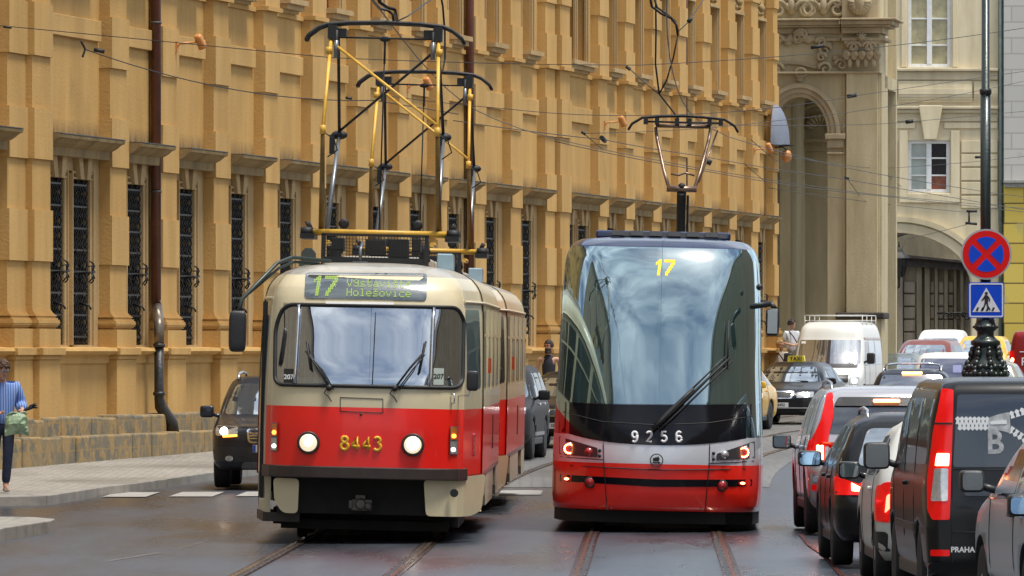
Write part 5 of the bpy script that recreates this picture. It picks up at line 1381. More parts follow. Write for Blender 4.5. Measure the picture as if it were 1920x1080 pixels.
    m2.tube([f2(*P15(1367, 600)), f2(*P15(1364, 692))], .012, 6); m2.tube([f2(*P15(lerp(1222, 1300, j / 4), lerp(806, 730, j / 4))) for j in range(5)], .028, 6); m2.build('wiper', [BLACK], t)
    # undercarriage
    m2 = MB(); m2.prism([(-1.12, .95), (-.8, .50), (.8, .50), (1.12, .95), (1.2, 1.7), (1.2, 10.0), (-1.2, 10.0), (-1.2, 1.7)], 'z', .09, .235); m2.build('underside', [BLACK], t)
    for y in (1.7, 3.6):
        m2 = MB()
        for sg in (-1, 1): m2.lathe([(.15, -.05), (.3, -.05), (.3, .05), (.15, .06)], 18, (sg * .72, y, .3), axis='x')
        m2.build('wheelset', [MATS['wheel_steel']], t)
    m2 = MB(); m2.tube([(1.05, .75, 2.62), (1.28, .55, 2.66), (1.32, .5, 2.6)], .035, 7); m2.sphere((1.14, .9, 2.85), .04, 6); m2.build('mirror_arm', [PLAST], t)
    mo = superbox((1.295, .485, 2.445), (.08, .07, .16)).build('mirror', [PLAST], t); MB().box(1.235, 1.355, .405, .42, 2.31, 2.58).build('mirror_glass', [CARGLB], mo, bevel=.005)
    # flanks: side glazing and doors
    for v in ('left', 'right'):
        panel('side_window', bv, rect(1.9, 4.6, 1.25, 2.75, .08), v, [SIDEG], t, off=.005, step=.6); panel('door', bv, rect(4.9, 6.2, .5, 2.8, .05), v, [BLK15], t, off=.012, step=.6); panel('side_window', bv, rect(6.5, 9.8, 1.25, 2.75, .08), v, [SIDEG], t, off=.005, step=.6)
    for i in range(3): MB().box(-.8, .8, 2.6 + i * 2.4, 4.7 + i * 2.4, 3.40, 3.50).build('roof_box', [BLU15], t, bevel=.03)
    m2 = MB(); m2.box(-.62, .75, 1.8, 2.0, 3.42, 3.47)
    for i in range(6): m2.box(-.6 + i * .22, -.45 + i * .22, 1.7, 1.9, 3.43, 3.485)
    m2.build('roof_edge_rail', [GREYP], t)
    # further modules
    yy, xx, yaw = 10.45, 0, 0
    for k in range(2):
        yaw -= R(.5); m = empty('module', (xx, yy, 0), yaw, t)
        w2 = [(-1.23, 0), (1.23, 0), (1.23, 10), (-1.23, 10)]
        MB().prism(rnd([(-1.23, .25), (1.23, .25), (1.21, 1.2), (1.13, 2.9), (1.0, 3.3), (-1.0, 3.3), (-1.13, 2.9), (-1.21, 1.2)], .12, 3), 'y', 0, 9.8).build('module_body', [RED15 if k == 0 else SILV], m)
        MB().prism(rnd([(-1.1, .4), (1.1, .4), (1.0, 3.1), (-1.0, 3.1)], .1), 'y', -.35, .05).build('bellows', [BLACK], m)
        for s_ in (-1, 1):
            x = s_ * 1.2
            MB().prism([(x * .99, 1.3), (x * 1.02, 1.3), (x * .96, 2.75), (x * .93, 2.75)], 'y', .5, 9.3).build('side_window', [SIDEG], m)
        MB().box(-.8, .8, .6, 9.0, 3.3, 3.5).build('roof_box', [BLU15], m, bevel=.04)
        xx += math.sin(-yaw) * 10.1; yy += 10.1
    # single arm pantograph over the last module
    y0 = 33.7; xo = .14
    p = empty('pantograph', (xo, y0, 0), 0, t)
    m2 = MB(); m2.tube([(0, .9, 3.5), (0, -.6, 4.62)], .075, 8); m2.tube([(.10, .9, 3.5), (.10, -.6, 4.55)], .02, 6); m2.box(-.2, .2, .6, 1.2, 3.42, 3.6); m2.build('lower_arm', [BLACK], p)
    m2 = MB()
    for s_ in (-1, 1): m2.tube([(s_ * .20, -.6, 4.66), (s_ * .29, -.3, 4.95), (s_ * .41, .1, 5.45), (s_ * .44, .2, 5.65)], .030, 8)
    m2.tube([(-.24, -.6, 4.66), (.24, -.6, 4.66)], .05, 8); m2.tube([(-.18, -.55, 4.9), (-.05, -.55, 4.88), (.05, -.55, 4.92), (.2, -.55, 4.88)], .02, 6); m2.tube([(.27, -.5, 4.78), (.55, .1, 5.62)], .016, 6)
    m2.tube([(-.44, .1, 5.68), (.44, .1, 5.68)], .03, 8); m2.build('upper_arm', [BRNT], p)
    m2 = MB()
    for y in (-.2, .2): m2.tube([(-.88, y, 5.60), (-.82, y, 5.70), (-.66, y, 5.80), (-.3, y, 5.83), (0, y, 5.84), (.3, y, 5.83), (.66, y, 5.80), (.82, y, 5.70), (.88, y, 5.60)], .018, 6)
    for x in (-.6, -.42, -.1, .1, .42, .6): m2.box(x - .035, x + .035, -.22, .22, 5.70, 5.80)
    m2.tube([(-.6, 0, 5.74), (.6, 0, 5.74)], .018, 6); m2.sphere((0, -.6, 4.70), .06, 6)
    m2.build('collector_head', [BLACK], p)
make_15()
# ================================================================== vehicles
def rrect(hw, yr, yf, rr_, rf, bulge_f=.12, bulge_r=.06, n=7):
    """closed plan outline of a car at one height: rounded corners, bowed ends; anticlockwise from the rear left"""
    pts = []
    def corner(cx, cy, rx, ry, a0): 
        for i in range(n): a = a0 + math.pi / 2 * i / (n - 1); pts.append((cx + rx * math.cos(a), cy + ry * math.sin(a)))
    m = 5
    # rear edge left to right
    for i in range(1, m): t = i / m; x = lerp(-hw + rr_, hw - rr_, t); pts.append((x, yr - bulge_r * (1 - (2 * t - 1) ** 2)))
    corner(hw - rr_, yr + rr_, rr_, rr_, -math.pi / 2)
    for i in range(1, 10): pts.append((hw, lerp(yr + rr_, yf - rf, i / 10)))
    corner(hw - rf, yf - rf, rf, rf, 0)
    for i in range(1, m): t = i / m; x = lerp(hw - rf, -hw + rf, t); pts.append((x, yf + bulge_f * (1 - (2 * t - 1) ** 2)))
    corner(-hw + rf, yf - rf, rf, rf, math.pi / 2)
    for i in range(1, 10): pts.append((-hw, lerp(yf - rf, yr + rr_, i / 10)))
    corner(-hw + rr_, yr + rr_, rr_, rr_, math.pi)
    return pts
def wheel_mesh(r, wd, spokes=7):
    mb = MB()
    prof = [(r * .66, -wd / 2), (r * .93, -wd / 2), (r, -wd * .36), (r, wd * .36), (r * .93, wd / 2), (r * .66, wd / 2)]
    mb.lathe(prof, 26, axis='x'); return mb
def rim_mesh(r, wd, spokes=7):
    mb = MB(); mb.lathe([(r * .66, -wd * .5), (r * .64, wd * .42), (r * .68, wd * .5)], 26, axis='x', cap=False)
    for s in (-1, 1):
        x = s * wd * .44
        for k in range(spokes):
            a = 2 * math.pi * k / spokes; ca, sa = math.cos(a), math.sin(a)
            w0, w1 = .05, .035
            q = [(x, ca * .04 - sa * w0, sa * .04 + ca * w0), (x, ca * .04 + sa * w0, sa * .04 - ca * w0), (x, ca * r * .66 + sa * w1, sa * r * .66 - ca * w1), (x, ca * r * .66 - sa * w1, sa * r * .66 + ca * w1)]
            q2 = [(x - s * .03, p[1], p[2]) for p in q]; mb.add(q + q2, [(0, 1, 2, 3), (4, 7, 6, 5), (0, 4, 5, 1), (1, 5, 6, 2), (2, 6, 7, 3), (3, 7, 4, 0)])
        mb.lathe([(.065, -.012), (.065, .012)], 12, (x, 0, 0), axis='x')
    return mb
WH = {}
def add_wheels(t, hw, ya, yb, r, wd=.21, spokes=7):
    key = (r, wd, spokes)
    if key not in WH:
        WH[key] = (wheel_mesh(r, wd, spokes).mesh('tyre', [TYRE]), rim_mesh(r, wd, spokes).mesh('rim', [ALLOY]), MB().lathe([(.02, -wd * .2), (r * .62, -wd * .2), (r * .62, wd * .2), (.02, wd * .2)], 20, axis='x').mesh('brake_disc', [DARK]))
    for s in (-1, 1):
        for y in (ya, yb):
            o = empty('wheel', (s * (hw - wd / 2), y, r), 0, t)
            for nm, me in zip(('tyre', 'rim', 'brake_disc'), WH[key]): link(nm, me, o)
def car(label, cat, X, Y, yaw, P, name, paint_m, rev=True, group=None, z=None):
    """levels: (z, half width, rear y, front y, corner rear, corner front). yaw: heading of the nose from +Y towards +X; rev: nose away from the viewer"""
    t = thing(name, label, cat, (X, Y, rise(Y) if z is None else z), -yaw, group)
    lv = P['lv']; zs = [lv[0][0]]
    for a, b in zip(lv, lv[1:]):
        k = max(1, int((b[0] - a[0]) / .045)); zs += [lerp(a[0], b[0], (i + 1) / k) for i in range(k)]
    rows = spline(lv, zs); rings = [[(x, y, r_[0]) for x, y in rrect(*r_[1:6], P.get('bf', .12), P.get('br', .06))] for r_ in rows]
    # roof crown
    top = rows[-1]
    rings.append([(p[0] * .93, top[2] + (p[1] - top[2]) * .94 + .03 * (top[3] - top[2]), top[0] + P.get('crown', .03)) for p in rings[-1]])
    rings.append([(p[0] * .6, (p[1] - (top[2] + top[3]) / 2) * .6 + (top[2] + top[3]) / 2, top[0] + P.get('crown', .03) * 1.7) for p in rings[-2]])
    mb = loft(rings)
    body = mb.build('body', [paint_m, DARK], t, fix=True)
    body.parent = None
    r, ya, yb = P['r'], P['ya'], P['yb']; hwm = max(l[1] for l in lv)
    c = MB()
    for s in (-1, 1):
        for y in (ya, yb): c.lathe([(r + .055, -.17), (r + .055, .17)], 26, (s * (hwm - .08), y, r + .01), axis='x')
    cut(body, c, [DARK]); body.parent = t
    bv = bvh_of(body)
    add_wheels(t, hwm - .015, ya, yb, r, P.get('wd', .21))
    if P.get('sill'): MB().box(-hwm + .03, hwm - .03, ya + r + .06, yb - r - .06, lv[0][0] - .02, lv[0][0] + P['sill']).build('sill', [PLAST], t, bevel=.02)
    return t, bv
def plate(t, bv, view, x, z, txt, w_=.52, h=.11, size=.085):
    p = panel('number_plate', bv, rect(x - w_ / 2, x + w_ / 2, z - h / 2, z + h / 2), view, [PLATE], t, off=.02, th=.02)
    q = (x + w_ / 2 - .045, x + w_ / 2 - .003) if view == 'nose' else (x - w_ / 2 + .003, x - w_ / 2 + .045)
    panel('plate_band', bv, rect(q[0], q[1], z - h / 2 + .003, z + h / 2 - .003), view, [PLATEB], p, off=.023, th=.002)
    text_mesh(txt, size, TXT, p, 'plate_letters', (x + (-.02 if view == 'nose' else .02), z), bold=.002, bvh=bv, view=view, off=.026)
    return p
def mirror(t, x, y, z, w_=.20, h=.15, shell=PLAST, gm=None, ahead=1, round_=.05):
    """door mirror; ahead=+1: glass looks back along -y"""
    s = 1 if x > 0 else -1
    o = superbox((x, y + .02, z), (w_ / 2, .075, h / 2)).build('mirror', [shell], t)
    MB().prism(rect(x - w_ / 2 + .018, x + w_ / 2 - .018, z - h / 2 + .018, z + h / 2 - .018, .035, 4), 'y', y - .059, y - .045).build('mirror_glass', [gm or CARGLB], o)
    MB().tube([(x - s * w_ * .35, y + .01, z - h * .2), (x - s * (w_ * .5 + .12), y + .03, z - h * .45)], [.03, .035], 6).build('mirror_arm', [shell], o)
def side_windows(t, bv, spans, z0, z1f, gl=CARGL, views=('left', 'right'), step=.25, rim=None):
    for v in views:
        for pts in spans: panel('side_window', bv, rnd(pts, .05, 3), v, [rim or gl], t, off=.004, step=step)
def roof_rails(t, x, y0, y1, z, m=ALLOY):
    for s in (-1, 1):
        mb = MB(); mb.tube([(s * x, y0, z - .04), (s * x, y0 + .12, z + .05), (s * x, (y0 + y1) / 2, z + .075), (s * x, y1 - .12, z + .05), (s * x, y1, z - .04)], .02, 7); mb.build('roof_rail', [m], t)
def handles(t, bv, ys, z, m, views=('left', 'right')):
    for v in views:
        for y in ys: panel('door_handle', bv, rect(y - .09, y + .09, z - .018, z + .018, .015), v, [m], t, off=.035, th=.03)
def joints(t, bv, view, lines):
    mb = MB(); f = shooter(bv, view, .001)
    for ln in lines:
        q = []
        for a, b in zip(ln, ln[1:]):
            for j in range(5): q.append(f(lerp(a[0], b[0], j / 5), lerp(a[1], b[1], j / 5)))
        q.append(f(*ln[-1])); mb.tube(q, .005, 4)
    mb.build('panel_joint', [BLACK], t)
def arch_trim(t, bv, r, ys, m=PLAST):
    pass

# ---- body plans (y: rear negative, nose positive)
SUV = dict(lv=[(.28, .80, -2.10, 2.12, .25, .35), (.42, .88, -2.24, 2.22, .25, .40), (.70, .895, -2.26, 2.24, .22, .45), (.86, .90, -2.20, 2.20, .22, .5), (.98, .89, -2.16, 1.70, .22, .5), (1.06, .875, -2.14, 1.20, .22, .4), (1.35, .80, -2.05, .75, .2, .3), (1.58, .71, -1.93, .35, .2, .3), (1.63, .66, -1.85, .25, .2, .3)], r=.35, ya=-1.25, yb=1.37, wd=.23, sill=.1)
HATCH = dict(lv=[(.24, .74, -1.78, 1.95, .25, .4), (.36, .81, -1.93, 2.06, .25, .45), (.60, .825, -1.95, 2.08, .22, .5), (.78, .82, -1.88, 1.95, .22, .5), (.90, .81, -1.84, 1.35, .22, .45), (.96, .80, -1.82, 1.0, .22, .4), (1.2, .71, -1.68, .55, .2, .3), (1.40, .60, -1.50, .05, .2, .3), (1.43, .55, -1.42, -.05, .2, .3)], r=.30, ya=-1.18, yb=1.30, wd=.19, sill=.08)
WAGON = dict(lv=[(.24, .78, -2.05, 2.1, .25, .4), (.36, .86, -2.18, 2.22, .25, .45), (.60, .88, -2.20, 2.25, .22, .5), (.78, .875, -2.12, 2.1, .22, .5), (.90, .86, -2.08, 1.5, .22, .45), (.97, .85, -2.06, 1.1, .22, .4), (1.2, .75, -1.95, .65, .2, .3), (1.40, .64, -1.80, .15, .2, .3), (1.43, .58, -1.72, .05, .2, .3)], r=.31, ya=-1.22, yb=1.36, wd=.2, sill=.08)
SEDAN = dict(lv=[(.22, .78, -2.1, 2.1, .25, .4), (.36, .86, -2.22, 2.24, .25, .45), (.60, .88, -2.25, 2.26, .22, .5), (.78, .875, -2.22, 2.12, .22, .5), (.90, .86, -2.1, 1.5, .22, .45), (.98, .84, -1.75, 1.1, .22, .4), (1.2, .74, -1.40, .70, .2, .3), (1.38, .63, -1.15, .25, .2, .3), (1.41, .58, -1.05, .15, .2, .3)], r=.31, ya=-1.25, yb=1.36, wd=.2, sill=.08)
VAN = dict(lv=[(.26, .86, -2.28, 2.2, .12, .4), (.40, .93, -2.36, 2.33, .12, .45), (.80, .95, -2.36, 2.36, .12, .5), (1.0, .95, -2.34, 2.2, .12, .5), (1.15, .935, -2.33, 1.75, .12, .4), (1.5, .90, -2.30, 1.25, .12, .3), (1.75, .84, -2.26, .85, .12, .3), (1.82, .80, -2.22, .7, .12, .25)], r=.33, ya=-1.45, yb=1.55, wd=.22, br=.03, sill=.1)
BUSV = dict(lv=[(.30, .86, -2.6, 2.4, .1, .35), (.45, .95, -2.68, 2.5, .1, .4), (.85, .96, -2.68, 2.48, .1, .45), (1.05, .96, -2.68, 2.25, .1, .45), (1.18, .955, -2.68, 1.95, .1, .35), (1.9, .90, -2.66, 1.35, .1, .3), (2.25, .82, -2.62, 1.15, .12, .3), (2.36, .74, -2.56, .9, .15, .3)], r=.34, ya=-1.75, yb=1.6, wd=.22, br=.03, sill=.1)
SILVER = paint('silver_paint', (.46, .53, .60), .0, coat=.25, dirt=.08)
BLKP = paint('black_paint', (.004, .004, .005), .0, dirt=.04, coat=.22)
NAVY = paint('dark_navy_paint', (.014, .018, .028), .3, dirt=.2)
WHTP = paint('white_paint', (.66, .66, .62), .0, dirt=.25, coat=.15, rough=.4)
YELP = paint('taxi_yellow_paint', (.72, .40, .01), .0, dirt=.2)
GRYP = paint('dark_grey_paint', (.008, .008, .009), .0, dirt=.06, coat=.06, rough=.5)
SILG = paint('glossy_silver_paint', (.50, .50, .52), .55, coat=.9, dirt=.15, rough=.22)
RBRN = paint('red_brown_paint', (.22, .05, .03), .3)
REDP = paint('deep_red_paint', (.24, .010, .010), .1, coat=.2)
BEIG = paint('beige_grey_paint', (.30, .28, .22), .4)
GGRN = paint('grey_green_paint', (.16, .19, .18), .4)
VIOP = paint('brown_grey_paint', (.10, .075, .07), .5, dirt=.4)
QG = 'cars queueing on the right'
OG = 'oncoming cars in the street'

# silver sport utility with long vertical tail lamps
t, bv = car('silver sport utility with tall red tail lamps, leftmost in the right hand queue', 'car', 4.23, 86.75, R(-.5), SUV, 'car', SILG, group=QG)
g = panel('rear_window', bv, rnd([(-.68, 1.14), (.68, 1.14), (.58, 1.50), (-.58, 1.50)], .06), 'rear', [CARGL], t, off=.006)
panel('spoiler_shadow', bv, rnd([(-.60, 1.46), (.60, 1.46), (.54, 1.56), (-.54, 1.56)], .03), 'rear', [PLAST], t, off=.03, th=.05)
b = panel('high_brake_lamp', bv, rect(-.15, .15, 1.50, 1.535, .01), 'rear', [BRAKEY], t, off=.06, th=.02)
for s in (-1, 1):
    l = panel('tail_lamp', bv, rnd([(s * .60, 1.62), (s * .67, 1.60), (s * .745, 1.30), (s * .86, 1.06), (s * .885, .80), (s * .66, .80), (s * .665, 1.10), (s * .60, 1.35)][::s], .03), 'rear', [REDL if s < 0 else REDL], t, off=.02, th=.03)
    panel('brake_light', bv, rect(*sorted((s * .80, s * .72)), .85, 1.02, .02), 'rear', [BRAKEY], l, off=.026); panel('reversing_light', bv, rect(*sorted((s * .70, s * .665)), .83, 1.0, .01), 'rear', [LENS], l, off=.026)
    panel('tail_lamp', bv, rnd([(-2.3, 1.04), (-1.98, 1.08), (-1.95, .95), (-2.3, .84)], .02), 'left' if s < 0 else 'right', [REDL], t, off=.015)
    panel('reflector', bv, rect(*sorted((s * .86, s * .62)), .50, .57, .02), 'rear', [REDL], t, off=.02)
panel('lower_bumper', bv, rect(-.80, .80, .28, .50, .05), 'rear', [PLAST], t, off=.012); panel('bumper_bar', bv, rect(-.84, .84, .60, .66, .02), 'rear', [SILVER], t, off=.035, th=.03)
plate(t, bv, 'rear', 0, .76, '4A6 2718')
side_windows(t, bv, [[(-1.92, 1.14), (-1.15, 1.12), (-1.1, 1.52), (-1.65, 1.54)], [(-1.05, 1.12), (-.15, 1.1), (-.15, 1.53), (-1.0, 1.53)], [(-.07, 1.1), (.95, 1.08), (.45, 1.52), (-.07, 1.53)]], 0, 0)
roof_rails(t, .60, -1.7, .3, 1.66); handles(t, bv, (-.75, .25), .98, SILVER)
mirror(t, -1.06, .80, 1.02, .22, .17); mirror(t, 1.06, .80, 1.02, .22, .17)
joints(t, bv, 'left', [[(-1.1, 1.1), (-1.1, .75)], [(-.11, 1.1), (-.11, .4)], [(.95, 1.05), (.85, .4)]])
MB().tube([(.2, -2.18, 1.17), (-.3, -2.16, 1.2)], .012, 5).build('rear_wiper', [BLACK], t)

# black estate with roof bars
t, bv = car('black estate car with bright roof bars between the silver sport utility and the white hatchback', 'car', 3.97, 73.9, R(-.3), WAGON, 'car', BLKP, group=QG)
panel('rear_window', bv, rnd([(-.66, .98), (.66, .98), (.55, 1.34), (-.55, 1.34)], .07), 'rear', [CARGLB], t, off=.006)
for s in (-1, 1):
    l = panel('tail_lamp', bv, rnd([(s * .875, .88), (s * .56, .78), (s * .56, .70), (s * .875, .70)][::s], .02), 'rear', [REDL], t, off=.02, th=.03); panel('brake_light', bv, rnd([(s * .72, .82), (s * .60, .76), (s * .60, .73), (s * .72, .74)][::s], .01), 'rear', [BRAKEY], l, off=.026)
    panel('tail_lamp', bv, rnd([(-2.2, .9), (-1.95, .9), (-2.0, .74), (-2.2, .70)], .02), 'left' if s < 0 else 'right', [REDL], t, off=.015)
plate(t, bv, 'rear', 0, .55, '2AB 5170')
side_windows(t, bv, [[(-1.95, 1.0), (-1.2, .98), (-1.15, 1.32), (-1.62, 1.34)], [(-1.1, .98), (-.2, .97), (-.2, 1.36), (-1.0, 1.34)], [(-.12, .97), (.85, .96), (.4, 1.32), (-.12, 1.36)]], 0, 0)
roof_rails(t, .53, -1.6, .1, 1.45, CHROME); handles(t, bv, (-.8, .2), .86, BLKP)
mirror(t, -.99, .72, 1.01, .24, .16, gm=glass('blue_reflection_glass', (.02, .05, .12), .8, gc=(.45, .7, 1))); mirror(t, .99, .72, 1.01, .22, .15)  # blue reflection is tinted into the left mirror's glass
joints(t, bv, 'left', [[(-1.15, .97), (-1.15, .7)], [(-.16, .97), (-.16, .35)], [(.86, .95), (.8, .35)]])

# white hatchback
t, bv = car('white hatchback with rounded red tail lamp squeezed between the black estate and the black van', 'car', 4.02, 67.35, R(-.2), HATCH, 'car', WHTP, group=QG)
panel('rear_window', bv, rnd([(-.60, 1.0), (.60, 1.0), (.50, 1.34), (-.50, 1.34)], .08), 'rear', [CARGL], t, off=.006)
for s in (-1, 1):
    l = panel('tail_lamp', bv, rnd([(s * .83, .60), (s * .83, .86), (s * .76, .94), (s * .66, .93), (s * .60, .80), (s * .62, .60)][::-s], .05), 'rear', [REDL], t, off=.02, th=.03)
    panel('brake_light', bv, rnd([(s * .76, .66), (s * .74, .82), (s * .67, .85), (s * .68, .74)][::-s], .02), 'rear', [BRAKE], l, off=.026)
    panel('tail_lamp', bv, rnd([(-1.95, .94), (-1.66, .90), (-1.62, .76), (-1.72, .60), (-1.95, .58)], .04), 'left' if s < 0 else 'right', [REDL], t, off=.015)
    panel('bumper_insert', bv, rnd([(-1.9, .50), (-1.62, .50), (-1.66, .34), (-1.85, .32)], .04), 'left' if s < 0 else 'right', [PLAST], t, off=.01)
plate(t, bv, 'rear', 0, .62, '1AH 4409')
side_windows(t, bv, [[(-1.45, 1.02), (-.95, .98), (-.85, 1.32), (-1.2, 1.3)], [(-.85, .98), (.75, .96), (.3, 1.30), (-.75, 1.34)]], 0, 0)
handles(t, bv, (-.6,), .86, WHTP); mirror(t, -.95, .62, 1.0, .2, .16, BLKP); mirror(t, .95, .62, 1.0, .2, .16, BLKP)
joints(t, bv, 'left', [[(-.92, .97), (-.9, .5), (-.75, .35)], [(.76, .95), (.75, .35)]])

# black van with the zip graphic
t, bv = car('black van with a white zip fastener graphic and the word PRAHA', 'van', 4.21, 61.96, R(-1.0), VAN, 'van', BLKP, group=QG)
rw = panel('rear_window', bv, rnd([(-.73, 1.16), (.73, 1.16), (.69, 1.74), (-.69, 1.74)], .03), 'rear', [CARGL], t, off=.006)
for s in (-1, 1):
    o = [(s * .72, 1.78), (s * .81, 1.79), (s * .885, 1.45), (s * .935, 1.05), (s * .935, .82), (s * .90, .74), (s * .76, .74), (s * .745, 1.15)]
    l = panel('tail_lamp', bv, rnd(o[::s], .02), 'rear', [mat('red_lens_glow', (.55, .012, .01), .15, coat=1, var=.1) if False else REDL], t, off=.02, th=.03)
    panel('brake_light', bv, rnd([(s * .86, 1.27), (s * .76, 1.27), (s * .765, 1.17), (s * .875, 1.17)][::-s], .01), 'rear', [BRAKEY], l, off=.026)
    panel('reversing_light', bv, rnd([(s * .88, 1.15), (s * .77, 1.15), (s * .775, .89), (s * .91, .89)][::-s], .015), 'rear', [LENS], l, off=.026)
    panel('lens_bar', bv, rnd([(s * .87, 1.515), (s * .735, 1.515), (s * .735, 1.50), (s * .875, 1.50)][::-s], .003), 'rear', [BLACK], l, off=.026)
    panel('reflector', bv, rect(*sorted((s * .91, s * .76)), .45, .50, .01), 'rear', [REDL], t, off=.02)
joints(t, bv, 'rear', [[(-.735, 1.78), (-.74, .40), (-.70, .35), (.70, .35), (.74, .40), (.735, 1.78)], [(-.73, 1.14), (.73, 1.14)], [(-.74, .64), (.74, .64)]])
panel('tailgate_handle', bv, rect(-.64, .64, .93, .97, .02), 'rear', [mat('dark_handle_strip', (.05, .05, .055), .25, .5, coat=.5, var=.1)], t, off=.02, th=.02)
panel('rear_bumper', bv, rect(-.93, .93, .26, .40, .04), 'rear', [BLKP], t, off=.05, th=.06, step=.08)
text_mesh('PRAHA', .060, WHN, t, 'lettering', (-.655, .50), bold=.002, bvh=bv, view='rear', off=.008)
# zip: rows of teeth closing on a slider and parting after it
ZW = mat('white_vinyl', (.66, .67, .68), .5, var=.05); ZG = mat('grey_vinyl', (.36, .37, .38), .45, var=.4, scale=20)
mb = MB()
def tooth(x, z, up, ang=0.):
    pts = [(-.018, 0), (.018, 0), (.011, .025), (.02, .045), (.0, .062), (-.02, .045), (-.011, .025)]
    ca, sa = math.cos(ang), math.sin(ang); q = [(x + a * ca - (b - .005) * up * sa, z + a * sa + (b - .005) * up * ca) for a, b in pts]
    panel('', bv, q[::1 if up > 0 else -1], 'rear', None, off=.010, th=0, step=9, build=False, mb=mb)
for i in range(8):
    tooth(-.69 + .0335 * i, 1.508, 1); tooth(-.673 + .0335 * i, 1.508, -1)
for i in range(18):
    a = math.radians(17); tooth(-.25 + .042 * i, 1.555 + .0128 * i, -1 if i % 1 else 1, a)
    if i < 12: a = math.radians(-34); tooth(-.25 + .036 * i, 1.475 - .024 * i, -1, a)
mb.build('zip_teeth', [ZW], rw)
sl = MB()
for q in (rnd([(-.445, 1.455), (-.445, 1.555), (-.35, 1.585), (-.275, 1.60), (-.27, 1.43), (-.34, 1.45)], .02), ): panel('', bv, q, 'rear', None, off=.012, th=0, step=.1, build=False, mb=sl)
sl.build('zip_slider', [ZG], rw)
sl = MB(); panel('', bv, rnd([(-.43, 1.50), (-.43, 1.525), (-.30, 1.535), (-.30, 1.505)], .01), 'rear', None, off=.016, th=0, build=False, mb=sl); sl.build('zip_pull', [ZW], rw)
text_mesh('B', .26, ZG, rw, 'zip_letter', (-.395, 1.35), bold=.006, bvh=bv, view='rear', off=.014, sx=.95)
side_windows(t, bv, [[(-2.2, 1.18), (-1.05, 1.17), (-1.05, 1.70), (-2.12, 1.70)], [(-.95, 1.17), (.1, 1.16), (.1, 1.70), (-.95, 1.70)], [(.22, 1.16), (1.45, 1.12), (1.0, 1.62), (.22, 1.70)]], 0, 0)
handles(t, bv, (-.1,), 1.0, BLKP); mirror(t, -1.10, 1.28, 1.20, .225, .23, gm=glass('rainy_mirror_glass', (.03, .03, .025), .22, rough=.16)); mirror(t, 1.10, 1.28, 1.20, .24, .26)
panel('rub_strip', bv, rect(-2.3, 2.0, .62, .68), 'left', [PLAST], t, off=.012, step=.3)
joints(t, bv, 'left', [[(-1.0, 1.7), (-1.0, .3)], [(.16, 1.7), (.16, .3)], [(1.4, 1.1), (1.2, .3)]])

# silver hatchback, near right
t, bv = car('silver hatchback at the lower right edge with a black door mirror and open front window', 'car', 4.54, 56.6, R(-4), dict(HATCH, lv=[(a[0] * 1.07, *a[1:]) for a in HATCH['lv']]), 'car', SILVER, group=QG)
side_windows(t, bv, [[(-1.45, 1.02), (-.6, .98), (-.6, 1.34), (-1.2, 1.3)]], 0, 0)
side_windows(t, bv, [[(-.5, .98), (.95, .95), (.35, 1.33), (-.5, 1.36)]], 0, 0, gl=VOIDM)
handles(t, bv, (-.5,), .86, PLAST); handles(t, bv, (-1.0,), .86, SILVER)
mirror(t, -.98, .62, 1.09, .19, .17, gm=MATS['rainy_mirror_glass']); mirror(t, .98, .62, 1.09, .19, .17)
joints(t, bv, 'left', [[(-.55, .97), (-.55, .35)], [(.78, .95), (.78, .35)]])
panel('rear_window', bv, rnd([(-.60, 1.0), (.60, 1.0), (.50, 1.34), (-.50, 1.34)], .08), 'rear', [CARGL], t, off=.006)
for s in (-1, 1): panel('tail_lamp', bv, rnd([(s * .83, .62), (s * .83, .92), (s * .66, .93), (s * .64, .62)][::-s], .05), 'rear', [REDD], t, off=.02, th=.03)
# the next car behind, of which only the mirror shows
t, bv = car('dark blue hatchback cut by the right edge, only its blue door mirror in view', 'car', 4.42, 50.1, R(-1), HATCH, 'car', NAVY, group=QG)
mirror(t, -.96, .62, 1.04, .17, .15, gm=MATS['blue_reflection_glass']); side_windows(t, bv, [[(-.85, .98), (.75, .96), (.3, 1.30), (-.75, 1.34)]], 0, 0)

# dark estate with roof rails ahead in the queue
t, bv = car('dark blue estate with silver roof rail loop and lit brake lamp ahead in queue', 'car', 8.03, 149.3, R(4), WAGON, 'car', NAVY, group=QG)
panel('rear_window', bv, rnd([(-.70, .98), (.70, .98), (.58, 1.36), (-.58, 1.36)], .07), 'rear', [glass('blue_dusk_glass', (.02, .03, .06), .14)], t, off=.006)
panel('high_brake_lamp', bv, rect(-.20, .20, 1.375, 1.42, .015), 'rear', [BRAKEY], t, off=.05, th=.04)
mb = MB(); mb.tube([(-.56, -1.5, 1.44), (-.53, -1.5, 1.56), (-.3, -1.5, 1.585), (.3, -1.5, 1.585), (.53, -1.5, 1.56), (.56, -1.5, 1.44)], .022, 7); mb.build('roof_bar', [CHROME], t); roof_rails(t, .57, -1.6, .2, 1.46, CHROME)
for s in (-1, 1): panel('tail_lamp', bv, rect(*sorted((s * .86, s * .62)), .68, .86, .03), 'rear', [REDL], t, off=.02)
side_windows(t, bv, [[(-1.95, 1.0), (-.2, .97), (-.2, 1.36), (-1.62, 1.34)], [(-.12, .97), (.85, .96), (.4, 1.32), (-.12, 1.36)]], 0, 0)
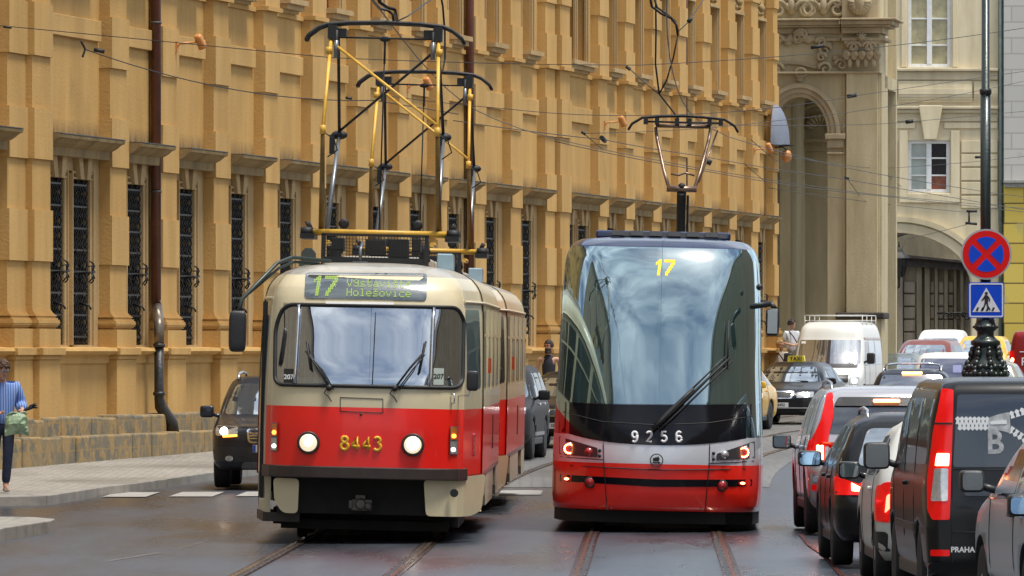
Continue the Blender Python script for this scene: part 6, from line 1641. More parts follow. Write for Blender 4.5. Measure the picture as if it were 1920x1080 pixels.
# white people carrier
MPV = dict(SUV); MPV['lv'] = [(a[0] * 1.03, a[1] * 1.02, *a[2:]) for a in SUV['lv']]
t, bv = car('white people carrier with a large dark rear window behind the ornate lamp post foot', 'car', 9.62, 161.6, R(6), MPV, 'car', WHTP, group=QG)
panel('rear_window', bv, rnd([(-.76, 1.08), (.76, 1.08), (.66, 1.60), (-.66, 1.60)], .05), 'rear', [glass('violet_glass', (.04, .04, .10), .12)], t, off=.006)
panel('window_sticker', bv, rect(.02, .2, 1.3, 1.46, .02), 'rear', [mat('pale_blue_sticker', (.30, .32, .55), .5, var=.1)], t, off=.012)
for s in (-1, 1): panel('tail_lamp', bv, rect(*sorted((s * .90, s * .78)), .8, 1.2, .03), 'rear', [REDL], t, off=.02)
side_windows(t, bv, [[(-1.92, 1.14), (-.15, 1.1), (-.15, 1.53), (-1.65, 1.54)]], 0, 0)
t, bv = car('beige grey saloon in the queue just right of the ornate lamp post foot', 'car', 11.3, 176.5, R(7), dict(WAGON), 'car', BEIG, group=QG)
panel('rear_window', bv, rnd([(-.70, .98), (.70, .98), (.58, 1.36), (-.58, 1.36)], .07), 'rear', [CARGLB], t, off=.006)
side_windows(t, bv, [[(-1.95, 1.0), (-.2, .97), (-.2, 1.36), (-1.62, 1.34)], [(-.12, .97), (.85, .96), (.4, 1.32), (-.12, 1.36)]], 0, 0)
for s in (-1, 1): panel('tail_lamp', bv, rect(*sorted((s * .86, s * .62)), .68, .86, .03), 'rear', [REDL], t, off=.02)
# red delivery van at the edge
t, bv = car('red delivery van with white lettering and a lit tail lamp at the right edge', 'van', 14.56, 202.6, R(7), dict(VAN, lv=[(a[0] * 1.16, *a[1:]) for a in VAN['lv']]), 'van', REDP, group=QG)
text_mesh('Pra', .30, WHN, t, 'lettering', (-.42, 1.32), bold=.003, bvh=bv, view='rear', off=.01); text_mesh('C', .34, WHN, t, 'lettering', (-.40, 1.82), bvh=bv, view='rear', off=.01)
panel('stripe', bv, rect(-.66, .2, 1.58, 1.60), 'rear', [WHN], t, off=.01)
for s in (-1, 1):
    l = panel('tail_lamp', bv, rect(*sorted((s * .93, s * .80)), 1.15, 1.62, .03), 'rear', [REDL], t, off=.02); panel('brake_light', bv, circ(s * .865, 1.38, .06, 12), 'rear', [BRAKEY], l, off=.026)

# ---- oncoming cars: nose towards the viewer, so yaw is turned by half a circle
def fronts(t, bv, wsz, wsx, hood, lampz, grille=True, on=(1, 1), gl=CARGLB, lampw=(.46, .80), lh=.075):
    """windscreen, lamps and grille; the car's own +y is its nose, seen in its 'rear' view"""
    panel('windscreen', bv, rnd([(-wsx[0], wsz[0]), (wsx[0], wsz[0]), (wsx[1], wsz[1]), (-wsx[1], wsz[1])], .08), 'nose', [gl], t, off=.006)
    for s in (-1, 1):
        l = panel('headlight', bv, rnd([(s * lampw[0], lampz - lh), (s * lampw[1], lampz - lh * .8), (s * lampw[1], lampz + lh), (s * lampw[0], lampz + lh * .8)][::s], .03), 'nose', [LENS], t, off=.015)
        if on[(s + 1) // 2]: panel('lit_bulb', bv, circ(s * lerp(*lampw, .62), lampz, .058, 14), 'nose', [HEAD], l, off=.024)
def oncoming(label, cat, nx, ny, yaw, P, name, pm, L=2.25, **k):
    t, bv = car(label, cat, nx + math.sin(yaw) * L, ny + math.cos(yaw) * L, yaw + math.pi, P, name, pm, group=OG, **k); return t, bv
# dark sport utility on the left, half hidden by the old tram
t, bv = oncoming('dark navy sport utility with one lit headlamp half hidden behind the older tram', 'car', -3.60, 111.3, R(1.5), SUV, 'car', NAVY)
fronts(t, bv, (1.10, 1.56), (.78, .62), 0, .86, on=(1, 1), lampw=(.50, .84), lh=.085)
g = panel('grille', bv, rnd([(-.33, .68), (.33, .68), (.36, .90), (-.36, .90)], .05), 'nose', [CHROME], t, off=.02); panel('grille_mesh', bv, rnd([(-.30, .705), (.30, .705), (.33, .88), (-.33, .88)], .04), 'nose', [BLACK], g, off=.024)
mb = MB()
for z in (.75, .79, .83): panel('', bv, rect(-.31, .31, z - .008, z + .008), 'nose', None, off=.028, th=0, build=False, mb=mb)
mb.build('grille_bar', [CHROME], g)
for s in (-1, 1):
    panel('indicator', bv, rnd([(s * .5, .78), (s * .72, .765), (s * .72, .80), (s * .5, .81)], .01), 'nose', [AMBER], t, off=.026)
    panel('fog_lamp', bv, circ(s * .62, .45, .06, 14, .7), 'nose', [LENS], t, off=.02)
panel('lower_intake', bv, rnd([(-.45, .30), (.45, .30), (.40, .40), (-.40, .40)], .03), 'nose', [GREYP], t, off=.03); panel('bumper_band', bv, rnd([(-.86, .40), (.86, .40), (.88, .62), (-.88, .62)], .06), 'nose', [PLAST], t, off=.018, step=.08)
plate(t, bv, 'nose', 0, .60, '1A4 4567')
side_windows(t, bv, [[(-1.92, 1.14), (-.15, 1.1), (-.15, 1.53), (-1.65, 1.54)], [(-.07, 1.1), (.95, 1.08), (.45, 1.52), (-.07, 1.53)]], 0, 0)
mirror(t, -1.04, .85, 1.14, .21, .18, NAVY); mirror(t, 1.04, .85, 1.14, .21, .18, NAVY); roof_rails(t, .60, -1.7, .3, 1.66)
joints(t, bv, 'nose', [[(-.6, 1.02), (-.45, .92), (.45, .92), (.6, 1.02)]])
# grey sport utility behind the older tram
t, bv = oncoming('dark grey sport utility between the two trams showing its flank and rear wheel', 'car', -.58, 131.8, R(5), SUV, 'car', GRYP)
fronts(t, bv, (1.10, 1.56), (.78, .62), 0, .86, on=(0, 0))
side_windows(t, bv, [[(-1.92, 1.14), (-1.15, 1.12), (-1.1, 1.52), (-1.65, 1.54)], [(-1.05, 1.12), (-.15, 1.1), (-.15, 1.53), (-1.0, 1.53)], [(-.07, 1.1), (.95, 1.08), (.45, 1.52), (-.07, 1.53)]], 0, 0)
mirror(t, -1.04, .85, 1.14, .21, .18, GRYP); mirror(t, 1.04, .85, 1.14, .21, .18, GRYP); handles(t, bv, (-.75, .25), .98, CHROME)
for v in ('left', 'right'): panel('tail_lamp', bv, rnd([(-2.2, 1.2), (-1.95, 1.2), (-1.9, 1.0), (-2.2, 1.0)], .03), v, [REDD], t, off=.015); panel('side_strip', bv, rect(-.85, 1.0, .42, .48), v, [ALLOY], t, off=.02)
# black car behind it
t, bv = oncoming('black car with pale number plate peeping out left of the modern tram', 'car', .9, 143.4, R(8), SEDAN, 'car', BLKP)
fronts(t, bv, (.98, 1.33), (.70, .56), 0, .68, on=(0, 0)); plate(t, bv, 'nose', 0, .42, '5S8 1092')
g = panel('grille', bv, rnd([(-.34, .60), (.34, .60), (.38, .74), (-.38, .74)], .03), 'nose', [CHROME], t, off=.02); panel('grille_mesh', bv, rnd([(-.31, .615), (.31, .615), (.35, .725), (-.35, .725)], .02), 'nose', [BLACK], g, off=.024)
mirror(t, -.98, .72, 1.0, .2, .14, BLKP); mirror(t, .98, .72, 1.0, .2, .14, BLKP)
# yellow saloon behind the modern tram
t, bv = oncoming('yellow saloon mostly hidden behind the modern tram, only its rear flank in view', 'car', 4.20, 163.4, R(12), SEDAN, 'car', YELP)
fronts(t, bv, (.98, 1.33), (.70, .56), 0, .68, on=(0, 0))
side_windows(t, bv, [[(-1.6, 1.0), (-.95, .98), (-.95, 1.32), (-1.25, 1.30)], [(-.88, .98), (-.05, .97), (-.05, 1.34), (-.85, 1.33)], [(.03, .97), (.95, .96), (.5, 1.30), (.03, 1.34)]], 0, 0)
handles(t, bv, (-.75, .2), .86, YELP); mirror(t, -1.0, .72, 1.0, .22, .15, YELP); mirror(t, 1.0, .72, 1.0, .22, .15, YELP)
joints(t, bv, 'left', [[(-.9, 1.0), (-.95, .6), (-.8, .35)], [(0, 1.0), (0, .3)]]); joints(t, bv, 'right', [[(-.9, 1.0), (-.95, .6), (-.8, .35)], [(0, 1.0), (0, .3)]])
TAXIS = mat('taxi_sign_yellow', (.75, .60, .06), .35, var=.06)
def taxi_sign(t, x, y, z, ax='nose', w_=.42):
    o = MB().prism(rnd([(x - w_ / 2, z), (x + w_ / 2, z), (x + w_ / 2 - .02, z + .15), (x - w_ / 2 + .02, z + .15)], .03), 'y', y - .07, y + .07).build('taxi_sign', [TAXIS], t)
    M = Matrix.Translation((x, y + .075, z + .075)) @ Matrix.Rotation(math.pi, 4, 'Z') @ Matrix.Rotation(R(90), 4, 'X')
    text_mesh('TAXI', .13, TXT, o, 'taxi_letters', M, bold=.003)
    MB().box(x - .12, x + .12, y - .05, y + .05, z - .03, z + .005).build('sign_foot', [BLACK], o)
# black saloon taxi
t, bv = oncoming('black saloon taxi with a yellow TAXI roof sign before the white van', 'taxi', 6.22, 174.6, R(13), SEDAN, 'taxi', BLKP)
fronts(t, bv, (.99, 1.34), (.72, .56), 0, .69, on=(1, 1), lampw=(.44, .80), lh=.075, gl=CARGLB)
g = panel('grille', bv, rnd([(-.34, .60), (.34, .60), (.38, .78), (-.38, .78)], .04), 'nose', [CHROME], t, off=.02); panel('grille_mesh', bv, rnd([(-.30, .625), (.30, .625), (.34, .755), (-.34, .755)], .03), 'nose', [BLACK], g, off=.024)
plate(t, bv, 'nose', 0, .45, '3A5 6452'); panel('bumper_trim', bv, rect(-.82, .82, .37, .39, .005), 'nose', [CHROME], t, off=.02); panel('lower_intake', bv, rnd([(-.55, .24), (.55, .24), (.5, .33), (-.5, .33)], .03), 'nose', [BLACK], t, off=.015)
side_windows(t, bv, [[(-1.6, 1.0), (-.95, .98), (-.95, 1.32), (-1.25, 1.30)], [(-.88, .98), (-.05, .97), (-.05, 1.34), (-.85, 1.33)], [(.03, .97), (.95, .96), (.5, 1.30), (.03, 1.34)]], 0, 0)
mirror(t, -1.0, .74, 1.0, .22, .15, BLKP); mirror(t, 1.0, .74, 1.0, .22, .15, BLKP); taxi_sign(t, 0, -.05, 1.45)
MB().tube([(.5, 1.05, 1.01), (0, 1.12, 1.02), (-.5, 1.1, 1.0)], .012, 5).build('wiper', [BLACK], t)
# white high roof van with roof rack
t, bv = oncoming('white high roof van with a white roof rack behind the black taxi', 'van', 8.36, 199.5, R(9.5), BUSV, 'van', WHTP, L=2.5)
panel('windscreen', bv, rnd([(-.86, 1.28), (.86, 1.28), (.82, 1.92), (-.82, 1.92)], .05), 'nose', [glass('van_windscreen', (.03, .035, .045), .34)], t, off=.006)
panel('cowl', bv, rect(-.80, .80, 1.17, 1.28, .03), 'nose', [PLAST], t, off=.012); panel('grille', bv, rect(-.62, .62, .78, .98, .03), 'nose', [PLAST], t, off=.012)
for s in (-1, 1):
    l = panel('headlight', bv, rect(*sorted((s * .66, s * .90)), .72, .92, .03), 'nose', [LENS], t, off=.02); panel('lit_bulb', bv, circ(s * .78, .82, .07, 12), 'nose', [HEAD], l, off=.03)
panel('bumper', bv, rect(-.92, .92, .30, .58, .05), 'nose', [GREYP], t, off=.03, th=.04); plate(t, bv, 'nose', 0, .48, '2S1 8035')
panel('vignette', bv, rect(.66, .78, 1.82, 1.88), 'nose', [PLATE], t, off=.012)
MB().tube([(.5, 1.75, 1.30), (0, 1.80, 1.36), (-.25, 1.8, 1.32)], .018, 5).build('wiper', [BLACK], t)
side_windows(t, bv, [[(.45, 1.25), (1.45, 1.22), (1.1, 1.86), (.45, 1.88)]], 0, 0, gl=CARGL); side_windows(t, bv, [[(-.95, 1.25), (.3, 1.25), (.3, 1.88), (-.95, 1.88)], [(-2.45, 1.25), (-1.1, 1.25), (-1.1, 1.88), (-2.45, 1.88)]], 0, 0, gl=CARGLB)
mirror(t, -1.12, 1.5, 1.42, .22, .30); mirror(t, 1.12, 1.5, 1.42, .22, .30)
for v in ('left', 'right'): panel('rust_strip', bv, rect(-2.55, 1.1, 1.93, 1.98), v, [RBRN], t, off=.01); panel('side_trim', bv, rect(-2.6, 2.0, .62, .72), v, [GREYP], t, off=.015)
joints(t, bv, 'left', [[(.38, 2.0), (.38, .4)], [(1.5, 1.2), (1.5, .4)], [(-1.0, 2.), (-1.0, .4)]])
mb = MB()
for x in (-.78, .78):
    mb.tube([(x, .6, 2.44), (x, -2.5, 2.44)], .010, 6); mb.tube([(x, .6, 2.58), (x, -2.5, 2.58)], .014, 6)
    for y in (.6, -.4, -1.5, -2.5): mb.tube([(x, y, 2.2), (x, y, 2.58)], .012, 6)
for y in (.2, -.3, -.8, -1.3, -1.9, -2.5): mb.tube([(-.78, y, 2.44), (.78, y, 2.44)], .010, 6)
mb.tube([(-.78, .6, 2.58), (.78, .6, 2.58)], .014, 6); mb.tube([(-.78, -2.5, 2.58), (.78, -2.5, 2.58)], .014, 6); mb.build('roof_rack', [WHT], t)
# farther oncoming cars
def far_car(label, cat, nx, ny, yaw, P, pm, sign=False, gl=CARGLB, name='car'):
    t, bv = oncoming(label, cat, nx, ny, yaw, P, name, pm)
    z0, z1 = (1.10, 1.56) if P['lv'][-1][0] > 1.55 else (.99, 1.34)
    fronts(t, bv, (z0, z1), (.76, .60), 0, z0 - .27, on=(0, 0), gl=gl); mirror(t, -1.0, .75, z0 + .02, .2, .15, pm); mirror(t, 1.0, .75, z0 + .02, .2, .15, pm)
    if z0 < 1.05: side_windows(t, bv, [[(-1.6, 1.0), (-.05, .97), (-.05, 1.34), (-1.25, 1.30)], [(.03, .97), (.95, .96), (.5, 1.30), (.03, 1.34)]], 0, 0)
    else: side_windows(t, bv, [[(-1.92, 1.14), (-.15, 1.1), (-.15, 1.53), (-1.65, 1.54)], [(-.07, 1.1), (.95, 1.08), (.45, 1.52), (-.07, 1.53)]], 0, 0)
    panel('grille', bv, rect(-.4, .4, z0 - .34, z0 - .22, .03), 'nose', [BLACK], t, off=.012)
    if sign: taxi_sign(t, 0, -.1, P['lv'][-1][0] + .06)
    return t, bv
far_car('grey green saloon just right of the white high roof van', 'car', 10.55, 211, R(12), SEDAN, GGRN)
far_car('red brown car facing us below the passage, behind the grey green saloon', 'car', 12.35, 228, R(12), MPV, RBRN)
far_car('white roofed people carrier in front of the passage, left of the yellow taxi', 'car', 14.9, 262, R(8), dict(MPV, lv=[(a[0] * 1.08, *a[1:]) for a in MPV['lv']]), WHTP)
far_car('yellow roofed taxi left of the lamp post foot in front of the passage', 'taxi', 15.6, 250, R(8), dict(SUV, lv=[(a[0] * 1.02, *a[1:]) for a in SUV['lv']]), YELP, sign=True, name='taxi')

# ================================================================== street lamp with the two signs
GRN = mat('dark_green_cast_iron', (.020, .030, .027), .38, .35, coat=.3, var=.25, scale=6, bump=.2)
sP = 134.0; PX = (1848 - 960) / sP; PY = F / sP
t = thing('street_lamp', 'dark green cast iron lamp post with an ornate bulging foot at the right', 'lamp post', (PX, PY, .12))
zc = lambda py: CH + (HY - py) / sP - .12
MB().lathe([(.075, zc(600)), (.073, zc(172))], 20).build('lower_shaft', [GRN], t)
MB().lathe([(.085, zc(176)), (.085, zc(168)), (.058, zc(166)), (.055, zc(-160))], 20).build('upper_shaft', [GRN], t)
fp = [(1, 595), (17, 596), (18, 604), (21, 610), (24, 613), (21, 617), (16, 622), (16, 630), (22, 636), (28, 640), (28, 646), (22, 650), (24, 654), (25, 664), (27, 672), (34, 682), (39, 692), (40, 700), (38, 712), (34, 722), (34, 760), (38, 770), (42, 830), (46, 850), (46, 905), (50, 920), (50, 937)]
MB().lathe([(max(.002, a / sP), zc(b)) for a, b in fp][::-1], 28).build('foot', [GRN], t)
mb = MB()
for k in range(8):
    a = k * math.pi / 4 + .2; ca, sa = math.cos(a), math.sin(a)
    for j in range(6):
        py = 655 + j * 9; rr_ = interp([(655, 26), (672, 29), (692, 40), (705, 41)], py) / sP; mb.sphere((rr_ * ca, rr_ * sa, zc(py)), .035 + .012 * (j % 2), 5, sc3=(1, 1, 1.3))
    for sg in (-1, 1): b_ = a + sg * .24; mb.sphere((.27 * math.cos(b_), .27 * math.sin(b_), zc(688)), .045, 5); mb.sphere((.29 * math.cos(b_), .29 * math.sin(b_), zc(702)), .04, 5)
for k in range(20): a = k * math.pi / 10; mb.sphere((.165 * math.cos(a), .165 * math.sin(a), zc(613)), .02, 4)
mb.build('acanthus_ornament', [GRN], t)
BLUS = mat('sign_blue', (.006, .07, .62), .55, spec=.2, var=.05); REDS = mat('sign_red', (.72, .010, .008), .55, spec=.2, var=.05); WHS = mat('sign_white', (.72, .74, .76), .4, var=.04); GRS = mat('sign_rim_grey', (.42, .42, .43), .4, .3, var=.05)
sZ = lambda py: CH + (HY - py) / sP
t = thing('no_stopping_sign', 'round blue sign with red rim and red cross, above the pedestrian sign', 'sign', (PX, PY - .14, sZ(477)))
def flat(nm, pts, y, th, m, par): return MB().prism(pts, 'y', y - th, y).build(nm, [m], par)
flat('back_plate', circ(0, 0, .355, 48), .02, .03, GRS, t); flat('red_disc', circ(0, 0, .330, 48), -.010, .003, REDS, t)
for k in range(4):
    a0, a1 = R(k * 90 - 45 + 10.5), R(k * 90 + 45 - 10.5); pts = [(.055 * math.cos(R(k * 90)) * 1.0, .055 * math.sin(R(k * 90)))]
    pts += [(.245 * math.cos(lerp(a0, a1, i / 10)), .245 * math.sin(lerp(a0, a1, i / 10))) for i in range(11)]
    flat('blue_field', pts, -.013, .003, BLUS, t)
MB().box(-.09, .09, .022, .10, -.02, .02).build('clamp', [GRS], t)
t = thing('pedestrian_crossing_sign', 'square blue sign with a walking figure in a white triangle, below the round sign', 'sign', (PX, PY - .14, sZ(563)))
flat('blue_plate', rect(-.25, .25, -.25, .25, .035, 4), .02, .03, BLUS, t); 
mb = MB(); o_, i_ = rect(-.238, .238, -.238, .238, .03, 4), rect(-.218, .218, -.218, .218, .02, 4)
for k in range(len(o_)): j = (k + 1) % len(o_); mb.prism([o_[k], o_[j], i_[j], i_[k]], 'y', -.013, -.010)
mb.build('white_border', [WHS], t)
tri = flat('white_triangle', [(-.195, -.165), (.195, -.165), (0, .175)], -.010, .003, WHS, t)
mb = MB()
def lm(pts): mb.prism(pts, 'y', -.0165, -.013)
lm(circ(.0, .095, .022, 14)); lm([(-.022, .07), (.022, .07), (.03, .0), (.022, -.03), (-.022, -.03), (-.025, .02)])
lm([(-.02, .068), (-.07, .0), (-.055, -.01), (-.012, .03)]); lm([(.02, .068), (.055, .02), (.052, -.02), (.036, -.018), (.038, .015), (.015, .04)])
lm([(-.022, -.028), (.006, -.028), (-.02, -.09), (-.04, -.14), (-.062, -.14), (-.04, -.085)]); lm([(-.004, -.028), (.022, -.028), (.03, -.08), (.062, -.13), (.045, -.143), (.008, -.09)])
for x in (-.13, -.06, .01, .09): lm([(x - .02, -.15), (x + .012, -.15), (x + .03, -.10), (x + .002, -.10)])
mb.build('walking_figure', [TXT], tri); MB().box(-.09, .09, .022, .10, -.02, .02).build('clamp', [GRS], t)

# ================================================================== overhead wires
WIRE = mat('dark_wire', (.02, .018, .016), .5, .4, var=.2)
def sagline(a, b, sag, n=14): return [a.lerp(b, i / n) - Vector((0, 0, sag * 4 * (i / n) * (1 - i / n))) for i in range(n + 1)]
def wire(label, pts, r=.011, name='wire', n=5, extra=None):
    mb = MB(); mb.tube(pts, r, n); o = mb.build(name, [WIRE]); tag(o, label, 'wire', 'overhead tram wires')
    if extra:
        for e, rr_ in extra: MB().tube(e, rr_, 8).build('insulator', [BLACK], o)
    return o
for tr, nm in ((TR1, 'contact wire above the track of the older tram'), (TR2, 'contact wire above the track of the modern tram')):
    pts = [Vector((x + .0 + CAN * 5.8 * (1 if y < 112 else max(0, 1 - (y - 112) / 30)), y, 5.86 + rise(y) - .0)) for y, x in tr if y <= 290][::3]
    pts = [Vector((interp([(30, -2.9)], 0), 10, 5.86))][:0] + pts; wire(nm, pts, .008)
def P(px, py, s): return W(px, py, s)
wire('span wire from the left edge to the right edge near the top of the picture', sagline(P(-30, 45, 118), P(620, 108, 112), .0) + sagline(P(620, 108, 112), P(1200, 122, 104), .03)[1:] + sagline(P(1200, 122, 104), P(1960, 46, 88), .12)[1:], .007, extra=[([P(1520, 89, 96), P(1545, 86, 96)], .035), ([P(6, 50, 118), P(22, 52, 118)], .02)])
wire('anchor wire with a grey insulator fixed to the palace at upper left', sagline(P(158, 92, 110.2), P(700, 188, 100), .25) + [P(860, 214, 98)], .010, extra=[([P(176, 93, 110), P(196, 97, 110)], .035), ([P(648, 183, 101), P(660, 185, 101)], .025), ([P(152, 78, 110.4), P(160, 92, 110.2), P(155, 106, 110.4)], .02)])
wire('wire crossing the palace between the two trams', sagline(P(700, 176, 100), P(950, 204, 96), .02) + sagline(P(950, 204, 96), P(1210, 216, 92), .05)[1:] + sagline(P(1210, 216, 92), P(1600, 180, 84), .1)[1:] + [P(1960, 128, 76)], .007, extra=[([P(1588, 181, 84), P(1606, 178, 84)], .045)])
wire('wire running from the palace past the modern tram pantograph to the church', sagline(P(850, 226, 97), P(1133, 262, 90), .02) + sagline(P(1133, 262, 90), P(1312, 292, 84), .02)[1:] + sagline(P(1312, 292, 84), P(1560, 332, 74), .03)[1:] + [P(1960, 400, 62)], .009, extra=[([P(1322, 300, 84), P(1334, 306, 84)], .06), ([P(1128, 258, 90.4), P(1134, 264, 90)], .05)])
wire('slack wire low over the modern tram towards the passage', sagline(P(1040, 265, 92), P(1330, 322, 84), .03) + sagline(P(1330, 322, 84), P(1640, 366, 70), .05)[1:] + [P(1960, 402, 60)], .009)
wire('wire from the palace corner crossing the church to the right edge', sagline(P(1100, 250, 90), P(1460, 226, 78), .06) + sagline(P(1460, 226, 78), P(1920, 152, 66), .1)[1:], .007, extra=[([P(1698, 229, 72), P(1712, 227, 72)], .05)])
wire('wire crossing the church porch and the pale house at arch height', sagline(P(1210, 228, 88), P(1500, 235, 76), .03) + sagline(P(1500, 235, 76), P(1700, 229, 70), .03)[1:] + [P(1960, 205, 64)], .007)
wire('wire crossing the lower window of the pale house', sagline(P(1450, 288, 78), P(1650, 316, 66), .05) + sagline(P(1650, 316, 66), P(1960, 288, 60), .05)[1:], .007, extra=[([P(1828, 295, 62), P(1840, 294, 62)], .04)])
wire('double wire in front of the passage arch', sagline(P(1440, 352, 74), P(1815, 398, 60), .05), .008, extra=[([P(1812, 396, 60), P(1832, 396, 60)], .04), ([P(1817, 398, 60), P(1817, 418, 60)], .03), ([P(1810, 418, 60), P(1832, 420, 60)], .04)])
wire('short wire dropping across the passage arch to the lantern', sagline(P(1815, 420, 60), P(1700, 448, 58), .02) + [P(1692, 465, 57)], .008)
wire('tie wire between contact wires left of the modern tram pantograph', [P(1094, 250, 92), P(1130, 280, 91)], .009, extra=[([P(1090, 247, 92), P(1098, 252, 92)], .03)])
wire('tie wire between contact wires at the palace corner', [P(1408, 262, 80), P(1450, 298, 79), P(1462, 304, 78)], .009)
wire('tie wire in front of the church porch', [P(1394, 306, 80), P(1434, 340, 79)], .008)
wire('tie wire in front of the pale house left corner', [P(1588, 334, 68), P(1615, 372, 67)], .008, extra=[([P(1584, 332, 68), P(1592, 336, 68)], .04)])
wire('tie wire beside the lower window of the pale house', [P(1650, 316, 66), P(1690, 350, 65)], .008)
# feeder cables hanging to the pantographs
wire('thick feeder cables looping down to the front pantograph', [P(686, -40, 172), P(700, 2, 170), P(712, 16, 169), P(728, 20, 168), P(736, 27, 168), P(738, 40, 168)], .016)
wire('thin feeder cable beside the loop above the front pantograph', [P(702, -30, 170), P(712, 4, 170), P(726, 14, 169), P(740, 18, 169), P(744, 38, 168)], .020)
wire('stay wire rising right from the front pantograph', [P(744, 40, 168), P(765, 30, 166), P(815, -6, 160)], .009)
wire('loose hanging cable right of the front pantograph', [P(822, -30, 165), P(830, 10, 165), P(834, 60, 164), P(834, 110, 163), P(830, 132, 160)], .012)
wire('thick feeder cables looping down behind the modern tram pantograph', [P(1214, -30, 120), P(1222, 12, 120), P(1240, 26, 119), P(1258, 34, 119), P(1268, 46, 118), P(1271, 66, 118)], .020)
wire('second feeder cable of the loop behind the modern tram pantograph', [P(1218, -30, 118), P(1232, 14, 118), P(1252, 28, 118), P(1266, 40, 118), P(1271, 58, 118)], .018)
wire('slanting cable from the feeder loop to the contact wire', [P(1271, 66, 118), P(1262, 110, 118), P(1250, 150, 117), P(1236, 176, 117)], .013)
wire('upright cable from the feeder loop to the contact wire', [P(1229, -30, 118), P(1230, 60, 118), P(1229, 120, 117), P(1236, 176, 117), P(1272, 222, 116)], .015)
wire('stay wire rising right from the feeder loop', [P(1271, 60, 118), P(1290, 42, 117), P(1322, -4, 115)], .009, extra=[([P(1290, 42, 117), P(1296, 34, 117)], .035)])
wire('tie wire from the feeder junction to the upper left', [P(1178, 127, 106), P(1215, 160, 112), P(1236, 176, 117)], .011, extra=[([P(1174, 124, 106), P(1182, 131, 106)], .03)])
# ================================================================== people
SKIN = mat('skin', (.52, .29, .19), .5, var=.12, scale=8)
def skinned(name, joints, bones, m, parent, root=0, sub=2, mir=None):
    """joints: list of (pos, (rx, ry)); bones: index pairs; grows one continuous surface"""
    me = bpy.data.meshes.new(name); me.from_pydata([j[0] for j in joints], bones, [])
    o = link(name, me, None); md = o.modifiers.new('s', 'SKIN'); md.use_smooth_shade = True
    sv = me.skin_vertices[0].data
    for i, j in enumerate(joints):
        r_ = j[1] if isinstance(j[1], tuple) else (j[1], j[1]); sv[i].radius = r_; sv[i].use_root = (i == root)
    s2 = o.modifiers.new('u', 'SUBSURF'); s2.levels = sub; s2.render_levels = sub
    bake(o); o.data.materials.clear(); o.data.materials.append(m)
    for p in o.data.polygons: p.use_smooth = True
    o.parent = parent
    return o
def V(*a): return Vector(a)
def hand(parent, wrist, d, side_v, curl=.6, m=SKIN, scale=1.):
    """palm, four unequal bent fingers and a thumb; d: pointing direction, side_v: towards the thumb"""
    d = d.normalized(); s = (side_v - d * side_v.dot(d)).normalized(); nrm = d.cross(s).normalized()
    J = [(wrist, (.022, .018)), (wrist + d * .045 * scale, (.026, .014)), (wrist + d * .085 * scale, (.030, .013))]; B = [(0, 1), (1, 2)]
    for k, (off, ln) in enumerate(((.028, .070), (.010, .080), (-.009, .074), (-.027, .058))):
        b = wrist + d * .088 * scale + s * off; i0 = len(J); p = b; dd = d.copy(); J.append((b, .0085)); B.append((2, i0))
        for q in range(3):
            dd = (dd * math.cos(curl * .7) + nrm * math.sin(curl * .7)).normalized(); p = p + dd * ln * (.42, .32, .26)[q]; J.append((p, .0085 - .001 * q)); B.append((len(J) - 2, len(J) - 1))
    t0 = wrist + d * .03 + s * .026; i0 = len(J); J.append((t0, .011)); B.append((1, i0)); t1 = t0 + (s * .7 + d * .7 + nrm * .3).normalized() * .035; J.append((t1, .010)); B.append((i0, i0 + 1)); J.append((t1 + (d + nrm * .4).normalized() * .028, .009)); B.append((i0 + 1, i0 + 2))
    return J, B
def merge(J, B, J2, B2, at):
    n = len(J); J += J2[1:]; B += [((at if a == 0 else n + a - 1), (at if b == 0 else n + b - 1)) for a, b in B2]
